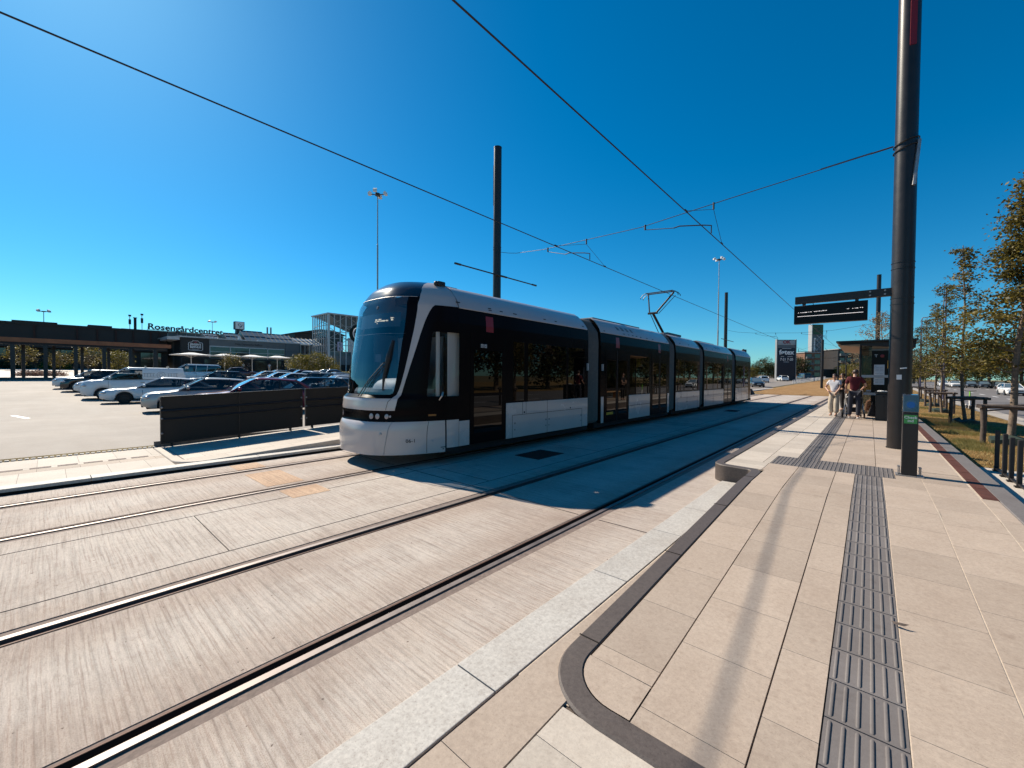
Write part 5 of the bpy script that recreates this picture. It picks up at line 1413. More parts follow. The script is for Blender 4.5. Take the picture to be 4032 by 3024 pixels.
def canopy():
    g = terrain(-65, 0)
    T = thing('canopy_walkway', 'open canopy walkway with a rusty brown roof edge on dark posts', 'canopy', (-65.5, -5, g))
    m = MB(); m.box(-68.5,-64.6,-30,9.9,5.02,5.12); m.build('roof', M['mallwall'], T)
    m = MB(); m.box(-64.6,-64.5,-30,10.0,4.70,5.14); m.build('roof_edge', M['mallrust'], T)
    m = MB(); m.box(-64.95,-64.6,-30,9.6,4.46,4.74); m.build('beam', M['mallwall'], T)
    for k in range(-12, 5):
        y = -.16+2.17*k
        m = MB(); m.box(-64.9,-64.62,y-.15,y+.15,g-.1,4.5); m.build('post', M['pole_dark'], T)
    for k in range(-12, 5):
        y = -.16+2.17*k+.6
        m = MB(); m.box(-68.3,-68.05,y-.13,y+.13,g-.1,5.02); m.build('rear_post', M['pole_dark'], T)
    m = MB(); m.box(-64.5,-62.6,-30,1.2,terrain(-63,0)-.1,g+.16); o = m.build('kerb', M['granite_dark'], tint=True); struct(o)
canopy()
def jensen():
    g = 2.0; X = -101.7
    T = thing('restaurant_building', 'restaurant with a dark sign wall and grey glazed front behind the parasols', 'building', (-108, 28, g))
    m = MB(); m.box(-120,X-.05,17.3,39.4,g-.5,8.7); m.build('wall', M['greywall'], T)
    m = MB(); m.box(X-.06,X+.12,17.3,21.75,g+2.8,8.75); m.box(X-6,X+.1,17.18,17.32,g,8.7); m.build('sign_wall', M['mallwall'], T)
    m = MB(); m.box(-120.2,X+.35,17.0,22,8.75,9.0); m.box(-120.2,X+.25,22,39.6,8.72,8.95); m.build('roof', M['frame'], T)
    m = MB(); m.box(X-9,X-.1,15.2,17.1,8.2,8.8); m.prism([(X+.2,17.1,8.85),(X-9,14.6,8.55),(X-9,14.6,8.75),(X+.2,17.1,9.05)], (0,.3,0)); m.build('side_roof', M['frame'], T)
    m = MB(); m.box(X-.04,X+.10,21.8,36.2,7.35,8.6); m.build('fascia', M['greywall'], T)
    for k in range(4):
        a = 21.95+k*3.55
        m = MB(); m.box(X-.04,X+.03,a,a+3.4,g+2.9,7.2); wo = m.build('window', M['bglass'], T)
        m = MB(); m.box(X+.03,X+.12,a-.1,a+.02,g+2.9,7.35); m.box(X+.03,X+.09,a,a+3.4,6.1,6.2); m.box(X+.03,X+.12,a,a+3.4,7.15,7.35); m.build('window_frame', M['frame'], wo)
    m = MB(); m.box(X-.04,X+.06,36.25,39.4,g,8.7); m.build('corner_wall', M['bluewall'], T)
    for k in range(3):
        m = MB(); m.box(X+.06,X+.08,36.25,39.4,g+1.6*k+1.6,g+1.6*k+1.63); m.build('panel_joint', M['seam'], T)
    m = MB(); m.box(X-.04,X+.04,17.4,36.2,g,g+2.75); m.build('shop_front', M['shade'], T)
    for k in range(6):
        m = MB(); m.box(X+.04,X+.06,18+k*3,20.3+k*3,g+.3,g+2.5); m.build('shop_window', M['bglass'], T)
    for a in (36.9,38.1):
        m = MB(); m.box(X+.06,X+.1,a,a+.8,g+.1,g+1.1); m.build('service_door', M['shade'], T)
    # crest shaped sign
    yc, zc = 19.55, 7.25
    out = [(-1.15,-.85),(-1.0,-.98),(1.0,-.98),(1.15,-.85),(1.15,.42),(1.0,.55),(.62,.62),(.42,.9),(-.42,.9),(-.62,.62),(-1.0,.55),(-1.15,.42)]
    m = MB(); m.tube([(X+.16, yc+a, zc+b) for a, b in out+out[:1]], .035, 5); m.build('sign_outline', M['letterw'], T)
    m = MB(); m.prism([(X+.12, yc+a*.97, zc+b*.97) for a, b in out], (.03,0,0)); so = m.build('sign_panel', mat('sign_brown', (.03,.012,.010), .5), T)
    m = MB()
    for tx, dz, sz in (("JENSEN'S", .15, .55), ('BØFHUS', -.38, .58)):
        t_ = text_mb(tx, sz, .01, .008, sx=.82); t_.xf(basis((X+.165,yc,zc+dz),(0,1,0),(0,0,1))); m.join(t_)
    m.box(X+.16,X+.17,yc-.6,yc+.6,zc-.8,zc-.77); m.build('sign_text', M['letterw'], so, fix=False)
    m = MB()
    m.obox((X+.165,yc,zc+.62),(0,1,0),(0,0,1),(1,0,0),.13,.12,.01); m.obox((X+.165,yc-.18,zc+.72),(0,1,-.5),(0,.5,1),(1,0,0),.09,.03,.01); m.obox((X+.165,yc+.18,zc+.72),(0,1,.5),(0,-.5,1),(1,0,0),.09,.03,.01)
    m.build('sign_emblem', M['okred'], so)
    m = MB(); t_ = text_mb('Hele Danmarks Bøfhus', .62, .02, .012, sx=.9); t_.xf(basis((X+.13,28.9,7.95),(0,1,0),(0,0,1))); t_.build('fascia_text', M['letter'], T, fix=False)
    m = MB(); m.cyl((X-1.5,27.5),.25,8.9,9.7,10); m.box(X-2,X-1,31,33,8.9,9.2); m.build('roof_vent', M['white'], T)
jensen()
def parasols():
    labs = ['large white parasol nearest the canopy walkway, first of the row', 'second white parasol of the row, under the restaurant windows', 'third white parasol of the row, above the maroon hatchback', 'last white parasol of the row, toward the glass tower']
    for k, (y0, y1) in enumerate(((14.3,19.8),(19.9,24.3),(24.4,29.0),(29.1,33.4))):
        yc, hw_ = (y0+y1)/2, (y1-y0)/2; X = -92.0; g = terrain(X, yc)
        T = thing('parasol', labs[k], 'parasol', (X, yc, g), 0, 'white parasols outside the restaurant')
        m = MB(); n = 16; rings = []
        for f, z in ((1.0,5.0),(1.0,4.9),):
            rings.append([(X+2.2*f*sx, yc+hw_*f*sy, z) for sx, sy in ((-1,-1),(0,-1),(1,-1),(1,0),(1,1),(0,1),(-1,1),(-1,0))])
        top = [(X+.35*sx, yc+.35*sy, 5.38) for sx, sy in ((-1,-1),(0,-1),(1,-1),(1,0),(1,1),(0,1),(-1,1),(-1,0))]
        mid = [(X+1.2*sx, yc+hw_*.55*sy, 5.16-(0.03 if sx*sy else 0)) for sx, sy in ((-1,-1),(0,-1),(1,-1),(1,0),(1,1),(0,1),(-1,1),(-1,0))]
        m.loft([rings[1], rings[0], mid, top], cap=True); m.build('canopy', M['umbrella'], T)
        m = MB(); m.cyl((X,yc),.05,g,5.3,8); m.build('parasol_pole', M['white'], T)
        m = MB()
        for sx, sy in ((1,1),(1,-1),(-1,1),(-1,-1)): m.tube([(X,yc,4.5),(X+1.1*sx,yc+hw_*.5*sy,5.05)], .025, 4)
        m.build('strut', M['frame'], T)
parasols()
def tower():
    g = 2.0; x0, x1, y0, y1, H = -100.3, -92.1, 41.9, 55.5, 15.3
    T = thing('glass_tower', 'square glass entrance tower with a lilac letter B inside steel bracing', 'building', (-96, 48, g))
    m = MB(); m.box(x0-.3,x1+.3,y0-.3,y1+.3,H,H+.28); m.build('roof', M['frame'], T)
    m = MB(); m.add([(x0+.3,y0+.3,H-.02),(x1-.3,y0+.3,H-.02),(x1-.3,y1,H-.02),(x0+.3,y1,H-.02),(x0+4.5,y0+6.5,H-3.4)], [(0,1,4),(1,2,4),(2,3,4),(3,0,4)]); m.build('hanging_ceiling', M['bluewall'], T)
    m = MB(); m.quad((x0,y0+.02,5.9),(x1,y0+.02,5.9),(x1,y0+.02,H),(x0,y0+.02,H)); m.quad((x1-.02,y0,5.9),(x1-.02,y1,5.9),(x1-.02,y1,H),(x1-.02,y0,H)); m.build('glazing', M['towglass'], T, fix=False)
    m = MB(); m.box(x0+.2,x1-.2,y0+.1,y0+.2,4.0,6.9); m.box(x1-.3,x1-.1,y0+.2,y1,3.9,6.9); m.build('lower_panel', M['greywall'], T)
    m = MB(); m.box(x0+.2,x1-.3,y0+.3,y0+.4,g,4.0); m.box(x1-.4,x1-.3,y0+.3,y1,g,4.0); m.build('ground_floor', M['shade'], T)
    m = MB()
    for k in range(8):
        x = lerp(x0,x1,k/7); m.box(x-.09,x+.09,y0-.1,y0+.08,g,H)
    for k in range(1,11):
        y = lerp(y0,y1,k/10); m.box(x1-.08,x1+.1,y-.09,y+.09,g,H)
    m.box(x1-.28,x1+.14,y0-.14,y0+.28,g,H); m.build('mullion', M['frame'], T)
    m = MB()
    for z in (6.9,8.4,9.9,11.4,12.9): m.tube([(x0,y0+.2,z),(x1,y0+.2,z)], .07, 5); m.tube([(x1-.2,y0,z),(x1-.2,y1,z)], .07, 5)
    for k in range(3):
        za = 6.9+k*2.8
        m.tube([(x0,y0+.3,za),(x1,y0+.3,za+2.8)], .06, 4); m.tube([(x1,y0+.3,za),(x0,y0+.3,za+2.8)], .06, 4)
        for q in range(3):
            ya, yb_ = lerp(y0,y1,q/3), lerp(y0,y1,(q+1)/3); m.tube([(x1-.3,ya,za),(x1-.3,yb_,za+2.8)], .06, 4); m.tube([(x1-.3,yb_,za),(x1-.3,ya,za+2.8)], .06, 4)
    m.build('bracing', M['frame'], T)
    m = MB(); m.box(x0+1.2,x1-2.0,y0+8,y1-.5,7.2,10.8); m.box(x0+.6,x1-3.2,y0+9,y1-.5,10.9,14.2); m.build('inner_wall', M['white'], T)
    t_ = text_mb('B', 2.9, .08, .02); t_.xf(basis((x1+.2,y0+2.6,8.0),(0,1,0),(0,0,1))); t_.build('letter_sign', M['purple'], T, fix=False)
    t_ = MB(); t_.tube([(x1+.1,y0-.1,4.8),(x1+3.0,y0-1.8,5.7)], .08, 5); t_.tube([(x1+.1,y0+.9,4.8),(x1+3.0,y0-.8,5.7)], .08, 5); t_.build('porch_stay', M['white'], T)
    E = thing('entrance_wing', 'low glass wing between the restaurant and the tower', 'building', (-101, 41, g))
    m = MB(); m.box(-112,-101.8,39.5,46,g-.5,8.6); m.build('wall', M['bluewall'], E)
    m = MB(); m.box(-112,-101.4,39.45,41.8,8.6,8.85); m.build('roof', M['white'], E)
    m = MB(); m.box(-101.8,-101.7,39.6,41.8,g+.2,8.4); wo = m.build('window', M['bglass'], E)
    m = MB()
    for y in (39.6,40.6,41.6): m.box(-101.7,-101.6,y-.05,y+.05,g,8.6)
    for z in (4.2,6.4): m.box(-101.7,-101.62,39.6,41.8,z-.05,z+.05)
    m.build('window_frame', M['frame'], wo)
tower()
def roofscape():
    T = thing('skylight_roof', 'row of peaked glass skylights above the restaurant roof', 'roof', (-112, 36, 8.7))
    def gable(y0, y1, xe, xr, ze, zr, n):
        m = MB(); m.quad((xe,y0,ze),(xe,y1,ze),(xr,y1,zr),(xr,y0,zr)); m.add([(xe,y0,ze),(xr,y0,zr),(xr-4,y0,ze)],[(0,1,2)]); m.add([(xe,y1,ze),(xr,y1,zr),(xr-4,y1,ze)],[(0,1,2)]); m.quad((xr,y0,zr),(xr,y1,zr),(xr-4,y1,ze),(xr-4,y0,ze))
        g = m.build('skylight_pane', M['sky_glass'], T, fix=False)
        m = MB()
        for k in range(n+1):
            y = lerp(y0,y1,k/n); m.tube([(xe+.03,y,ze+.03),(xr+.03,y,zr+.04)], .07, 4)
        for f in (0,.5,1): m.tube([(lerp(xe,xr,f)+.03,y0,lerp(ze,zr,f)+.04),(lerp(xe,xr,f)+.03,y1,lerp(ze,zr,f)+.04)], .07, 4)
        m.build('skylight_frame', M['pole'], g)
    gable(30.0,34.6,-107,-112,9.0,11.8,4); gable(34.7,40.6,-107,-112,9.0,11.5,6); gable(40.7,47.2,-107,-112.5,9.0,11.0,6); gable(22.6,25.0,-108,-111,9.3,10.5,3); gable(26.4,29.4,-107.6,-111,9.2,10.9,3)
    B = thing('rooftop_sign', 'square rooftop sign box with a white face and a dark curl', 'sign', (-122,32.6,10))
    m = MB(); m.box(-123.4,-121.9,31.6,33.7,13.0,15.0); m.build('sign_box', M['mallwall'], B)
    m = MB(); m.box(-121.9,-121.85,31.68,33.5,13.1,14.9); f = m.build('sign_face', M['umbrella'], B)
    m = MB(); m.tube([(-121.82, 32.65+r*math.cos(a), 14.25+r*math.sin(a)) for a, r in [(k*.45, .08+.035*k) for k in range(15)]] + [(-121.82,32.9,13.6),(-121.82,32.5,13.3)], .05, 4); m.build('curl', M['letter'], f)
    m = MB(); m.box(-123.2,-122,31.9,33.3,9,13.0); m.build('sign_base', M['pole_dark'], B)
    L = thing('rooftop_lettering', 'big dark rooftop letters spelling the mall name', 'sign', (-135, 24, 12))
    t_ = text_mb('Rosengårdcentret', 1.98, .12, .055, sx=.92); w = max(v[0] for v in t_.v)-min(v[0] for v in t_.v); k = 15.6/w
    t_.v = [(x*k,y,z) for x,y,z in t_.v]; t_.xf(basis((-134.8,24.2,13.05),(0,1,-.02),(0,0,1))); t_.build('letters', M['letter'], L, fix=False)
    m = MB(); m.tube([(-135.1,16.3,12.5),(-135.1,32,12.2)], .06, 4); 
    for k in range(9): m.tube([(-135.1,16.5+k*1.9,9.5),(-135.1,16.5+k*1.9,13.2)], .05, 4)
    m.build('letter_frame', M['frame'], L)
    P = thing('plant_building', 'pale grey roof block under the mall lettering', 'building', (-142,22,2))
    m = MB(); m.box(-150,-135.6,12,45,2,12.1); m.build('wall', M['greywall'], P); m = MB(); m.box(-150.2,-135.4,11.8,45.2,12.1,12.35); m.build('roof', M['roofgrey'], P)
    D = thing('far_building', 'dark roofed building behind the skylights', 'building', (-128,54,2))
    m = MB(); m.box(-136,-122,46,60,2,13.3); m.build('wall', M['mallwall'], D); m = MB(); m.prism([(-121.5,45.5,13.3),(-121.5,53,14.9),(-121.5,57,14.8),(-121.5,61,13.5)], (-15,0,0)); m.build('roof', M['mallwall'], D)
    C = thing('chimney_pair', 'two thin grey flues on the roof behind the skylights', 'chimney', (-130,42,12))
    for y in (41.6,42.5):
        m = MB(); m.cyl((-130,y),.22,9,15.0,8); m.build('flue', M['galv'], C)
    for k, (y, h, lab) in enumerate(((13.2,15.6,'thin rooftop antenna left of the lettering'),(15.4,16.1,'rooftop antenna with a square head just before the lettering'))):
        A = thing('roof_antenna', lab, 'antenna', (-135,y,10), 0, 'antennas on the mall roof'); m = MB(); m.tube([(-135,y,9.9),(-135,y,h)], .07, 5); m.build('antenna_mast', M['galv'], A)
        m = MB(); m.box(-135.2,-134.8,y-.25,y+.25,h-.3,h+.1); m.box(-135.2,-134.8,y-.22,y+.22,h-2.2,h-1.0); m.build('antenna_head', M['pole_dark'], A)
    A = thing('roof_flue', 'short dark flue between the two rooftop antennas', 'chimney', (-135,14.1,10)); m = MB(); m.box(-135.2,-134.8,13.9,14.4,9.9,15.0); m.build('flue_pipe', M['mallwall'], A); m = MB(); m.box(-135.3,-134.7,13.8,14.5,15.0,15.15); m.build('flue_cap', M['pole_dark'], A)
roofscape()
# round sign and its post just left of the tram
RS = thing('round_sign', 'round black sign with a pale curl half hidden by the tram nose', 'sign', (-25.6, 13.6, .1))
m = MB(); m.tube([(-25.6,13.7,4.36),(-25.47,13.62,4.36)], .62, 32); ds = m.build('sign_disc', M['screen'], RS, smooth=40)
m = MB(); m.tube([(-25.40-.0, 13.58+.40*math.cos(a)*.98, 4.36+.40*math.sin(a)) for a in rng(.2, 5.6, 28)] + [(-25.40,13.58+.25*math.cos(a),4.36+.25*math.sin(a)) for a in rng(5.9, 3.0, 16)], .04, 6); m.build('sign_curl', M['paper'], ds)
m = MB(); m.cyl((-25.6,13.7),.06,.05,3.8,10); m.build('sign_post', M['pole_dark'], RS)
m = MB(); m.box(-25.7,-25.5,13.15,13.75,.05,2.4); m.build('sign_plinth', M['log'], RS)
# ------------------------------------------------------------------ far end: price tower, pylon, blocks
def price_tower():
    c = Vector((-17.2,131.4,0)); u = Vector((.80,.60,0)).normalized(); n = Vector((u.y,-u.x,0)); g = terrain(-17,131); hw_ = 2.45
    T = thing('price_tower', 'tall dark price tower with red and white lettering beside the road', 'sign', (c.x,c.y,g))
    def P(a, z, d=0): return c + u*a + n*d + Vector((0,0,z))
    def slab(a0, a1, z0, z1, d0, d1, nm, m, par=T):
        b = MB(); b.obox(P((a0+a1)/2,(z0+z1)/2,(d0+d1)/2), u, (0,0,1), n, (a1-a0)/2, (z1-z0)/2, (d1-d0)/2); return b.build(nm, m, par)
    slab(-hw_, hw_, g+.0, 11.9, -.35, .3, 'tower_body', M['navy'])
    slab(-hw_-.08,-hw_+.08, g, 12.0, -.4, .42, 'edge_post', M['galv']); slab(hw_-.08,hw_+.08, g, 12.0, -.4, .42, 'edge_post', M['galv'])
    a = slab(-hw_+.2, hw_-.2, 10.75, 11.75, .3, .36, 'top_panel', M['frame']); slab(-hw_+.2, hw_-.2, 9.7, 10.5, .3, .36, 'price_panel', mat('grey_panel', (.12,.12,.13), .4))
    slab(-hw_+.2, hw_-.2, 10.56, 10.66, .3, .40, 'divider', M['white']); slab(-1.1, 1.2, 9.5, 9.58, .3, .36, 'divider', M['white'])
    def tx(t, size, a_, z, m, bold, sx=1.0, w=None):
        t_ = text_mb(t, size, .02, bold)
        if w:
            k = w/(max(v[0] for v in t_.v)-min(v[0] for v in t_.v)); t_.v = [(x*k,y,zz) for x,y,zz in t_.v]
        t_.xf(basis(P(a_, z, .39), u, (0,0,1))); return t_.build('lettering', m, T, fix=False)
    tx('OK', 1.15, 0, 11.24, M['okred'], .04, w=2.0); tx('føtex', 1.75, 0, 8.5, M['letterw'], .05, w=3.9); tx('7-21 7-20', .95, .05, 6.6, M['letterw'], .01, w=3.3)
    for a0, a1, z in ((-1.4,-.6,7.35),(.3,1.6,7.35),(-.7,.7,5.9)): slab(a0, a1, z, z+.07, .3, .38, 'rule', M['letterw'])
price_tower()
def pylon():
    X, Y = -20.2, 249; g = 3.0; u = Vector((.75,.66,0)).normalized(); n = Vector((u.y,-u.x,0)); c = Vector((X,Y,0)); w = 2.65
    T = thing('sign_pylon', 'tall grey lattice pylon with a green top and a vertical name', 'sign', (X,Y,g))
    def P(a, z, d=0): return c + u*a + n*d + Vector((0,0,z))
    def slab(a0,a1,z0,z1,d0,d1,nm,m):
        b = MB(); b.obox(P((a0+a1)/2,(z0+z1)/2,(d0+d1)/2), u, (0,0,1), n, (a1-a0)/2, (z1-z0)/2, (d1-d0)/2); return b.build(nm, m, T)
    slab(-w, w, g, 27.8, -1.2, 1.0, 'pylon_body', M['bluewall']); slab(-w-.3,-w, g, 27.8, -1.3, 1.15, 'edge_post', M['frame'])
    slab(-w+.1, w-.05, 23.0, 27.6, 1.0, 1.08, 'green_panel', M['greenp'])
    b = MB(); b.tube([P(.1+1.1*math.cos(a), 25.3+1.1*math.sin(a), 1.15) for a in rng(.3,5.4,18)] + [P(.1+.5*math.cos(a), 25.3+.5*math.sin(a), 1.15) for a in rng(5.8,2.5,10)], .1, 5); b.build('curl', M['greywall'], T)
    b = MB()
    for k in range(5):
        z0 = 10.5+k*2.45
        b.tube([P(-.6,z0,1.1),P(1.9,z0+2.4,1.1)], .14, 5); b.tube([P(1.9,z0,1.1),P(-.6,z0+2.4,1.1)], .14, 5); b.tube([P(-.7,z0,1.1),P(2.0,z0,1.1)], .12, 5)
    b.build('lattice', M['frame'], T)
    t_ = text_mb('Rosengårdcentret', 1.5, .05, .03); k = 12.5/(max(v[0] for v in t_.v)-min(v[0] for v in t_.v)); t_.v = [(x*k,y,z) for x,y,z in t_.v]
    t_.xf(basis(P(-1.5,15.0,1.1), (0,0,-1), u)); t_.build('vertical_name', M['letterw'], T, fix=False)
    W_ = thing('parapet_wall', 'low dark parapet at the foot of the grey pylon', 'wall', (-14,215,2)); b = MB(); b.obox((-13.5,214,3.4),u,(0,0,1),n,9.5,1.9,.4); b.build('wall', M['mallwall'], W_); b = MB(); b.obox((-13.5,214,5.35),u,(0,0,1),n,9.6,.08,.5); b.build('coping', M['greywall'], W_)
pylon()
def block(name, label, cx, cy, w, d, h, ang, m, floors, bays, balcony=True):
    g = terrain(cx, cy); u = Vector((math.cos(R_(ang)),math.sin(R_(ang)),0)); n = Vector((u.y,-u.x,0)); c = Vector((cx,cy,g))
    T = thing(name, label, 'building', (cx,cy,g))
    b = MB(); b.obox(c+Vector((0,0,h/2)), u, (0,0,1), n, w/2, h/2, d/2); b.build('wall', m, T)
    b = MB(); b.obox(c+Vector((0,0,h+.15)), u, (0,0,1), n, w/2+.3, .15, d/2+.3); b.build('roof', M['roofgrey'], T)
    for f in range(floors):
        for k in range(bays):
            a = (k+.5)/bays*w - w/2; z = (f+.5)*h/floors
            b = MB(); b.obox(c+u*a+n*(d/2+.02)+Vector((0,0,z)), u, (0,0,1), n, w/bays*.32, h/floors*.3, .03); b.build('window', M['bglass'], T)
            if balcony and k % 2 == 0:
                b = MB(); b.obox(c+u*a+n*(d/2+.5)+Vector((0,0,z-h/floors*.3)), u, (0,0,1), n, w/bays*.42, h/floors*.16, .5); b.build('balcony', M['greywall'], T)
block('brick_block', 'brown brick block with balconies beside the pylon', -20.5, 212, 7.0, 8, 10.2, 42, M['brick'], 4, 2)
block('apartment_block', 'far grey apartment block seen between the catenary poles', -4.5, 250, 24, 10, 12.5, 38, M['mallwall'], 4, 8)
block('apartment_block', 'low far flat roofed block behind the shelter', 8.5, 290, 22, 10, 9, 30, M['greywall'], 3, 7)
def railing():
    T = thing('guard_railing', 'pale guard railing along a low wall left of the grass tracks', 'railing', (-11, 110, .5))
    pts = [(-11.4,97),(-11.1,110),(-10.9,125),(-10.8,145),(-10.7,165)]
    zf = lambda y: interp(y, [97,125,165], [.30,.75,1.25])
    m = MB(); m.loft([[(x-.15,y,terrain(x,y)-.2),(x-.15,y,zf(y)),(x+.15,y,zf(y)),(x+.15,y,terrain(x,y)-.2)] for x,y in pts], cap=True); m.build('kerb_wall', M['mallwall'], T)
    m = MB()
    for h in (.35,.62,.95): m.tube([(x,y,zf(y)+h) for x,y in pts], .045, 5)
    m.build('rail', M['white'], T)
    for k in range(34):
        y = 97.2+k*2; x = interp(y,[97,110,125,145,165],[-11.4,-11.1,-10.9,-10.8,-10.7])
        m = MB(); m.tube([(x,y,zf(y)),(x,y,zf(y)+.98)], .05, 5); m.build('rail_post', M['white'], T)
    K = struct(MB().box(-11.3,-10.6,47,97,-.3,.12).build('kerb', M['granite'], tint=True))
railing()
B0 = thing('buffer_block', 'low black block on the ground beside the tram tail', 'block', (-9.6, 46.5, 0)); m = MB(); m.prism([(-11.2,45.6,0),(-8.6,45.6,0),(-8.9,45.6,.55),(-11.2,45.6,.7)], (0,1.2,0)); m.build('block_body', M['iron'], B0, bevel=.05); m = MB(); m.box(-10.6,-9.9,46,46.6,.65,1.75); m.build('cabinet', M['pole_dark'], B0)
# ------------------------------------------------------------------ trees and plants
def leaf_cloud(pts, rnd, size, per, spread, flat=.5):
    m = MB()
    for p, tb in pts:
        for _ in range(per):
            c = Vector(p) + Vector((rnd.gauss(0,spread), rnd.gauss(0,spread), rnd.gauss(0,spread*.75)))
            d = Vector((rnd.uniform(-1,1), rnd.uniform(-1,1), rnd.uniform(-.9,.35))).normalized()
            n = Vector((rnd.uniform(-1,1), rnd.uniform(-1,1), rnd.uniform(0,1.4))).normalized(); w = d.cross(n)
            if w.length < .05: continue
            w.normalize(); s = size*rnd.uniform(.65,1.3)
            t = min(1, max(0, tb + rnd.gauss(0,.2)))
            m.add([c, c+d*s*.5+w*s*.30, c+d*s*1.05, c+d*s*.5-w*s*.30], [(0,1,2,3)], t)
    return m
def young_tree(seed, H, z0, n_whorl, reach, leafsize, per, mleaf, spread=.16, trunk_r=.055, lean=.1, droop=.1):
    """returns two meshes: trunk with limbs, crown"""
    rnd = random.Random(seed); tr = MB(); pts = []
    axis = []; x = y = 0
    for k in range(9):
        z = H*k/8; axis.append(Vector((x, y, z))); x += rnd.gauss(0,lean*.35); y += rnd.gauss(0,lean*.35)
    tr.tube(axis, [trunk_r*(1.15-1.0*k/8)+.006 for k in range(9)], 10)
    def ax(z):
        f = z/H*8; i = min(7, int(f)); return axis[i].lerp(axis[i+1], f-i)
    for k in range(n_whorl):
        f = k/(n_whorl-1); z = lerp(z0, H*.97, f); L = reach*(1-f)**.8*rnd.uniform(.7,1.25) + .22
        for q in range(rnd.choice((2,3,3))):
            a = rnd.uniform(0, 2*PI); d = Vector((math.cos(a), math.sin(a), rnd.uniform(.15,.6)))
            b0 = ax(z); path = [b0]; 
            for j in range(1,5):
                b = b0 + d*L*j/4 + Vector((0,0,-droop*L*(j/4)**2)) + Vector((rnd.gauss(0,.05),rnd.gauss(0,.05),rnd.gauss(0,.04)))*L; path.append(b)
            tr.tube(path, [.022*(1-j/5)*(1.2-f)+.004 for j in range(5)], 5)
            for j in range(2,5):
                for _ in range(2):
                    s = path[j] + Vector((rnd.gauss(0,.13),rnd.gauss(0,.13),rnd.gauss(0,.1)))*L
                    pts.append((s, .35+.3*rnd.random()))
                    tr.tube([path[j], s], [.006,.003], 4, cap=False)
    cr = leaf_cloud(pts, rnd, leafsize, per, spread)
    return tr, cr
def tree_obj(name, label, loc, tm, cm, group, rz=0, sc_=1.0, cat='tree'):
    T = thing(name, label, cat, loc, rz, group); T.scale = (sc_,)*3
    for nm, me in (('trunk', tm), ('crown', cm)):
        o = bpy.data.objects.new(nm, me); COL.objects.link(o); o.parent = T
    return T
def meshes(tr, cr, mt, ml):
    a = tr.mesh('trunk', 60); a.materials.append(mt); b = cr.mesh('crown', None, True); b.materials.append(ml); return a, b
YA = meshes(*young_tree(3, 8.4, 2.2, 20, .85, .10, 48, None, .16, .075), M['bark'], M['leafa'])
YB = meshes(*young_tree(8, 7.0, 2.1, 16, .42, .10, 10, None, .10, .045, .12), M['bark'], M['leafa'])
YC = meshes(*young_tree(21, 6.6, 2.1, 15, .45, .10, 10, None, .10, .045, .10), M['bark'], M['leafa'])
YD = meshes(*young_tree(33, 6.9, 2.4, 15, 2.0, .12, 9, None, .16, .06, .12, -.1), M['bark'], M['leafb'])
GT = 'young trees in the dry verge'
tlab = [(2.88,17.1,YA,.3,.88,'nearest and fullest young tree, at the right edge behind the black slats'), (2.84,23.6,YB,1.2,1.0,'thin second young tree with a bare leaning top'), (2.82,30.4,YC,2.2,1.0,'third young tree, left of the street lamp pole'), (3.1,36.9,YC,4.0,.95,'fourth young tree, partly behind the third one'), (3.15,43.5,YB,.4,.9,'fifth young tree, beside the edge of the thick pole'), (3.2,50.2,YC,5.2,.95,'sixth young tree, smallest beside the thick pole'), (2.8,57,YB,3.3,.9,'seventh young tree, farthest in the row of the verge'),
        (4.1,10.4,YC,1.1,1.0,'young tree just outside the picture at the right'), (2.8,3.8,YA,2.0,.9,'young tree beside the platform, out of view to the right')]
for x, y, me, rz, s, lab in tlab:
    t_ = tree_obj('young_tree', lab, (x,y,terrain(x,y)), me[0], me[1], GT, rz, s)
    if y == 17.1: t_.rotation_euler = (0, R_(2.5), 0)
tree_obj('young_tree', 'pale young tree rising right behind the shelter roof', (.75,45.0,.1), YD[0], YD[1], GT, .5, 1.0)
tree_obj('young_tree', 'pale low tree showing left of the shelter post', (-1.0,62.0,.1), YD[0], YD[1], GT, 2.5, .8)
def broad(seed, H, W, z0, blobs, leaf, per, spread, trunk_r=.3):
    rnd = random.Random(seed); tr = MB(); pts = []
    tr.tube([(0,0,0),(rnd.gauss(0,.1),rnd.gauss(0,.1),H*.4),(0,0,H*.75)], [trunk_r,trunk_r*.7,trunk_r*.3], 8)
    for _ in range(blobs):
        while True:
            p = Vector((rnd.uniform(-1,1),rnd.uniform(-1,1),rnd.uniform(-1,1)))
            if .25 < p.length < 1: break
        p = p * (1/max(.55, p.length)) if rnd.random() < .75 else p
        q = Vector((p.x*W/2*rnd.uniform(.7,1.05), p.y*W/2*rnd.uniform(.7,1.05), lerp(z0,H,.5)+p.z*(H-z0)/2*rnd.uniform(.75,1.02)))
        pts.append((q, rnd.uniform(.2,.8)))
        if rnd.random() < .5: tr.tube([(0,0,rnd.uniform(.3,.6)*H), tuple(q)], [trunk_r*.25,.02], 4, cap=False)
    return tr, leaf_cloud(pts, rnd, leaf, per, spread)
BA = meshes(*broad(5, 11, 9, 1.6, 190, .42, 26, .55), M['bark'], M['leafc'])
BB = meshes(*broad(6, 9, 8, .6, 170, .42, 26, .55), M['bark'], M['leafc'])
BC = meshes(*broad(9, 8, 7, .3, 150, .40, 24, .5), M['bark'], M['leafd'])
BD = meshes(*broad(12, 4.2, 4.4, .5, 120, .22, 22, .3, .07), M['bark'], M['leafd'])
BE = meshes(*broad(14, 4.5, 3.6, 1.1, 70, .22, 20, .3, .07), M['bark'], M['leafa'])
GF = 'big trees beyond the road'
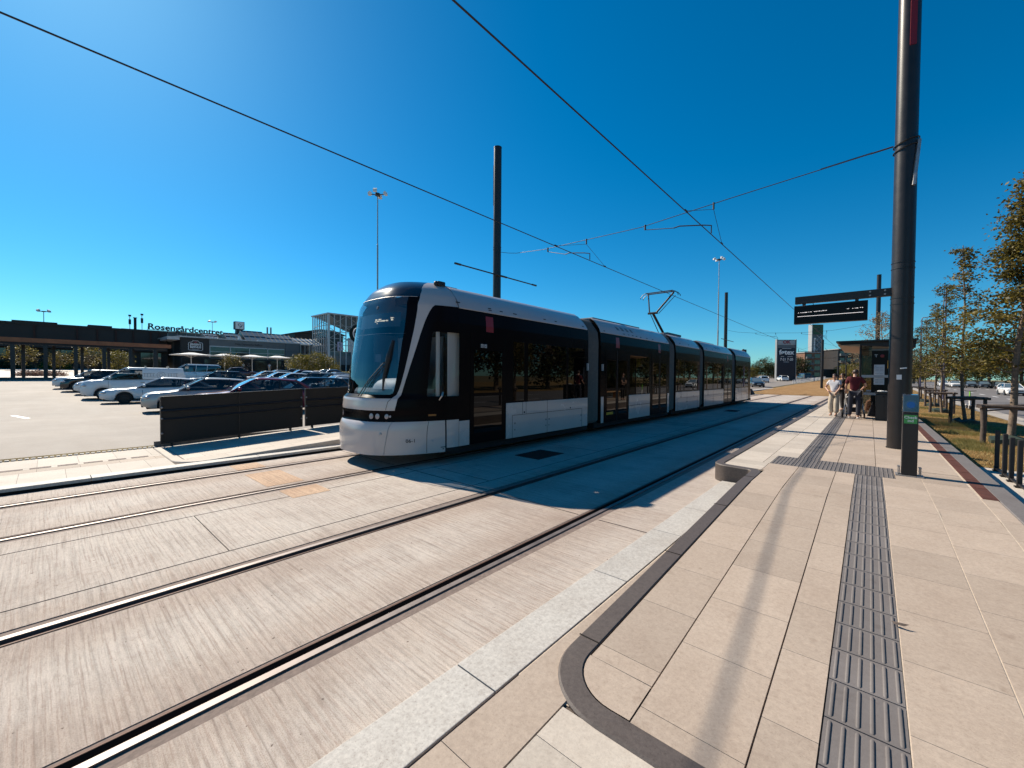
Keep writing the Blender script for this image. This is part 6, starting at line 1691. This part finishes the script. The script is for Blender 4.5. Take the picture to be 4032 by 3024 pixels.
fl_ = ['dense dark tree at the far left of the belt beyond the road','dense dark tree second in the belt beyond the road','bushy tree third in the belt beyond the road','dark tree fourth in the belt, behind the second young tree','tall dark tree behind the crown of the nearest young tree','tall dark tree at the right end of the belt beyond the road']
for i, (x, y, me, s) in enumerate(((9.5,165,BB,1.0),(13.5,158,BA,.85),(17.5,150,BC,1.15),(20.5,142,BA,1.0),(23.5,132,BA,1.15),(26.5,120,BA,1.25))):
    tree_obj('roadside_tree', fl_[i], (x,y,terrain(x,y)-.1), me[0], me[1], GF, i*1.3, s)
side = ['tall tree outside the picture, first along the far side of the road','tree outside the picture, second along the far side of the road','tree outside the picture, third along the far side of the road','tree outside the picture, fourth along the far side of the road','tree outside the picture, fifth along the far side of the road','tree outside the picture, sixth along the far side of the road','tree outside the picture, seventh along the far side of the road','tree outside the picture, eighth along the far side of the road']
for i, (x, y, me, s) in enumerate(((27,108,BA,1.2),(27,97,BB,1.3),(28,86,BA,1.15),(27,75,BC,1.3),(28,64,BA,1.2),(27,53,BB,1.3),(28,42,BA,1.2),(27,31,BC,1.3),(28,20,BA,1.2),(27,9,BB,1.3),(28,-2,BA,1.2))):
    tree_obj('roadside_tree', side[i] if i < 8 else 'tree far outside the picture to the right, number %s beyond the road' % ['nine','ten','eleven'][i-8], (x,y,terrain(x,y)-.1), me[0], me[1], GF, i*.9, s)
GR = 'round trees at the far end of the road'
for i, (x, y, me, s, lab) in enumerate(((-29,174,BB,.85,'dark round topped tree left of the price tower'),(-32.5,172,BC,.55,'yellowish low tree beside the tail of the tram'),(-26.5,176.5,BC,.72,'green bushy tree touching the left edge of the price tower'),(-21.8,199,BB,.95,'dark tree between the price tower and the brick block'),(-24,200,BA,.8,'dark tree just behind the right edge of the price tower'),(-34,178,BB,.6,'dark tree hidden behind the tail of the tram'),(-8.5,215,BD,1.3,'low bushy tree right of the grey pylon'),(-6,200,BD,1.2,'low bushy tree between the centre poles'),(-2.5,180,BC,.8,'green tree behind the shelter glass'))):
    tree_obj('far_tree', lab, (x,y,terrain(x,y)-.1), me[0], me[1], GR, i*1.1, s)
GM = 'shrubs and small trees in front of the mall'
for i, (x, y, me, s, lab) in enumerate(((-87.3,21.9,BE,.85,'small round tree in front of the parasols'),(-80.8,31.0,BD,.95,'left one of the bushy shrubs under the glass tower'),(-80.2,33.8,BD,1.08,'middle bushy shrub under the glass tower'),(-80.3,36.4,BD,.9,'right bushy shrub under the glass tower'),(-91.4,7.5,BD,.85,'broad shrub behind the right end of the canopy walkway'),(-92.3,4.2,BE,.95,'small tree behind the canopy walkway, left of the broad shrub'),(-97,-2.6,BE,.9,'small tree against the mall windows behind the left canopy posts'),(-99,-6.5,BE,.8,'small tree at the far left edge behind the canopy'),(-94,1.2,BE,.7,'thin tree between the canopy posts'),(-86,40.5,BD,.55,'low plant beside the tower base'))):
    tree_obj('shrub', lab, (x,y,terrain(x,y)-.1), me[0], me[1], GM, i*.8, s, 'shrub')
def bed(name, label, x0, x1, y0, y1, h, ml, n, leaf, cat='hedge'):
    rnd = random.Random(int(abs(x0*7+y0))); pts = []
    T = thing(name, label, cat, ((x0+x1)/2,(y0+y1)/2,terrain(x0,y0)))
    for _ in range(n):
        x, y = rnd.uniform(x0,x1), rnd.uniform(y0,y1); e = min(1, min(x-x0, x1-x, y-y0, y1-y)/.5)
        pts.append(((x, y, terrain(x,y)+rnd.uniform(.05,h)*(.4+.6*e)), rnd.random()))
    m = leaf_cloud(pts, rnd, leaf, 12, .16); m.build('foliage', ml, T, tint=True, fix=False)
    m = MB()
    for _ in range(n//6): x, y = rnd.uniform(x0+.2,x1-.2), rnd.uniform(y0+.2,y1-.2); m.tube([(x,y,terrain(x,y)-.05),(x,y,terrain(x,y)+h*.6)], .03, 4)
    m.build('stems', M['bark'], T)
bed('hedge', 'yellow green hedge between two canopy posts', -106.5,-103.5,-.9,2.6,1.25,M['leafd'],260,.22)
bed('hedge', 'darker hedge behind the left canopy posts', -107,-104,-12,-2.0,1.3,M['leafc'],420,.24)
bed('hedge', 'low orange brown planting left of the maroon hatchback', -85.5,-83,15.5,22.5,.7,M['leafd'],240,.18)
bed('heather_bed', 'reddish heather bed on the bright paving behind the canopy posts', -75,-72.5,-2.4,1.4,.55,M['heath'],260,.15,'flower bed')
bed('hedge', 'yellowish low hedge in front of the glass tower', -77.5,-75.5,36,44,.9,M['leafd'],240,.2)
bed('hedge', 'long clipped hedge on the far side of the road', 22.6,24.4,60,190,1.3,M['leafc'],900,.35)
# dry grass blades in the verge
rnd = random.Random(17); gb = MB()
for _ in range(15000):
    y = 11.9 + 26*rnd.random()**1.7; x = rnd.uniform(1.38,4.75); z = terrain(x,y)
    if rnd.random() < .35: x = 1.38 + abs(rnd.gauss(0,.35))
    a = rnd.uniform(0,2*PI); h = rnd.uniform(.02,.075); l = h*rnd.uniform(.2,1.1); w = .006
    gb.add([(x-w*math.sin(a),y+w*math.cos(a),z),(x+w*math.sin(a),y-w*math.cos(a),z),(x+l*math.cos(a),y+l*math.sin(a),z+h)], [(0,1,2)], rnd.random())
for cx, cy, r in ((1.9,14.9,.5),(2.2,19.0,.6),(2.6,22.1,.8),(2.5,27,.7),(2.0,16.2,.3),(1.7,40,.6),(2.3,33.5,.7)):
    for _ in range(700):
        x, y = rnd.gauss(cx,r*.5), rnd.gauss(cy,r*.5); z = terrain(x,y); a = rnd.uniform(0,2*PI); h = rnd.uniform(.05,.16); l = h*.6
        if x < 1.38: continue
        gb.add([(x-.006,y,z),(x+.006,y,z),(x+l*math.cos(a),y+l*math.sin(a),z+h)], [(0,1,2)], .9)
tag(gb.build('grass_blades', M['blade'], tint=True, fix=False), 'dry grass blades over the verge beside the platform', 'grass', kind='stuff')

# ------------------------------------------------------------------ tree guards, slats, scooter
gl_ = ['nearest log tree guard, at the right behind the black slats','second log tree guard, standing alone in the dry grass','third log tree guard, overlapping the one behind it','fourth log tree guard, farther along the verge','fifth and smallest log tree guard beside the thick pole','sixth log tree guard, far along the verge']
for i, (x0, x1, y0) in enumerate(((2.3,3.45,16.5),(2.36,3.25,23.0),(2.36,3.2,30.1),(2.66,3.5,36.6),(2.8,3.6,43.2),(2.8,3.6,49.9))):
    y1 = y0+1.15; z = terrain(2.8, y0); T = thing('tree_guard', gl_[i], 'tree guard', ((x0+x1)/2,(y0+y1)/2,z), 0, 'log tree guards')
    rr = random.Random(i)
    for x, y in ((x0,y0),(x1,y0),(x1-.15,y1)):
        m = MB(); m.tube([(x,y,z-.1),(x+rr.gauss(0,.012),y,z+.5),(x+rr.gauss(0,.012),y,z+1.0)], [.058,.055,.052], 10); m.build('post', M['log'], T, smooth=60)
    for a, b in (((x0,y0),(x1,y0)),((x0,y0),(x1-.15,y1)),((x1,y0),(x1-.15,y1))):
        d = Vector((b[0]-a[0],b[1]-a[1],0)).normalized()*.13
        m = MB(); m.tube([(a[0]-d.x,a[1]-d.y,z+1.03+rr.gauss(0,.008)),(b[0]+d.x,b[1]+d.y,z+1.03+rr.gauss(0,.008))], [.052,.047], 10); m.build('rail', M['log'], T, smooth=60)
    m = MB(); m.tube([(x0,y0,z+.90),(2.86,y0+.62,z+.95),(x1-.15,y1,z+.90)], .02, 5); m.build('strap', M['pole_dark'], T)
    m = MB(); rnd = random.Random(40+i)
    pts = []
    for k in range(13):
        a = 2*PI*k/13; r = .36*rnd.uniform(.8,1.25); pts.append((2.82+(.25 if i > 2 else 0)+r*math.cos(a), y0+.6+r*math.sin(a)))
    m.loft([[(p[0],p[1],z-.02) for p in pts],[(p[0],p[1],z+rnd.uniform(.08,.2)) for p in pts],[(lerp(p[0],2.82+(.25 if i > 2 else 0),.55),lerp(p[1],y0+.6,.55),z+rnd.uniform(.12,.26)) for p in pts]], cap=True)
    tag(m.build('watering_bag', M['bag'], smooth=50), ['dark watering bag slumped at the foot of the nearest young tree','dark watering bag inside the second log guard','dark watering bag inside the third log guard','dark watering bag inside the fourth log guard','dark watering bag inside the fifth log guard','dark watering bag inside the sixth log guard'][i], 'watering bag', 'watering bags at the tree trunks')
sl = ['farthest black slat post of the row of four','second farthest black slat post of the row','third farthest black slat post of the row','nearest black slat post, at the right picture edge']
for i, (x, y, zt) in enumerate(((1.80,11.6,.745),(1.80,11.02,.74),(1.80,10.56,.73),(1.80,10.07,.74))):
    T = thing('slat_post', sl[i], 'slat', (x,y,0), 0, 'black slat posts beside the path')
    m = MB(); m.box(x-.03,x+.03,y-.022,y+.022,-.02,zt); m.build('slat', M['slat'], T, bevel=.012)
    m = MB(); m.box(x-.05,x+.05,y-.05,y+.05,-.01,.012); m.build('foot_plate', M['pole_dark'], T)
tag(MB().box(1.78,1.82,9.2,11.75,.025,.055).box(1.77,1.83,11.6,11.66,-.02,.03).box(1.77,1.83,9.4,9.46,-.02,.03).build('base_rail', M['pole_dark']), 'low dark rail along the feet of the black slats', 'rail')
def scooter():
    x, y = 4.75, 38.5; z = terrain(x,y); T = thing('electric_scooter', 'white and lime hire scooter parked by the second log guard', 'scooter', (x,y,z))
    m = MB(); m.obox((x,y+.25,z+.16),(0,1,0),(1,0,0),(0,0,1),.36,.09,.03); m.build('deck', M['cplastic'], T, bevel=.01)
    m = MB(); m.tube([(x,y-.2,z+.15),(x,y-.32,z+.25),(x,y-.26,z+.6)], .045, 8); m.build('fork', M['white'], T)
    m = MB(); m.tube([(x,y-.26,z+.6),(x,y-.20,z+1.12)], .035, 8); m.build('stem', M['lime'], T)
    m = MB(); m.tube([(x-.28,y-.18,z+1.16),(x,y-.2,z+1.14),(x+.28,y-.18,z+1.16)], .02, 6); m.build('handlebar', M['cplastic'], T)
    for yy in (y-.38,y+.68):
        m = MB(); m.tube([(x-.03,yy,z+.12),(x+.03,yy,z+.12)], .12, 18); m.build('wheel', M['tyre'], T, smooth=40)
    m = MB(); m.box(x-.06,x+.06,y+.55,y+.75,z+.25,z+.28); m.build('mudguard', M['white'], T)
scooter()
# a dry leaf and scraps on the platform
m = MB(); m.add([(.13,3.51,.156),(.165,3.495,.166),(.215,3.50,.168),(.19,3.48,.157),(.145,3.48,.155)], [(0,1,4),(1,2,3),(1,3,4)]); tag(m.build('dry_leaf', M['log'], fix=False), 'dry curled leaf lying on the tactile strip', 'leaf')
# ------------------------------------------------------------------ people
def skin_mesh(name, verts, edges, rad, m, level=2, parent=None):
    me = bpy.data.meshes.new('tmp'); me.from_pydata([tuple(v) for v in verts], edges, []); ob = bpy.data.objects.new('tmp', me); COL.objects.link(ob)
    md = ob.modifiers.new('skin', 'SKIN'); md.use_smooth_shade = True
    sv = me.skin_vertices[0].data
    seen = set(); adj = {i: [] for i in range(len(verts))}
    for a, b in edges: adj[a].append(b); adj[b].append(a)
    for i in range(len(verts)):
        sv[i].radius = rad[i] if isinstance(rad[i], tuple) else (rad[i], rad[i]); sv[i].use_root = False
    for i in range(len(verts)):
        if i in seen: continue
        sv[i].use_root = True; st = [i]
        while st:
            k = st.pop()
            if k in seen: continue
            seen.add(k); st += adj[k]
    sb = ob.modifiers.new('sub', 'SUBSURF'); sb.levels = level; sb.render_levels = level
    dg = bpy.context.evaluated_depsgraph_get(); nm = bpy.data.meshes.new_from_object(ob.evaluated_get(dg))
    bpy.data.objects.remove(ob); bpy.data.meshes.remove(me)
    nm.name = name; nm.materials.clear(); nm.materials.append(m)
    nm.polygons.foreach_set('use_smooth', [True]*len(nm.polygons))
    o = bpy.data.objects.new(name, nm); COL.objects.link(o); o.parent = parent; return o
def person(label, loc, heading, J, cl, H=1.70, female=False, group=None, hair='short', skin='skin', detail=True):
    """J overrides joints; local axes: x = the person's right, y = facing, z up; built for 1.70 m"""
    k = H/1.70
    B = dict(pelvis=(0,0,.95), spine=(0,.005,1.12), chest=(0,.0,1.30), neck=(0,-.005,1.455), skull=(0,.01,1.53), head=(0,.015,1.60), crown=(0,.0,1.665))
    for s, n in ((1,'r'),(-1,'l')):
        B.update({'sh'+n:(s*.165,0,1.395), 'el'+n:(s*.225,-.02,1.12), 'wr'+n:(s*.235,.06,.89), 'hp'+n:(s*.085,0,.90), 'kn'+n:(s*.095,.02,.50), 'an'+n:(s*.10,-.01,.085), 'to'+n:(s*.12,.13,.03)})
    B.update(J); V = {n: Vector(p)*k for n, p in B.items() if n != 'face' and not n.startswith('palm')}
    T = thing('person', label, 'person', loc, R_(heading), group)
    names = list(V); idx = {n: i for i, n in enumerate(names)}; vs = [V[n] for n in names]
    R = dict(pelvis=(.125,.095), spine=(.105,.085), chest=(.125,.095), neck=(.048,.048), skull=(.058,.068), head=(.074,.092), crown=(.052,.062))
    for n in 'rl': R.update({'sh'+n:.058,'el'+n:.038,'wr'+n:.026,'hp'+n:.082,'kn'+n:.055,'an'+n:.038,'to'+n:.032})
    E_ = [('pelvis','spine'),('spine','chest'),('chest','neck'),('neck','skull'),('skull','head'),('head','crown')]
    for n in 'rl': E_ += [('chest','sh'+n),('sh'+n,'el'+n),('el'+n,'wr'+n),('pelvis','hp'+n),('hp'+n,'kn'+n),('kn'+n,'an'+n),('an'+n,'to'+n)]
    rad = [R[n] for n in names]; rad = [tuple(x*k for x in r) if isinstance(r, tuple) else r*k for r in rad]
    ed = [(idx[a],idx[b]) for a, b in E_]
    for s, n in ((1,'r'),(-1,'l')):
        w = V['wr'+n]; d = (w-V['el'+n]).normalized(); f = Vector((0,1,0)); f = (f-d*f.dot(d)); f = f.normalized() if f.length > .1 else Vector((0,0,1))
        f = B.get('palm'+n) and Vector(B['palm'+n]) or f
        i0 = len(vs); vs.append(w+d*.05*k); rad.append((.034*k,.018*k)); ed.append((idx['wr'+n],i0))
        vs.append(w+d*.085*k); rad.append((.036*k,.015*k)); ed.append((i0,i0+1))
        side = d.cross(f).normalized()
        for q, (o, L) in enumerate(((-.027,.075),(-.009,.085),(.009,.08),(.027,.062))):
            j = len(vs); b0 = w+d*.09*k+f*o*k
            curl = side*(.02*(1 if s > 0 else -1))
            vs += [b0, b0+(d*L*.5+curl*.4)*k, b0+(d*L*.92+curl*1.2)*k]; rad += [.0095*k,.0085*k,.0065*k]; ed += [(i0+1,j),(j,j+1),(j+1,j+2)]
        j = len(vs); b0 = w+d*.045*k+f*.032*k
        vs += [b0, b0+(f*.028+d*.025)*k, b0+(f*.035+d*.055)*k]; rad += [.011*k,.010*k,.0075*k]; ed += [(i0,j),(j,j+1),(j+1,j+2)]
    body = skin_mesh('body', vs, ed, rad, M[skin], 2, T)
    def g(ns, es, rr, nm, m):
        return skin_mesh(nm, [V[n] if isinstance(n, str) else Vector(n)*k for n in ns], es, [tuple(x*k for x in r) if isinstance(r, tuple) else r*k for r in rr], m, 2, T)
    def mid(a, b, t): return tuple((V[a].lerp(V[b], t))/k)
    low = tuple(V['pelvis']/k - Vector((0,0,.04)))
    sleeve = cl.get('sleeve', .62)
    g([low,'spine','chest',mid('chest','neck',.80),'shr','shl',mid('shr','elr',sleeve),mid('shl','ell',sleeve)], [(0,1),(1,2),(2,3),(2,4),(2,5),(4,6),(5,7)], [(.145,.115),(.128,.110),(.150,.128),.078,.074,.074,.062,.062], 'shirt', M[cl['shirt']])
    w = cl.get('leg', 1.0)
    g(['pelvis','hpr','hpl','knr','knl',mid('knr','anr',.93),mid('knl','anl',.93)], [(0,1),(0,2),(1,3),(2,4),(3,5),(4,6)], [(.138,.112),.092,.092,.068*w,.068*w,.056*w,.056*w], 'trousers', M[cl['trousers']])
    for n in 'rl':
        a, b = V['an'+n]/k, V['to'+n]/k; d = (b-a); d.z = 0; d.normalize() if d.length else None
        g([tuple(a-d*.045+Vector((0,0,-.045))), tuple(a+d*.02+Vector((0,0,-.03))), tuple(Vector((b.x,b.y,a.z-.052)))], [(0,1),(1,2)], [(.040,.034),(.044,.045),(.036,.026)], 'shoe', M[cl['shoe']])
    h = V['head']; hm = M[cl.get('hair', 'hairb')]; fwd = (V['head']-V['skull']); face = Vector(B.get('face', (0,1,0))).normalized(); up = Vector((0,0,1)); rt = face.cross(up).normalized()
    m = MB(); rings = []
    c = h + Vector((0,0,.018))*k - face*.012*k
    for j in range(9):
        th = lerp(0, PI*.72, j/8); rings.append([])
        for i in range(18):
            ph = 2*PI*i/18; dd = rt*math.cos(ph)+face*math.sin(ph); fr_ = max(0, math.sin(ph))
            tt = th*(1-.50*fr_**1.5)
            if hair == 'long': tt = th*(1-.52*fr_**1.5)*(1.12 if fr_ < .1 else 1)
            rings[-1].append(c + (dd*math.sin(tt)*(.082+.014*abs(math.sin(ph))) + up*math.cos(tt)*.098)*k)
    m.loft(rings); 
    if hair == 'bun': m.sphere(c - face*.10*k + up*.03*k, .045*k, 10, 8)
    m.build('hair', hm, T, local=True, smooth=60)
    m = MB()
    for s in (1,-1): m.sphere(h + face*.083*k + rt*.030*s*k + up*.012*k, .0085*k, 8, 6)
    m.build('eyes', M['hairb'], body, local=True, smooth=180)
    m = MB(); m.sphere(h + face*.094*k - up*.018*k, .017*k, 8, 6, (.8,.8,1.3)); 
    m.build('nose', M[skin], body, local=True, smooth=180)
    m = MB(); m.sphere(h + face*.085*k - up*.050*k, .017*k, 8, 6, (1.2,.5,.35)); m.build('mouth', mat('lips', (.28,.09,.07), .5), body, local=True, smooth=180)
    for s in (1,-1):
        m = MB(); m.sphere(h + rt*.078*s*k - face*.004*k - up*.004*k, .024*k, 8, 6, (.4,.75,1.2)); m.build('ear', M[skin], body, local=True, smooth=180)
    return T
pz = .275
person('woman in a white top and loose sand trousers, hand on her hip', (-.98,19.35,pz), 168,
       {'elr':(.33,-.10,1.16),'wrr':(.17,.10,1.00),'ell':(-.19,.06,1.13),'wrl':(-.10,.13,.97),'face':(.25,.97,0),'knr':(.11,.03,.5),'knl':(-.08,.05,.5),'anl':(-.08,.04,.085),'tol':(-.07,.19,.03)},
       dict(shirt='cl_white',trousers='cl_sand',shoe='shoe',leg=1.55,hair='hairb',sleeve=.55), H=1.57, hair='bun')
person('man seen from behind in a wine red shirt and dark jeans, holding the pram', (-.39,18.45,pz), 4,
       {'elr':(.30,.02,1.16),'wrr':(.20,.26,1.02),'ell':(-.23,.04,1.12),'wrl':(-.20,.27,.96),'knr':(.11,-.02,.5),'knl':(-.11,.03,.5),'anr':(.10,-.06,.085),'tor':(.13,.08,.03),'anl':(-.12,.02,.085),'tol':(-.15,.16,.03),'skull':(.01,.03,1.53),'head':(.02,.05,1.595),'crown':(.02,.045,1.66)},
       dict(shirt='cl_wine',trousers='cl_jean',shoe='shoe',leg=1.12,sleeve=.75), H=1.72)
person('person dressed in black standing between the woman and the man', (-.87,22.6,pz), 100,
       {'elr':(.20,.10,1.12),'wrr':(.10,.28,1.06),'ell':(-.20,.10,1.12),'wrl':(-.08,.28,1.08)}, dict(shirt='cl_black',trousers='cl_black',shoe='shoe',leg=1.05,sleeve=.6), H=1.62)
person('seated person in a rose dress behind the bin, waiting in the shelter', (.42,21.75,pz), 90,
       {'pelvis':(0,0,.52),'spine':(0,.02,.70),'chest':(0,.03,.88),'neck':(0,.03,1.03),'skull':(0,.045,1.10),'head':(0,.05,1.17),'crown':(0,.035,1.235),'shr':(.16,.03,.97),'shl':(-.16,.03,.97),'elr':(.2,.06,.70),'ell':(-.2,.06,.70),'wrr':(.11,.27,.63),'wrl':(-.11,.27,.63),
        'hpr':(.09,.06,.50),'hpl':(-.09,.06,.50),'knr':(.11,.46,.50),'knl':(-.11,.46,.50),'anr':(.10,.42,.085),'anl':(-.10,.50,.085),'tor':(.11,.56,.03),'tol':(-.11,.64,.03)},
       dict(shirt='cl_stripe',trousers='cl_stripe',shoe='shoe',leg=1.2,sleeve=.5,hair='hairg'), H=1.70, hair='bun')
GC = 'people by the restaurant terrace'
for x, y, lab, a, c in ((-90.2,24.7,'distant person left of two on the restaurant terrace',90,'cl_sand'),(-89.4,25.4,'distant person with folded arms on the restaurant terrace',80,'cl_black'),(-90.8,29.4,'distant person in pale clothes by the last parasol',100,'cl_white')):
    person(lab, (x,y,terrain(x,y)+.3), -a, {'wrr':(.05,.2,1.1),'wrl':(-.05,.2,1.1)} if c == 'cl_black' else {}, dict(shirt=c,trousers='cl_sand' if c == 'cl_white' else 'cl_black',shoe='shoeb'), H=1.72, group=GC)
def pram():
    T = thing('pram', 'black pram with big wheels in front of the man', 'pram', (-.45,18.95,pz))
    x, y, z = -.42, 19.0, pz
    for sx in (-.30,.30):
        m = MB(); m.loft([[(x+sx+a, y-.05+r*math.cos(t), z+.15+r*math.sin(t)) for a, r in ((-.025,.12),(-.025,.15),(.025,.15),(.025,.12))] for t in rng(0,2*PI,24)]); w = m.build('wheel', M['tyre'], T, smooth=50)
        m = MB(); m.tube([(x+sx-.02,y-.05,z+.15),(x+sx+.02,y-.05,z+.15)], .11, 16); m.build('rim', M['cplastic'], w)
    for sx in (-.2,.2):
        m = MB(); m.tube([(x+sx-.02,y+.62,z+.1),(x+sx+.02,y+.62,z+.1)], .10, 16); m.build('wheel', M['tyre'], T, smooth=50)
    m = MB()
    for sx in (-.27,.27): m.tube([(x+sx,y-.05,z+.15),(x+sx*.9,y+.25,z+.5),(x+sx*.9,y-.28,z+1.0)], .016, 6); m.tube([(x+sx*.9,y+.25,z+.5),(x+sx*.7,y+.62,z+.1)], .016, 6)
    m.tube([(x-.25,y-.28,z+1.0),(x+.25,y-.28,z+1.0)], .02, 8); m.tube([(x-.3,y-.05,z+.15),(x+.3,y-.05,z+.15)], .012, 6); m.build('frame', M['steel'], T)
    m = MB()
    m.loft([[(x+sx*.22,y+a,z+b) for sx in (-1,1)][::1] + [(x+.22*.9,y+a,z+b-.22),(x-.22*.9,y+a,z+b-.22)] for a, b in ((-.08,.72),(.1,.70),(.5,.68),(.66,.72))], cap=True); m.build('carrycot', M['cl_black'], T, bevel=.02)
    m = MB(); m.loft([[(x+.22*math.cos(t),y+.55-a,z+.72+.24*math.sin(t)*s) for t in rng(0,PI,10)] for a, s in ((0,.25),(.12,.8),(.3,1.05),(.38,1.0))], close=False); m.build('hood', M['cl_black'], T)
    m = MB(); m.box(x-.2,x+.2,y,y+.45,z+.2,z+.36); m.build('basket', M['cl_black'], T, bevel=.02)
    B = MB(); B.add([(x+.50,18.62,z+.62),(x+.62,18.62,z+.1),(x+.38,18.62,z+.12),(x+.50,18.72,z+.62),(x+.64,18.78,z+.08),(x+.36,18.78,z+.1)], [(0,1,2),(3,5,4),(0,3,4,1),(1,4,5,2),(2,5,3,0)])
    tag(B.build('shoulder_bag', M['cl_black'], bevel=.02), 'dark slumped bag standing against the left side of the litter bin', 'bag')
pram()
car('parked_car', 'silver saloon low between the white twins and the glinting car', 'sedan', 'silver', -54.8, 18.4, 176, L=4.5)
car('parked_car', 'white estate car between the brown carrier and the tram nose', 'wagon', 'white', -41.0, 18.8, 176, L=4.5)
car('parked_car', 'grey saloon in the back row just left of the tram nose', 'sedan', 'silver', -47.8, 22.4, 176, L=4.5)
